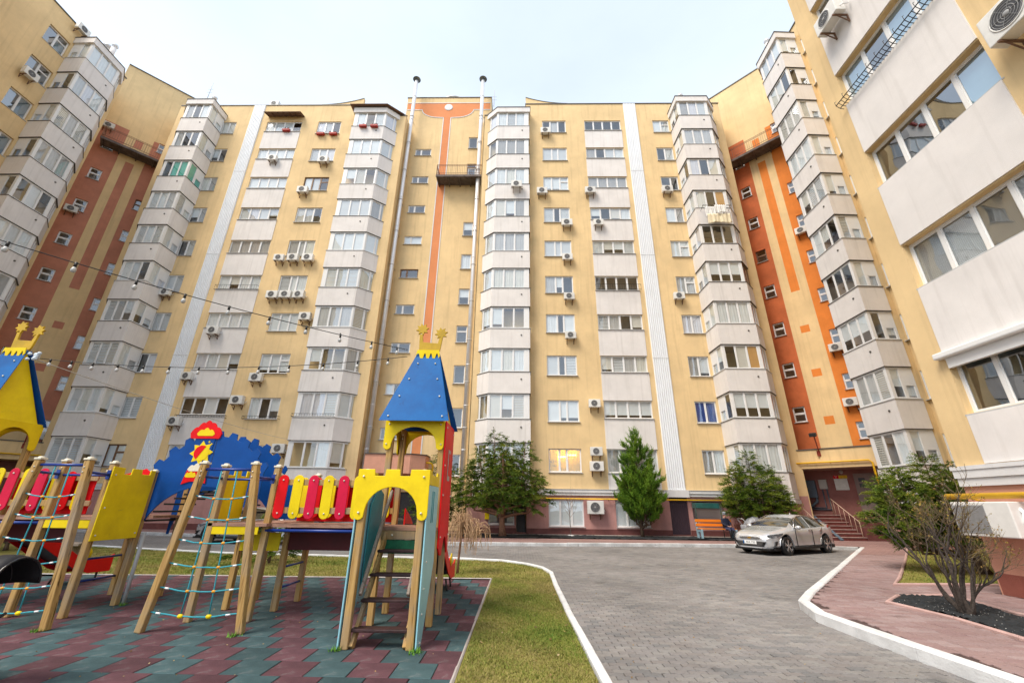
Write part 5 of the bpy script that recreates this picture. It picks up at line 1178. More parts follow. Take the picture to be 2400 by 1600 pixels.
mb = MB(); mb.tube([(.46,-.3,-.1),(.56,-.32,-.05),(.6,-.3,.12),(.52,-.28,.2)], .035, 8); mb.build('insulated_pipe', M_PVC, acb, True)
# ================================================================ facade extras
# lit office window with vertical blinds, ceiling lights and the lettering
OW = empty('office_window', (2.78, D0, 3.5), 'lit office window with bright yellow vertical blinds and dark lettering', 'window')
Fo = FR; x0 = X(1.79); w_, h_ = 1.97, 1.38
fr_o = inst('frame', frame_mesh(w_, h_, [(.055,.62,.06,1.32),(.705,1.07,.06,1.32),(1.155,1.915,.06,1.32)]), OW, Fo.w(x0, .1, sill(0)), (0,0,0), local=False)
for (a, b) in ((.055,.62),(.705,1.07),(1.155,1.915)): inst('pane', pane_mesh(b-a, 1.26, M_GLS), fr_o, (a, .03, .06))
inst('sill', sill_mesh(w_), fr_o)
M_YB = mat('yellow vertical blind', (.85,.55,.01), .7, .08, 4); M_OFW = mat('yellow office wall', (.85,.55,.02), .8, .05, 2); M_LAMP = emis('office ceiling lamp', (1.0,.74,.16), 16.0)
mb = MB(); xo, zo = 1.79, sill(0)
mb.add([(xo-.6,D0+.92,zo-.3),(xo+2.6,D0+.92,zo-.3),(xo+2.6,D0+.92,zo+1.8),(xo-.6,D0+.92,zo+1.8)], [(0,1,2,3)]); mb.build('office_wall', M_OFW, OW)
mb = MB(); mb.box(xo-.3, xo+2.3, D0+.22, D0+.9, zo+1.62, zo+1.64); mb.build('office_ceiling', M_PVC, OW)
for i in range(3): mb = MB(); mb.box(xo+.1+i*.68, xo+.55+i*.68, D0+.35, D0+.75, zo+1.585, zo+1.615); mb.build('ceiling_lamp', M_LAMP, OW)
mb = MB(); mb.box(xo+.62, xo+1.1, D0+.5, D0+.52, zo+.9, zo+1.0); mb.build('ceiling_lamp', M_LAMP, OW); mb = MB(); mb.box(xo+1.2, xo+1.75, D0+.5, D0+.52, zo+1.02, zo+1.1); mb.build('ceiling_lamp', M_LAMP, OW)
for i in range(22):
    xx = xo + .04 + i*.09
    if 6 <= i < 8: continue
    a = R(28 if i > 7 else 12); mb = MB(); mb.box(-.036, .036, -.001, .001, 0, 1.22); o = mb.build('blind_slat', M_YB, OW); o.location = (xx + (.02 if i>7 else 0), D0+.24, zo+.08); o.rotation_euler = (0,0,a)
def text(name, s, loc, size, m, parent, rx=90, rz=0, ext=.004, ax='CENTER'):
    cu = bpy.data.curves.new(name, 'FONT'); cu.body = s; cu.size = size; cu.extrude = ext; cu.align_x = ax; cu.align_y = 'CENTER'
    o = bpy.data.objects.new(name, cu); COL.objects.link(o); o.location = loc; o.rotation_euler = (R(rx), 0, rz)
    dg = bpy.context.evaluated_depsgraph_get(); me = bpy.data.meshes.new_from_object(o.evaluated_get(dg)); bpy.data.objects.remove(o); me.materials.clear(); me.materials.append(m)
    o = bpy.data.objects.new(name, me); COL.objects.link(o); o.location = loc; o.rotation_euler = (R(rx), 0, rz); put(o, parent); return o
text('lettering', 'ICHEI', (xo+.34, D0+.155, zo+.62), .20, mat('dark lettering', (.10,.08,.02), .6, .1, 3), OW)
text('lettering', 'IMOBILE', (xo+.34, D0+.155, zo+.38), .08, MT['dark lettering'], OW)
# gas pipes
def pipe(label, pts, r, m=M_GAS, brk=None):
    root = empty('gas_pipe', pts[0], label, 'pipe'); mb = MB(); mb.tube(pts, r, 10); mb.build('pipe', m, root)
    if brk:
        for (a, b) in brk: mb = MB(); mb.tube([a, b], .018, 5); mb.build('bracket', m, root)
    return root
pipe('yellow gas pipe along the pink ground-floor wall right of the tower', [(.7,D0-.22,2.05),(12.4,D0-.22,2.05)], .04, brk=[((x,D0-.22,2.04),(x,D0,2.0)) for x in (1.2,3.2,5.2,7.2,9.9,11.9)])
pipe('thick yellow gas pipe on the salmon plinth at the right edge', [(9.1,9.62,1.9),(9.1,2,1.9)], .058, brk=[((9.1,y,1.87),(9.43,y,1.80)) for y in (9.2,7.9,6.5)])
k_ = 1.9/2**.5; FC = Fac((17-k_, 28.5-k_), (21-k_, 24.5-k_))
pipe('yellow gas pipe framing the canopy of the right entrance', [tuple(FC.w(1.16,-.10,1.5)), tuple(FC.w(1.16,-.10,4.05)), tuple(FC.w(1.28,-.12,4.17)), tuple(FC.w(4.75,-.12,4.17)), tuple(FC.w(4.88,-.10,4.05)), tuple(FC.w(4.88,-.10,2.4))], .05, brk=[(tuple(FC.w(s,-.12,4.15)), tuple(FC.w(s,.02,4.1))) for s in (1.9,3.0,4.0)])
pipe('yellow gas pipe bent round the salmon porch canopy of the tower', [(-5.35,26.9,2.6),(-5.35,26.9,3.9),(-5.45,26.8,4.02),(-5.74,26.7,4.05)], .06)
# right entrance: canopy, steps, landing, door, cabinets, signs
M_STEP = mat('dark red step stone', (.16,.045,.04), .5, .2, 6, .2, 40); M_NOS = mat('pale step nosing', (.42,.30,.27), .6, .2, 5); M_ENT = mat('pinkish brown entrance render', (.30,.125,.105), .8, .12, 2, .3, 60)
EN = empty('building_entrance', (17.6, 25.5, 0), 'raised entrance with red stone steps under a yellow canopy in the right corner', 'entrance')
FE = FSR
slab(EN, FE, .3, 5.66, -.10, -.015, 1.3, 3.9, M_ENT, 'entrance_wall'); cn = slab(EN, FC, .85, 5.6, 0, 1.88, 3.86, 4.90, M_YEL, 'canopy'); slab(EN, FC, .8, 5.65, -.05, 1.9, 4.902, 4.96, M_DKM, 'canopy_flashing')
slab(EN, FC, .9, 5.55, .05, 1.85, 3.84, 3.858, mat('brown soffit', (.35,.22,.18), .8, .1, 2), 'soffit')  # soffit browner and darker than the yellow canopy
for i in range(7):
    z = .12 + (i+1)*.178; y = 24.55 + i*.27; mb = MB(); mb.box(15.9, 18.35, y, 27.2, z-.178, z-.03); st = mb.build('step', M_STEP, EN); mb = MB(); mb.box(15.88, 18.38, y-.025, y+.3, z-.029, z); mb.build('nosing', M_NOS, st)
mb = MB(); polyprism(mb, [(15.9,26.42),(21.0,26.42),(21.0,24.7),(17.4,28.3),(15.9,28.3)][:0] or [(15.9,26.5),(19.0,26.5),(17.2,28.3),(15.9,28.3)], 1.0, 1.372); mb.build('landing', M_STEP, EN)
mb = MB(); mb.box(18.36, 19.6, 24.5, 26.9, .1, 1.35); mb.build('stair_cheek', M_PLB, EN)
M_RLW = mat('rusty white handrail', (.55,.38,.28), .6, .2, 9)
mb = MB()
for x in (18.2,):
    mb.tube([(x,24.6,.12),(x,24.6,1.05),(x,26.4,2.25),(x,26.4,1.37)], .022, 6)
    for q in range(5): mb.tube([(x,24.9+q*.33,.3+q*.22),(x,24.9+q*.33,1.25+q*.22)], .012, 5)
mb.build('handrail', M_RLW, EN)
mb = MB()
for x in (15.95,): mb.tube([(x,24.6,.12),(x,24.6,1.05),(x,26.4,2.3),(x,27.3,2.3),(x,27.3,1.37)], .022, 6); [mb.tube([(x,24.9+q*.33,.3+q*.22),(x,24.9+q*.33,1.25+q*.22)], .012, 5) for q in range(5)]
mb.build('handrail', M_RLW, EN)
M_RAMP = mat('blue grey steel', (.10,.145,.19), .5, .1, 5)
for x in (16.35, 16.9): mb = MB(); mb.beam((x,24.35,.16),(x,26.5,1.46), .15, .05); mb.build('ramp_rail', M_RAMP, EN)
dr = slab(EN, FE, 3.62, 4.62, -.13, -.102, 1.38, 3.62, mat('grey brown door', (.26,.19,.165), .55, .08, 3), 'door', .01)
for z in (3.16, 2.86): slab(EN, FE, 3.82, 4.12, -.142, -.131, z, z+.2, M_ACD, 'door_pane').parent = dr
cb = slab(EN, FE, .76, 1.70, -.34, -.105, 2.3, 3.30, M_RAMP, 'electrical_cabinet', .015)
mb = MB(); p = FE.w(1.22, -.347, 2.85); u = FE.w(1,0,0)-FE.w(0,0,0); mb.prism([(-.07,-.05),(.07,-.05),(0,.075)], p, u, (0,0,1), .006); mb.build('warning_triangle', M_GAS, cb)
gb = slab(EN, FE, 1.88, 2.29, -.26, -.105, 2.79, 3.33, mat('pale grey box', (.47,.47,.42), .5, .05, 4), 'meter_box', .012)
mb = MB()
for (s0, s1, zz) in ((1.98,1.2,1.74),(2.2,.9,1.64)): mb.tube([tuple(FE.w(s0,-.15,2.8)), tuple(FE.w(s0,-.15,zz)), tuple(FE.w(s1,-.15,zz))], .035, 6)
mb.tube([tuple(FE.w(1.6,-.2,2.3)), tuple(FE.w(1.6,-.2,2.1)), tuple(FE.w(1.3,-.2,1.85)), tuple(FE.w(.9,-.2,1.85))], .08, 8); mb.build('cable_duct', M_RAMP, EN)
nb = slab(EN, FE, 2.66, 3.30, -.125, -.103, 2.72, 3.35, mat('white notice board', (.72,.74,.68), .5, .08, 6), 'notice_board')
sg = slab(EN, FE, 2.66, 2.92, -.12, -.103, 3.37, 3.54, M_PR, 'number_sign'); text('number', 'SCARA', tuple(FE.w(2.79,-.125,3.51)), .05, M_PVC, EN, 90, FE.th); text('number', '3', tuple(FE.w(2.79,-.125,3.43)), .12, M_PVC, EN, 90, FE.th)
sg2 = slab(EN, FE, 2.93, 3.33, -.12, -.103, 3.37, 3.54, M_PY, 'flat_number_sign'); text('number', '81-120', tuple(FE.w(3.13,-.125,3.42)), .085, M_PR, EN, 90, FE.th); text('number', 'APARTAMENTE', tuple(FE.w(3.13,-.125,3.50)), .042, M_PR, EN, 90, FE.th)
mb = MB(); p = FE.w(3.1,-.12,3.72); mb.sphere(tuple(p), .11, 10); mb.build('globe_lamp', M_BULB, EN)
# left entrance (only its canopy edge and a pipe show between the tower posts)
EL = empty('building_entrance', (-31, 27, 0), 'canopy of the left corner entrance seen under the left tower', 'entrance'); FCL = Fac((-33.92+k_, 24.5-k_), (-29.92+k_, 28.5-k_)); slab(EL, FCL, .0, 4.9, 0, 1.88, 3.86, 4.90, M_YEL, 'canopy'); slab(EL, FCL, -.05, 4.95, -.05, 1.9, 4.902, 4.96, M_DKM, 'canopy_flashing'); slab(EL, FSL, 0, 5.6, -.1, -.015, .2, 3.9, M_ENT, 'entrance_wall')
slab(EL, FSL, 1.4, 2.4, -.13, -.102, 1.3, 3.4, MT['dark door'], 'door'); sg3 = slab(EL, FSL, 3.3, 4.1, -.12, -.103, 3.3, 3.6, M_PY, 'flat_number_sign')
pipe('yellow gas pipe along the canopy of the left entrance', [tuple(FCL.w(.2,-.12,4.17)), tuple(FCL.w(4.3,-.12,4.17)), tuple(FCL.w(4.4,-.1,4.05)), tuple(FCL.w(4.4,-.1,3.7))], .05)
def flood(label, F, s, z):
    p = F.w(s, 0, z); r = empty('floodlight', tuple(p), label, 'lamp'); mb = MB(); mb.tube([p, F.w(s,-.1,z+.35), F.w(s,-.35,z+1.05)], .03, 6); mb.beam(F.w(s,-.02,z-.1), F.w(s,-.02,z+.2), .25, .06); mb.build('arm', mat('red oxide arm', (.28,.05,.035), .6, .15, 6), r)
    mb = MB(); c = F.w(s,-.42,z+1.1); mb.beam(c+Vector((0,0,.0)), F.w(s,-.72,z+1.02), .34, .2); mb.build('lamp_head', M_IRON, r, bevel=.01)
flood('black floodlight on a red arm above the right entrance canopy', FC, 2.6, 4.62); flood('black floodlight on a red arm above the left entrance canopy', FCL, 3.4, 4.62)
# flower boxes, laundry, window guards
M_FBX = mat('red flower box', (.42,.03,.02), .6, .15, 6); M_FL = mat('withered flowers', (.22,.05,.04), .8, .3, 12)
for (x, y, z, w, lb) in ((-19.72,D0-.16,30.80,.62,'red flower box under the top loggia window'),(-16.75,D0-.16,30.38,.62,'left red flower box under the top three-pane window'),(-15.68,D0-.16,30.38,.62,'right red flower box under the top three-pane window'),(-12.93,25.2,30.42,.6,'left flower box on the top bay left of the tower'),(-12.0,25.2,30.42,.6,'right flower box on the top bay left of the tower')):
    r = empty('flower_box', (x,y,z), lb, 'flower box', 'flower boxes on the top floor'); mb = MB(); mb.box(x-w/2,x+w/2,y-.11,y+.11,z-.14,z+.04); mb.build('box', M_FBX, r, bevel=.02)
    mb = MB(); [mb.sphere((x+random.uniform(-w/2,w/2), y+random.uniform(-.08,.08), z+.06+random.uniform(0,.1)), random.uniform(.02,.045), 5) for _ in range(26)]; mb.build('flowers', M_FL, r)
def cloth(name, label, x0, x1, y, z0, z1, m, ph):
    n, k = 22, 8; mb = MB(); mb.cs = True; V_ = []
    for j in range(k+1):
        for i in range(n+1):
            u, v = i/n, j/k; V_.append((x0+(x1-x0)*u, y - .02 - .045*v*math.sin(u*15+ph) - .03*math.sin(u*37+ph), z1 + (z0-z1)*v + .05*v*math.sin(u*9+ph)))
    mb.add(V_, [(j*(n+1)+i, j*(n+1)+i+1, (j+1)*(n+1)+i+1, (j+1)*(n+1)+i) for j in range(k) for i in range(n)]); o = mb.build(name, m); sol = o.modifiers.new('thick', 'SOLIDIFY'); sol.thickness = .008; return tag(o, label, 'laundry', 'laundry on the right bay')
M_SHT = mat('white sheet', (.80,.79,.77), .9, .04, 4); cloth('bed_sheet', 'white sheet hanging from the drying rack, left one', 12.95, 13.7, 24.12, 20.45, 21.35, M_SHT, 0); cloth('bed_sheet', 'white towel folded over the drying rack, centre', 13.55, 14.35, 24.0, 20.75, 21.4, M_SHT, 2); cloth('bed_sheet', 'cream sheet with yellow hem hanging lowest on the drying rack', 13.0, 14.6, 24.06, 19.95, 20.7, mat('cream sheet', (.80,.70,.50), .9, .06, 4), 4)
rk = empty('drying_rack', (13.7, 24.4, 21.4), 'thin metal drying rack under the seventh-floor bay window', 'drying rack'); mb = MB()
for y in (24.0, 24.12, 24.3): mb.tube([(12.8,y,21.42),(14.75,y,21.42)], .012, 5)
for x in (12.8, 14.75): mb.tube([(x,24.45,21.25),(x,23.98,21.42)], .014, 5)
mb.build('frame', M_IRON, rk)
def guard(label, x0, x1, y, z, h=.16, fancy=False):
    r = empty('window_guard', ((x0+x1)/2, y, z), label, 'railing'); mb = MB()
    for zz in (z, z+h): mb.tube([(x0, y+.2, zz), (x0, y, zz), (x1, y, zz), (x1, y+.2, zz)], .012, 5)
    n = int((x1-x0)/.16)
    for i in range(n+1): xx = x0+(x1-x0)*i/n; mb.tube([(xx,y,z),(xx,y,z+h)], .007, 4)
    mb.build('bars', M_IRON, r)
guard('low iron guard under the second-floor left loggia window', -21.7, -18.5, D0-.2, 6.56); guard('low iron guard under the second-floor three-pane window left of the tower', -17.4, -15.1, D0-.2, 6.52); guard('low iron guard on the second-floor bay left of the tower', -13.9, -11.3, 25.15, 6.55); guard('iron drying rail on the fifth-floor left loggia', -21.6, -18.6, D0-.3, 15.6, .35); guard('iron drying rail on the fifth-floor right loggia', 5.3, 8.42, D0-.3, 15.7, .4)
# service awning by the bench
aw = empty('awning', (10.6, 25.4, 1.7), 'small green glass awning over the service window behind the bench', 'awning'); mb = MB(); mb.box(9.95,11.25,25.4,26.0,1.62,1.9); mb.build('box', mat('green glass box', (.03,.12,.11), .15, .2, 3, spec=.6), aw, bevel=.02); mb = MB(); [mb.tube([(x,25.38,.17),(x,25.38,1.9)], .02, 5) for x in (9.9, 11.28)]; mb.build('frame', mat('dark green frame', (.01,.05,.035), .5, .1, 5), aw)
# roof vents
for (x, y, z, lb) in ((-33.4,20.5,33.7,'small roof vent behind the far left bays'), (-33.0,22.0,34.6,'second roof vent behind the far left bays'), (-6.3,29.2,36.6,'round lift housing cap on the tower roof')):
    r = .28 if x < -20 else 1.3; mb = MB(); mb.lathe([(r*.6, 0), (r*.6, .55 if x < -20 else .1), (r*1.2, .62 if x < -20 else .3), (r*1.2, .75 if x < -20 else .36), (0, .95 if x < -20 else .62)], 18, (x,y,z)); tag(mb.build('roof_vent', M_STEEL), lb, 'vent')
# antennas
for (x, y, z, lb) in ((-2.55,28.5,36.5,'thin antenna mast on the right end of the tower roof'),(-29.5,27.8,36.8,'thin antenna mast on the left stairwell roof')):
    mb = MB(); mb.tube([(x,y,z),(x,y,z+2.2)], .022, 5); [mb.tube([(x-.25,y,z+q),(x+.25,y,z+q)], .012, 4) for q in (.9,1.3)]; tag(mb.build('antenna', M_WIRE), lb, 'antenna')
# ================================================================ bench, seated woman, prams
bn = empty('park_bench', (10.6,24.4,.13), 'orange slatted bench with pale blue ends by the pink wall', 'bench'); M_OSL = mat('orange bench slat', (.80,.23,.015), .5, .1, 4, stretch=(.5,5,5)); M_BLC = mat('pale blue concrete', (.30,.44,.52), .7, .08, 4)
for x in (9.62, 11.42): mb = MB(); mb.prism([(24.15,.13),(24.3,.13),(24.33,.45),(24.62,.45),(24.66,.13),(24.82,.13),(24.86,.62),(24.98,1.05),(24.86,1.07),(24.74,.60),(24.15,.60)], (x,0,0), (0,1,0), (0,0,1), .09); mb.build('end_frame', M_BLC, bn, bevel=.012)
for (y, z, ty, tz) in ((24.30,.615,.12,.035),(24.46,.615,.12,.035),(24.62,.615,.12,.035),(24.74,.80,.03,.14),(24.82,1.0,.03,.14)): mb = MB(); mb.box(9.55,11.5,y-ty/2,y+ty/2,z-tz/2,z+tz/2); mb.build('slat', M_OSL, bn, bevel=.008)
def skinfig(name, joints, edges, root, parent, paint, mats, sub=2):
    """joints: (pos, (rx, ry)); grows one continuous skin and paints it by face position"""
    me = bpy.data.meshes.new(name); me.from_pydata([j[0] for j in joints], edges, []); o = bpy.data.objects.new(name, me); COL.objects.link(o)
    md = o.modifiers.new('skin', 'SKIN'); md.use_smooth_shade = True; sv = me.skin_vertices[0].data
    for i, j in enumerate(joints): sv[i].radius = j[1]; sv[i].use_root = (i == root)
    s = o.modifiers.new('sub', 'SUBSURF'); s.levels = sub; s.render_levels = sub
    dg = bpy.context.evaluated_depsgraph_get(); m2 = bpy.data.meshes.new_from_object(o.evaluated_get(dg)); bpy.data.objects.remove(o)
    m2.materials.clear(); [m2.materials.append(m) for m in mats]
    for p in m2.polygons: p.material_index = paint(p.center); p.use_smooth = True
    o = bpy.data.objects.new(name, m2); COL.objects.link(o); put(o, parent, True); return o
M_NAVY = mat('navy quilted coat', (.012,.016,.04), .75, .2, 12, .4, 40); M_SKIN = mat('skin', (.62,.36,.27), .55, .06, 8); M_BLKT = mat('black trousers', (.01,.01,.012), .7, .2, 8); M_SKRT = mat('dark blue skirt', (.035,.04,.10), .8, .2, 8); M_HAT = mat('grey knit hat', (.30,.33,.38), .9, .15, 30, .5, 80); M_SHOE = mat('black shoes', (.008,.008,.009), .35, .2, 8)
pe = empty('person', (11.08,24.25,.13), 'person in grey knit hat and navy coat sitting on the bench, hands on lap', 'person', rz=R(12))
J = [((0,.22,.50),(.17,.15)),((0,.24,.72),(.165,.14)),((0,.25,.93),(.17,.125)),((0,.24,1.03),(.07,.07)),((0,.21,1.12),(.075,.085)),((0,.20,1.20),(.078,.09)),((0,.20,1.27),(.05,.06)),
     ((.17,.25,.96),(.07,.07)),((.24,.16,.76),(.055,.055)),((.13,-.02,.64),(.042,.042)),((.06,-.07,.62),(.03,.02)),((-.17,.25,.96),(.07,.07)),((-.24,.16,.76),(.055,.055)),((-.13,-.02,.64),(.042,.042)),((-.06,-.08,.63),(.03,.02)),
     ((.10,.12,.50),(.10,.09)),((.11,-.20,.50),(.075,.075)),((.10,-.26,.26),(.055,.06)),((.10,-.24,.06),(.04,.045)),((.11,-.36,.03),(.035,.028)),((-.10,.12,.50),(.10,.09)),((-.11,-.20,.50),(.075,.075)),((-.14,-.27,.26),(.055,.06)),((-.15,-.25,.06),(.04,.045)),((-.16,-.37,.03),(.035,.028))]
E_ = [(0,1),(1,2),(2,3),(3,4),(4,5),(5,6),(2,7),(7,8),(8,9),(9,10),(2,11),(11,12),(12,13),(13,14),(0,15),(15,16),(16,17),(17,18),(18,19),(0,20),(20,21),(21,22),(22,23),(23,24)]
def paint(c):
    if c.z > 1.03: return 1
    if c.y < -.05 and c.z > .58 and abs(c.x) < .11: return 1
    if c.z < .08: return 4
    if c.z < .44: return 2
    if c.z < .60 and c.y < .1: return 3
    return 0
skinfig('body', J, E_, 0, pe, paint, [M_NAVY, M_SKIN, M_BLKT, M_SKRT, M_SHOE])
mb = MB(); mb.sphere((0,.205,1.255), .112, 14, (1,1.1,.82)); mb.lathe([(.108,1.19),(.116,1.195),(.116,1.235),(.108,1.24)], 14, (0,.205,0)); mb.build('hat', M_HAT, pe, True)
mb = MB(); mb.sphere((-.03,.125,1.165), .009, 6); mb.sphere((.03,.125,1.165), .009, 6); mb.build('eyes', M_BLKT, pe, True); mb = MB(); mb.sphere((0,.112,1.14), .016, 6, (.8,1,1.2)); mb.build('nose', M_SKIN, pe, True); mb = MB(); mb.sphere((0,.125,1.105), .02, 6, (1.2,.4,.3)); mb.build('mouth', mat('lips', (.45,.15,.13), .5, .1, 5), pe, True)
for s in (-1, 1):
    for f in range(5):
        a = -.5 + .25*f; x0_ = s*.05; mb = MB(); L_ = [.055,.07,.075,.068,.05][f]; bx = s*(.06-.012*f*0) + .0; p0 = Vector((s*(.075-.013*f), -.085, .635-.004*abs(f-2))); p1 = p0 + Vector((-s*.02, -L_*.55, -.005)); p2 = p1 + Vector((-s*.006, -L_*.35, -.022)); mb.tube([p0,p1,p2], [.009,.0085,.006], 6); mb.build('finger', M_SKIN, pe, True)
hb = empty('handbag', (11.55,24.3,.62), 'brown handbag on the bench end beside the seated person', 'bag'); mb = MB(); mb.box(-.14,.14,-.08,.08,0,.26); mb.build('pouch', mat('brown leather', (.10,.035,.025), .5, .2, 8), hb, True, bevel=.04); mb = MB(); mb.tube([(-.09,0,.25),(-.07,0,.40),(.07,0,.40),(.09,0,.25)], .012, 6); mb.build('strap', MT['brown leather'], hb, True)
def pram(label, loc, rz, cloth_m, trim_m, frame_m):
    r = empty('pram', loc, label, 'pram', rz=rz)
    mb = MB(); mb.cs = True; n, k = 12, 8; V_ = []   # hood: quarter dome
    for j in range(k+1):
        a = R(8 + 100*j/k)
        for i in range(n+1): b = R(-90 + 180*i/n); V_.append((.24 - .46*math.cos(a)*1.0 + 0, .23*math.sin(b), .72 + .40*math.sin(a)*(.35+.65*math.cos(b))))
    mb.add(V_, [(j*(n+1)+i, j*(n+1)+i+1, (j+1)*(n+1)+i+1, (j+1)*(n+1)+i) for j in range(k) for i in range(n)]); o = mb.build('hood', cloth_m, r, True); s = o.modifiers.new('t','SOLIDIFY'); s.thickness = .012
    mb = MB(); [mb.tube([(.24 - .465*math.cos(R(8+100*q)), .235*math.sin(R(b)), .72 + .405*math.sin(R(8+100*q))*(.35+.65*math.cos(R(b)))) for b in range(-90, 91, 15)], .011, 6) for q in (.0,.33,.66,1.0)]; mb.build('hood_rib', trim_m, r, True)
    mb = MB(); polyprism(mb, [(-.46,-.2),(.02,-.2),(.06,0),(.02,.2),(-.46,.2)], .52, .74); mb.build('bassinet', cloth_m, r, True, bevel=.05)
    mb = MB(); [mb.tube([(-.55,s*.22,1.02),(-.2,s*.22,.6),(.15,s*.22,.14)], .014, 6) for s in (-1,1)]; [mb.tube([(.2,s*.22,.6),(-.35,s*.22,.2)], .014, 6) for s in (-1,1)]; mb.tube([(-.55,-.22,1.02),(-.55,.22,1.02)], .016, 8); mb.build('chassis', frame_m, r, True)
    for (x, rr) in ((-.35,.16),(.16,.12)):
        for s in (-1,1): mb = MB(); mb.lathe([(rr-.03,-.02),(rr,-.015),(rr,.015),(rr-.03,.02),(rr-.03,-.02)], 16, (x, s*.27, rr), 'y'); w = mb.build('wheel', M_BPL, r, True); mb = MB(); mb.lathe([(0,-.012),(rr-.04,-.006),(rr-.04,.006),(0,.012)], 12, (x, s*.27, rr), 'y'); mb.build('rim', frame_m, w, True)
    return r
pram('grey pram with folded back hood parked between bench and silver car', (11.85,23.5,.13), R(10), mat('grey pram fabric', (.36,.37,.40), .7, .1, 8), mat('pale pram trim', (.70,.70,.70), .4, .05, 5), mat('pram alloy', (.6,.6,.6), .35, .05, 5, metal=.7))
pram('black pram hood poking in at the lower left edge', (-5.14,4.42,-.02), R(4), mat('black pram fabric', (.006,.006,.008), .6, .2, 10), mat('black pram trim', (.012,.012,.015), .2, .1, 5, spec=.6), M_IRON)
gb_ = empty('park_bench', (-13.6,13.6,0), 'grey weathered bench on the lawn behind the playground', 'bench'); mb = MB(); mb.box(-14.4,-12.9,13.4,13.8,.36,.44); mb.build('seat', M_WDG, gb_, bevel=.01); [MB().box(x-.1,x+.1,13.42,13.78,-.01,.36).build('leg', M_WDG, gb_, bevel=.01) for x in (-14.1,-13.2)]
# ================================================================ vegetation
def foliage_mat(name, cols, rough=.6):
    m = tonemat(name, cols, rough, 0, 4, .0, .5); b = m.node_tree.nodes['Principled BSDF']; b.inputs['Specular IOR Level'].default_value = .25
    b.inputs['Subsurface Weight'].default_value = 0.0
    return m
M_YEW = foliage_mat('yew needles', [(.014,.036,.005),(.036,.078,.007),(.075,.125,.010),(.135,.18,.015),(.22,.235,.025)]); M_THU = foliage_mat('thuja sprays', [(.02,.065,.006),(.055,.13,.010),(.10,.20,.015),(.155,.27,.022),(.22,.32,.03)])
M_BARK = mat('furrowed bark', (.13,.085,.055), .95, .3, 14, .8, 25, stretch=(1,1,.3)); M_BARKL = mat('reddish bark', (.24,.125,.075), .9, .3, 14, .7, 25, stretch=(1,1,.3)); M_TWIG = mat('straw twigs', (.47,.30,.17), .8, .2, 20)
def leaves_mesh(name, P, Dr, size, tone, m, parent, w=.24):
    """one small diamond leaf for each point P, pointing along Dr"""
    k = len(P); Dr = Dr / np.linalg.norm(Dr, axis=1)[:,None]; rv = RNG.normal(size=(k,3)); S = np.cross(Dr, rv); S /= np.linalg.norm(S, axis=1)[:,None] + 1e-9
    s = size[:,None]; V_ = np.stack([P, P + Dr*s*.5 + S*s*w*.5, P + Dr*s, P + Dr*s*.5 - S*s*w*.5], 1).reshape(-1,3)
    me = bpy.data.meshes.new(name); me.vertices.add(4*k); me.vertices.foreach_set('co', V_.ravel().astype(np.float32)); me.loops.add(4*k); me.loops.foreach_set('vertex_index', np.arange(4*k, dtype=np.int32))
    me.polygons.add(k); me.polygons.foreach_set('loop_start', np.arange(0,4*k,4,dtype=np.int32)); me.polygons.foreach_set('loop_total', np.full(k,4,np.int32)); me.update(calc_edges=True)
    a = me.attributes.new('tone','FLOAT','POINT'); a.data.foreach_set('value', np.repeat(np.clip(tone,0,1),4).astype(np.float32)); me.materials.append(m)
    o = bpy.data.objects.new(name, me); COL.objects.link(o); put(o, parent); return o
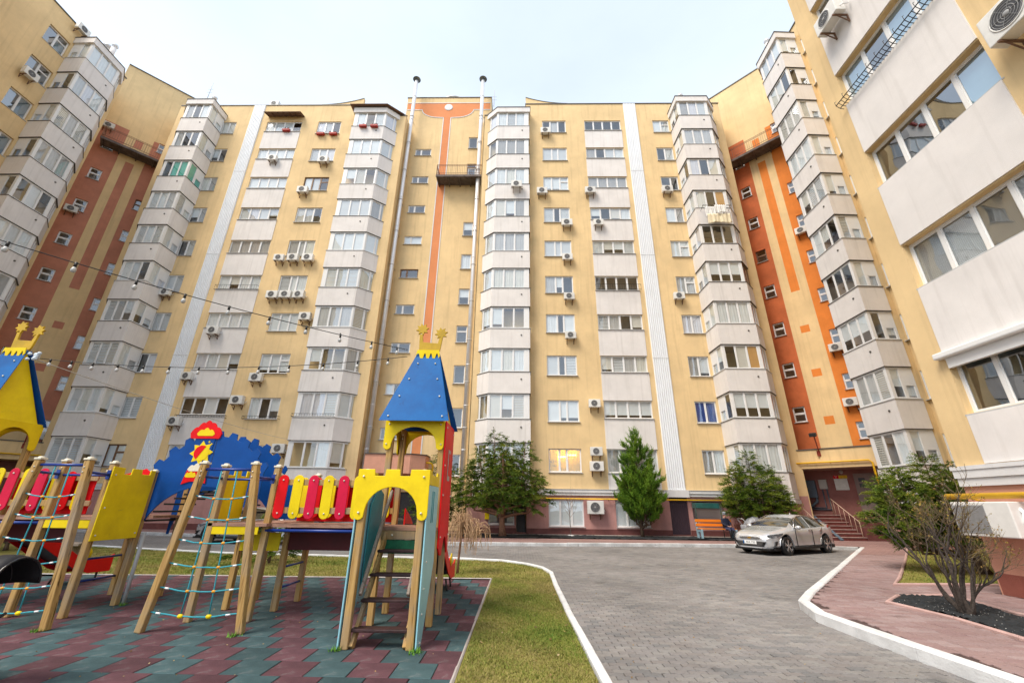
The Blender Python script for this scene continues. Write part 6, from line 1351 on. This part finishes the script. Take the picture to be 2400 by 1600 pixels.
def conifer(name, label, base, leaders, m, bark, trunk_r, trunk_h, leaf, dens=1.0, up=.25, droop=.25, vert=.15, sl=.42, per=18, lean=(0,0), seed=1, bend=.12):
    """several leaders, each with whorls of branches carrying feather-like sprays of small leaves.
    leaders: (dx, dy, z0, z1, rmax); a spray is a spine with leaves set on both sides"""
    rg = np.random.default_rng(seed); root = empty(name, base, label, 'tree'); bx, by, bz = base
    mb = MB(); T = lambda z: Vector((bx + lean[0]*z + .05*math.sin(z*2+seed), by + lean[1]*z, bz + z))
    mb.tube([T(trunk_h*i/10) for i in range(11)], [trunk_r*(1-.75*i/10) * (1.3 if i == 0 else 1) for i in range(11)], 10); mb.build('trunk', bark, root)
    bb = MB(); PP = []; DD = []; TT = []; SS = []
    for (dx, dy, z0, z1, rm) in leaders:
        st = T(min(trunk_h*.8, max(.2, z0*.8))); tip = Vector((bx + lean[0]*z0 + dx, by + lean[1]*z0 + dy, bz + z1)); lo = Vector((tip.x - dx*.25, tip.y - dy*.25, bz + z0))
        bb.tube([st, lo.lerp(st, .35) + Vector((0,0,.05)), lo, lo.lerp(tip, .5), tip], [.06*rm+.01, .05*rm+.01, .035*rm+.008, .02*rm+.005, .004], 5, caps=False)
        nb = max(6, int((z1-z0)*13*dens)); hl = z1 - z0
        for i in range(nb):
            u = (i + rg.random())/nb; o = lo.lerp(tip, u); az = i*2.39996 + rg.normal(0,.4); L = max(.10, rm*(1-u)**.75*min(1,.55+2.2*u)*(1 + rg.normal(0,.26))); d = Vector((math.cos(az), math.sin(az), 0)); tb = rg.normal(0,.11)
            pts = [o + d*L*q/5 + Vector((0,0,L*(up*1.5*q/5 - (up*.5+droop)*(q/5)**2))) + Vector(rg.normal(0,.025*L,3).tolist())*(q > 0) for q in range(6)]
            bb.tube(pts, .006 + .010*L, 4, .003, caps=False)
            for q in range(max(3, int(11*L*dens/sl*.42))):
                s_ = .25 + .75*math.sqrt(rg.random()); f = s_*5; i0 = min(4, int(f)); p = pts[i0].lerp(pts[i0+1], f-i0); td = (pts[i0+1]-pts[i0]).normalized(); lat = td.cross(Vector((0,0,1))).normalized()*float(rg.choice((-1,1)))
                sp = (td*(.75+.3*rg.random()) + lat*rg.uniform(0,.9) + Vector((0,0,rg.normal(0,.22))) ); sp = (sp.normalized()*(1-vert) + Vector((0,0,1))*vert).normalized(); Ls = sl*rg.uniform(.5,1.15); n = per
                t = np.linspace(0.05, 1, n); spn = np.array(sp); sdv = np.array(sp.cross(Vector(rg.normal(0,1,3).tolist())).normalized()); sgn = np.where(np.arange(n) % 2 == 0, 1.0, -1.0)
                cur = np.array([0,0,-1.0])[None,:]*(bend*(t**2)*Ls)[:,None]
                PP.append(np.array(p)[None,:] + (t*Ls)[:,None]*spn[None,:] + cur + rg.normal(0, leaf*.10, (n,3))); DD.append(spn[None,:]*.8 + sdv[None,:]*(sgn*.75*(1.1-t))[:,None] + rg.normal(0,.22,(n,3)))
                depth = .18 + .45*s_*(.65+.45*u) + tb + rg.normal(0,.10); TT.append(depth + .16*t + rg.normal(0,.07,n)); SS.append(leaf*(1.25-.55*t)*rg.uniform(.75,1.2,n))  # tone lightens toward tips and treetop: crown shade painted into the leaf colour
    bb.build('branches', bark, root)
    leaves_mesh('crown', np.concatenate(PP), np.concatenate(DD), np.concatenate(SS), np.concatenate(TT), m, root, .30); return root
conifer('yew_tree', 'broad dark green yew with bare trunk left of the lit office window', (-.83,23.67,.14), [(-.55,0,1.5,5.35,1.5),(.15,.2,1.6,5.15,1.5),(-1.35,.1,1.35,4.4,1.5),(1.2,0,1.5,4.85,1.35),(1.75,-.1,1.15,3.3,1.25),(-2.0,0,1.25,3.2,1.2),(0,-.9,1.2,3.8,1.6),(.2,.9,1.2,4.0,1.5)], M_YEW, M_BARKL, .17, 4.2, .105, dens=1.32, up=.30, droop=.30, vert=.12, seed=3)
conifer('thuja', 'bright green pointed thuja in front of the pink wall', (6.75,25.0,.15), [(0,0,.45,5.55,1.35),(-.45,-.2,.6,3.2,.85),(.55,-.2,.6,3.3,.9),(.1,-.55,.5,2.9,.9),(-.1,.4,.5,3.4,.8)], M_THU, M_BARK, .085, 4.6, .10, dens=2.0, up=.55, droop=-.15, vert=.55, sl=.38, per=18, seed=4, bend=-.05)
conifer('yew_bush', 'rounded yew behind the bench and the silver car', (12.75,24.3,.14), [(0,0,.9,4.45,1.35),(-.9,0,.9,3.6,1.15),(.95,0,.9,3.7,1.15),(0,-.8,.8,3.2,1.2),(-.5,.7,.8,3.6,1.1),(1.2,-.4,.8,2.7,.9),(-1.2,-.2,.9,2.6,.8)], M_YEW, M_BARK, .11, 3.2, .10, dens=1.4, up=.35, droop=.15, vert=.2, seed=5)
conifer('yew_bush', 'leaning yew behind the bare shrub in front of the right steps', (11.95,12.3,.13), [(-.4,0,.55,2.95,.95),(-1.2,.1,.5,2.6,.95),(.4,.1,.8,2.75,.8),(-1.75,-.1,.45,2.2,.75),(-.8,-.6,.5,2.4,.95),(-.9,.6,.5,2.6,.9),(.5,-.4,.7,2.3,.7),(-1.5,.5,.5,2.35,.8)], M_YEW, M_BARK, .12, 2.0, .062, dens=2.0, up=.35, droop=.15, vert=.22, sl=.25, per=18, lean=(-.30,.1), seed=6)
conifer('young_spruce', 'small sparse spruce behind the play structure', (-7.2,13.4,0), [(0,0,.05,1.5,.85)], M_YEW, M_BARK, .03, 1.2, .06, dens=1.6, up=.1, droop=.2, vert=.05, sl=.25, seed=7)
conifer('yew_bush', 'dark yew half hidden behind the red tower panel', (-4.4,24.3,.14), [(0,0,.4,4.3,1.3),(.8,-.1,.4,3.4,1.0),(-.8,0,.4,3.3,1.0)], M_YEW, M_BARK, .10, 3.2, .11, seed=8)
conifer('green_shrub', 'green leafy shrub seen under the left tower arch', (-17.5,15.6,0), [(0,0,.3,2.5,.9),(-.8,0,.3,2.1,.8),(.8,0,.3,2.2,.8)], M_THU, M_BARK, .06, 1.4, .10, seed=9)
# ---- weeping bare tree on the lawn
wt = empty('weeping_tree', (-1.55,12.0,0), 'small bare weeping tree with straw-coloured drooping twigs on the lawn', 'tree'); mb = MB(); mb.tube([(-1.55,12.0,0),(-1.53,12.0,.4),(-1.50,12.01,.8),(-1.47,12,.98)], [.038,.03,.028,.032], 8); mb.tube([(-1.48,12,.82),(-1.3,12.03,.86),(-1.1,12.0,.98)], [.022,.018,.013], 6); mb.build('trunk', mat('brown sapling bark', (.26,.13,.08), .85, .2, 16, .5, 30), wt)
mb = MB(); rg = np.random.default_rng(5)
for i in range(125):
    a = rg.uniform(0,6.28); cx, cy, cz = (-1.47,12.0,1.0) if rg.random() < .68 else (-1.05,12.0,.98); L = rg.uniform(.15,.58)*(1 if cx < -1.2 else .7); hgt = rg.uniform(.10,.46)*(1 if cx < -1.2 else .6); dr_ = rg.uniform(.25,.75); d = Vector((math.cos(a), math.sin(a), 0)); o = Vector((cx,cy,cz+rg.uniform(-.1,.12)))
    P = []
    for q in range(8): s = q/7; P.append(o + d*L*(1-(1-s)**1.7) + Vector((0,0,hgt*math.sin(math.pi*min(1,s*1.15))*1.0 - dr_*max(0,s-.25)**1.6)) + Vector(rg.normal(0,.014,3).tolist()))
    mb.tube(P, .009, 4, .005, caps=False)
mb.build('crown', M_TWIG, wt)
# ---- leafless sapling with stone collar
sp_t = empty('sapling', (2.77,24.4,.14), 'thin leafless sapling with a white stone collar before the ground-floor window', 'tree'); mb = MB(); mb.tube([(2.77,24.4,.14),(2.75,24.4,.9),(2.72,24.4,1.5),(2.68,24.4,2.0)], .025, 6, .008)
for i in range(12): a = i*2.4; z = 1.05+.08*i; mb.tube([(2.74,24.4,z),(2.74+.3*math.cos(a),24.4+.2*math.sin(a),z+.35),(2.74+.42*math.cos(a),24.4+.3*math.sin(a),z+.75)], .01, 4, .003)
mb.build('trunk', mat('grey sapling bark', (.27,.20,.17), .85, .2, 16), sp_t); mb = MB(); mb.lathe([(.0,.24),(.15,.23),(.2,.18),(.2,.12)], 12, (2.77,24.4,0)); mb.build('stone_collar', M_KERB, sp_t)
# ---- big bare shrub in the near bed
sh = empty('bare_shrub', (6.92,7.63,.14), 'large bare many-stemmed shrub with a few brown buds in the dark soil bed', 'shrub'); rg = np.random.default_rng(12); tips = []
M_SHB = mat('grey shrub bark', (.075,.058,.048), .9, .35, 30, .7, 60, dark=(.02,.015,.013)); M_TW2 = mat('olive brown twigs', (.15,.11,.06), .85, .3, 40)
st_m = MB(); tw_m = MB(); bx_ = Vector((6.92,7.63,.12))
def grow(p, d, L, r, lev):
    n = 6; P = [p]; dd = d.copy()
    for q in range(n):
        dd = (dd + Vector(rg.normal(0,.15,3).tolist()) + Vector((0,0,.06 if lev > 1 else .03))).normalized(); P.append(P[-1] + dd*L/n)
    (st_m if r > .0075 else tw_m).tube(P, r, 7 if r > .02 else (5 if r > .006 else 3), r*.66, caps=False)
    if lev == 0: tips.append((P[-1], dd)); tips.append((P[3], dd)); return
    kids = int(rg.integers(2,4)) if lev > 1 else int(rg.integers(3,7))
    for c in range(kids):
        i = int(rg.integers(2, n+1)) if c else n; ax = Vector(rg.normal(0,1,3).tolist()).normalized(); nd = (dd + ax*rg.uniform(.3,.6)); nd = Vector((nd.x, nd.y*.85, max(nd.z, .12 + .3*rg.random()))).normalized()
        grow(P[i], nd, L*rg.uniform(.58,.85), r*rg.uniform(.46,.64), lev-1)
for (a, el, L, r) in ((3.05,64,.80,.034),(2.85,57,.80,.032),(-2.9,68,.82,.036),(2.6,72,.80,.030),(-2.6,74,.84,.034),(1.6,80,.80,.034),(.9,70,.72,.028),(-.2,55,.60,.030),(.3,46,.55,.026),(-1.4,66,.62,.028)):
    d = Vector((math.cos(a)*math.cos(R(el)), math.sin(a)*math.cos(R(el))*.8, math.sin(R(el)))); grow(bx_ + Vector((math.cos(a)*.05, math.sin(a)*.05, 0)), d, L*.95, r*.86, 4)
st_m.tube([bx_ - Vector((0,0,.03)), bx_ + Vector((-.03,0,.12)), bx_ + Vector((-.05,0,.26))], [.11,.085,.05], 10)
st_m.build('stems', M_SHB, sh); tw_m.build('twigs', M_TW2, sh)
P = np.array([t[0] for t in tips]); Dr = np.array([t[1] for t in tips]); sel = rg.random(len(P)) < .22; P, Dr = P[sel], Dr[sel]; k3 = 4; leaves_mesh('buds', np.repeat(P, k3, 0) + rg.normal(0,.012,(len(P)*k3,3)), np.repeat(Dr, k3, 0) + rg.normal(0,.7,(len(P)*k3,3)), rg.uniform(.014,.034,len(P)*k3), rg.random(len(P)*k3), foliage_mat('brown buds', [(.10,.05,.02),(.24,.14,.03),(.30,.22,.04),(.16,.17,.03)]), sh, .7)
# ================================================================ cars
def lerp_tab(tab, x):
    for (a, b), (c, d) in zip(tab[:-1], tab[1:]):
        if a <= x <= c: u = (x-a)/(c-a+1e-9); u = u*u*(3-2*u)*.35 + u*.65; return b + (d-b)*u
    return tab[-1][1] if x > tab[-1][0] else tab[0][1]
TOP = [(0,.64),(.06,.72),(.25,.795),(.6,.865),(1.0,.93),(1.28,.98),(1.75,1.20),(2.1,1.345),(2.45,1.42),(2.75,1.43),(3.1,1.405),(3.5,1.33),(3.9,1.21),(4.2,1.115),(4.42,1.09),(4.5,1.02),(4.58,.84)]
BELT = [(0,.60),(.25,.69),(.6,.765),(1.0,.84),(1.4,.885),(2.0,.915),(2.8,.945),(3.6,.98),(4.2,1.0),(4.45,.98),(4.58,.80)]
HALF = [(0,.50),(.05,.63),(.18,.755),(.4,.835),(.8,.88),(1.5,.895),(2.5,.90),(3.5,.895),(4.0,.865),(4.35,.80),(4.52,.72),(4.58,.62)]
ROOFW = [(0,.40),(.3,.62),(.8,.72),(1.28,.74),(1.7,.66),(2.1,.60),(2.7,.58),(3.3,.575),(3.8,.59),(4.2,.64),(4.45,.64),(4.58,.5)]
WX = (.93, 3.62); WR = .325
def sec(x):
    zt, zb, hw, rw = lerp_tab(TOP, x), lerp_tab(BELT, x), lerp_tab(HALF, x), lerp_tab(ROOFW, x); rw = min(rw, hw-.03); low = .235
    if x < .3: low = .235 + .03*(x < .05)
    arch = 0
    for w in WX:
        q = .405**2 - (x-w)**2
        if q > 0: arch = max(arch, .32 + math.sqrt(q))
    zl = max(low, arch); roofe = zt - (.045 if 1.9 < x < 4.0 else .02); zb2 = min(zb, roofe - .004)
    mid = max(.66, zl + .02); mid = min(mid, zb2-.05); m2 = max(.46, zl+.01)
    return [(0,zt),(rw*.5,zt-.006),(rw*.86,zt-.02),(rw,roofe),(rw+(hw-.045-rw)*.5, roofe+(zb2-roofe)*.5),(hw-.045,zb2),(hw-.012,zb2-.04),(hw,mid+.0),(hw-.035,m2),(hw-.008,max(zl,min(.34,m2-.01))),(hw-.10,zl-.02 if not arch else zl)]
def make_car(label, loc, rz, paint_m, group=None, plate=True):
    r = empty('parked_car', loc, label, 'car', group, rz); xs_ = sorted(set([round(i*4.58/70, 4) for i in range(71)] + [.02,.05,.1]))
    G = [sec(x) for x in xs_]; k = len(G[0]); V_ = []
    for x, g in zip(xs_, G):
        for s in (1, -1):
            for (y, z) in g: V_.append((x, y*s, z))
    idx = lambda i, s, j: i*2*k + (0 if s == 1 else k) + j
    def region(i, j):
        xm = (xs_[i]+xs_[i+1])/2
        if 1.30 < xm < 2.02 and j < 3: return 'windscreen'
        if 3.22 < xm < 4.12 and j < 2: return 'rear_window'
        if j in (3, 4) and 1.62 < xm < 3.86:
            zt_ = lerp_tab(TOP, xm) - .045; zb_ = lerp_tab(BELT, xm)
            if zt_ - zb_ > .06 and not (2.66 < xm < 2.74): return 'side_window' if xm < 2.7 else 'rear_side_window'
        return 'body'
    F_ = {}
    for i in range(len(xs_)-1):
        for j in range(k-1):
            reg = region(i, j)
            for s in (1, -1):
                q = (idx(i,s,j), idx(i,s,j+1), idx(i+1,s,j+1), idx(i+1,s,j)); key = reg if reg in ('body','windscreen','rear_window') else reg + ('L' if s == 1 else 'R')
                F_.setdefault(key, []).append(q if s == 1 else q[::-1])
    n0 = len(xs_)-1
    F_['body'] += [tuple(idx(0,1,j) for j in range(k)) + tuple(idx(0,-1,j) for j in range(k-1,0,-1)), tuple(idx(n0,-1,j) for j in range(k)) + tuple(idx(n0,1,j) for j in range(k-1,0,-1))]
    M_CG_ = MT.get('car glass') or mat('car glass', (.05,.055,.045), .03, .5, 3, spec=1.0, coat=1.0); M_BLKC = MT.get('car black trim') or mat('car black trim', (.012,.012,.013), .45, .1, 5); M_CHR = MT.get('chrome') or mat('chrome', (.72,.72,.73), .12, .03, 3, metal=1.0)
    for key, fs in F_.items():
        used = sorted({v for f in fs for v in f}); mp_ = {v: i for i, v in enumerate(used)}; mb = MB(); mb.cs = True; mb.add([V_[v] for v in used], [tuple(mp_[v] for v in f) for f in fs])
        o = mb.build(key.rstrip('LR') if key[-1] in 'LR' else key, paint_m if key == 'body' else M_CG_, r, True)
        if key == 'body': ed = o.modifiers.new('es','EDGE_SPLIT'); ed.split_angle = R(38)
    mb = MB(); mb.box(.25,4.35,-.80,.80,.19,.30); mb.box(.45,4.2,-.62,.62,.2,.72); mb.build('underbody', M_BLKC, r, True)
    mb = MB(); mb.box(.02,.5,-.70,.70,.17,.245); mb.build('front_lip', M_BLKC, r, True, bevel=.02); mb = MB(); mb.box(4.2,4.56,-.7,.7,.2,.45); mb.build('rear_valance', M_BLKC, r, True, bevel=.02)
    for s in (1, -1):
        mb = MB(); mb.beam((1.28,s*.885,.235),(3.28,s*.885,.25), .06, .07); mb.build('side_skirt', M_BLKC, r, True, bevel=.01)
        mb = MB(); mb.prism([(.06,.66),(.16,.60),(.42,.625),(.72,.70),(.80,.765),(.45,.735),(.2,.70)], (0,0,0), (1,0,0), (0,0,1), .01)
        hl = []
        mbh = MB(); mbh.cs = True; A_ = [(.07,.64),(.2,.60),(.45,.635),(.74,.72)]; B_ = [(.10,.70),(.3,.735),(.5,.745),(.78,.775)]
        Vh = []
        for (x, z) in A_ + B_: y = lerp_tab(HALF, x) - .0 + .006 - .05*max(0,(z-.62))*1.2; Vh.append((x-.004, s*y, z))
        mbh.add(Vh, [(i, i+1, 5+i, 4+i) if s == 1 else (4+i, 5+i, i+1, i) for i in range(3)]); hd = mbh.build('headlight', MT.get('headlight lens') or mat('headlight lens', (.25,.27,.30), .06, .5, 22, spec=.8, metal=.4), r, True)
        mb = MB(); mb.beam((3.98,s*.86,.99),(4.44,s*.72,.98), .03, .10); mb.build('tail_light', MT.get('tail light red') or mat('tail light red', (.35,.01,.008), .15, .1, 5, spec=.7), r, True, bevel=.01)
        mb = MB(); mb.sphere((1.62,s*1.0,.97), .10, 12, (.85,1.15,.72)); mi = mb.build('mirror', paint_m, r, True); mb = MB(); mb.beam((1.66,s*.86,.92),(1.63,s*.95,.93), .06, .035); mb.build('mirror_stalk', M_BLKC, mi, True)
        for x in (2.45, 3.25): mb = MB(); mb.beam((x,s*.905,.86),(x+.2,s*.905,.87), .025, .03); mb.build('door_handle', M_CHR, r, True, bevel=.008)
        mb = MB(); [mb.beam((x,s*.893,.30),(x+.02,s*.898,.88), .03, .014) for x in (1.55,2.70)]; mb.beam((3.33,s*.89,.72),(3.50,s*.875,.95), .03, .014); mb.build('door_seam', M_BLKC, r, True)
        mb = MB(); mb.tube([(1.55,s*.845,.90),(1.95,s*.69,1.25),(2.3,s*.625,1.37),(2.8,s*.605,1.39),(3.3,s*.61,1.33),(3.8,s*.66,1.18)], .012, 5); mb.build('window_trim', M_CHR, r, True)
        mb = MB(); mb.prism([(.22,.33),(.34,.36),(.44,.50),(.30,.47)], (0,s*.80,0), (1,0,0), (0,0,1), .05); mb.build('fog_vent', M_BLKC, r, True)
        for w in WX:
            y = s*.80; mb = MB(); mb.lathe([(.20,-.10),(WR-.02,-.105),(WR,-.08),(WR,.08),(WR-.02,.105),(.20,.10)], 28, (w, y, WR), 'y'); ty = mb.build('wheel', M_BPL, r, True)
            mb = MB(); yo = y + s*.085; mb.lathe([(.235,-.02),(.235,.03),(.215,.03),(.21,-.02)], 26, (w, yo, WR), 'y'); mb.lathe([(0,s*.02),(.05,s*.02),(.06,0)], 12, (w, yo, WR), 'y')
            for q in range(5):
                a = q*2*math.pi/5 + .3
                for da in (-.16,.16): mb.beam((w+.04*math.cos(a), yo+s*.006, WR+.04*math.sin(a)), (w+.215*math.cos(a+da), yo+s*.012, WR+.215*math.sin(a+da)), .035, .03, up=(0,1,0))
            mb.build('rim', MT.get('alloy rim') or mat('alloy rim', (.60,.61,.62), .25, .05, 5, metal=.85), ty, True); mb = MB(); mb.lathe([(0,0),(.215,0)], 20, (w, y+s*.045, WR), 'y'); mb.build('brake_disc', M_BLKC, ty, True)
    # grille, badge, plate
    mb = MB(); mb.prism([(-.42,.585),(-.30,.555),(.30,.555),(.42,.585),(.34,.625),(-.34,.625)], (-.008,0,0), (0,1,0), (0,0,1), .03); mb.build('upper_grille', M_CHR, r, True)
    mb = MB(); mb.prism([(-.50,.30),(.50,.30),(.62,.47),(-.62,.47)], (.012,0,0), (0,1,0), (0,0,1), .05); lg = mb.build('lower_grille', M_BLKC, r, True); mb = MB(); [mb.beam((-.018,-.46-.02*i,.345+.033*i),(-.018,.46+.02*i,.345+.033*i), .012, .012) for i in range(4)]; mb.build('grille_bar', M_CHR, lg, True)
    if plate:
        mb = MB(); mb.prism([(-.075,-.008),(-.025,-.02),(-.02,-.03),(.02,-.03),(.025,-.02),(.08,-.02),(.075,.008),(.025,.02),(.02,.03),(-.02,.03),(-.025,.02),(-.08,.02)], (-.027,0,.59), (0,1,0), (0,0,1), .008); mb.build('badge', mat('gold badge', (.75,.42,.06), .25, .1, 4, metal=.7), r, True)
        mb = MB(); mb.box(-.045,-.03,-.27,.27,.375,.495); pl = mb.build('number_plate', M_PVC, r, True, bevel=.004); mb = MB(); mb.box(-.0475,-.0455,.215,.265,.38,.49); mb.build('plate_band', M_PB, pl, True)
        cu = text('plate_text', 'ANL 720', (0,0,0), .10, M_BLKC, None, 90, R(-90), .001); cu.parent = pl; cu.location = (-.0465, -.03, .435)
        mb = MB(); mb.prism([(0,0),(.16,0),(.13,.05),(.05,.08)], (2.95,0,1.40), (1,0,0), (0,0,1), .03); mb.build('roof_fin', paint_m, r, True); mb = MB(); mb.tube([(3.0,0,1.45),(3.12,0,1.62)], .006, 5); mb.build('aerial', M_BLKC, r, True)
    return r
M_SLV = mat('silver car paint', (.60,.61,.635), .24, .03, 2, metal=.4, coat=.6)
def car_at(label, fw, rw_, paint_m, side=1, **k):
    """fw, rw_: ground contact of the near front and rear wheels"""
    d = Vector((rw_[0]-fw[0], rw_[1]-fw[1], 0)).normalized(); rz = math.atan2(d.y, d.x); n = Vector((-d.y, d.x, 0)); o = Vector((fw[0], fw[1], 0)) - d*WX[0] - n*(.80*side)
    return make_car(label, (o.x, o.y, 0), rz, paint_m, **k)
car_at('silver five-door car parked beside the red steps, nose toward the viewer', (10.15,17.75), (12.50,19.08), M_SLV, -1)
car_at('light grey car parked behind the arched bridge', (-13.2,19.4), (-10.6,18.9), mat('light grey car paint', (.45,.46,.48), .3, .04, 2, metal=.4, coat=.5), -1, plate=False)
car_at('dark grey car half hidden behind the plank bridge', (-8.6,18.4), (-5.95,18.05), mat('dark grey car paint', (.05,.055,.065), .3, .04, 2, metal=.4, coat=.5), -1, plate=False)
# shop front details below the yew
sf = empty('shop_front', (-.9, D0, .2), 'dark shop front with a yellow poster strip under the yew tree', 'shop front'); mb = MB(); mb.box(-1.95,-1.70,D0-.06,D0-.02,.9,2.1); mb.build('poster', M_PY, sf); mb = MB(); mb.box(-1.4,-.3,D0-.04,D0-.005,2.02,2.12); mb.build('sign_strip', M_PY, sf); mb = MB(); mb.box(-.1,.4,D0+.45,D0+.5,.22,2.1); mb.build('door', MT['dark door'], sf)
# litter and loose things
bin_ = empty('rubbish_bin', (-3.55,20.9,.13), 'blue bin with a black bag seen through the ladder portal', 'bin'); mb = MB(); mb.lathe([(.0,0),(.26,0),(.30,.75),(.0,.75)], 14); mb.build('bin_body', M_PB, bin_, True); mb = MB(); mb.sphere((0,0,.82), .30, 10, (1,1,.55)); mb.build('bag', M_BPL, bin_, True)
mb = MB(); mb.box(-3.05,-2.86,20.06,20.12,.02,.10); tag(mb.build('kerb_drain', M_ACD), 'small black drain opening in the far kerb', 'drain')

# dry leaves and grit on the paving
def litter(name, label, n, poly, bbox, z, m, smin, smax):
    P = np.column_stack([RNG.uniform(bbox[0], bbox[1], n), RNG.uniform(bbox[2], bbox[3], n)]); P = P[inpoly_np(P, poly)]; k = len(P)
    o = leaves_mesh(name, np.column_stack([P, np.full(k, z)]), np.column_stack([RNG.normal(size=(k,2)), RNG.uniform(0,.25,k)]), RNG.uniform(smin, smax, k), RNG.random(k), m, None, .6); tag(o, label, 'litter', kind='stuff'); return o
M_DRY = tonemat('dry leaf', [(.20,.11,.04),(.34,.22,.09),(.12,.07,.03),(.42,.33,.17)], .8, 0, 4, .0)
litter('dry_leaves', 'dry leaves and grit scattered on the grey driveway', 420, drive, (.9,9,3,16), .006, M_DRY, .012, .035)
litter('dry_leaves', 'dry leaves scattered on the lawn by the driveway', 160, lawn1, (-.6,.9,3,12), .02, M_DRY, .015, .04)
litter('dry_leaves', 'dry leaves scattered on the rubber playground tiles', 150, tb, (-9,-.7,3.5,10.5), .006, M_DRY, .012, .03)
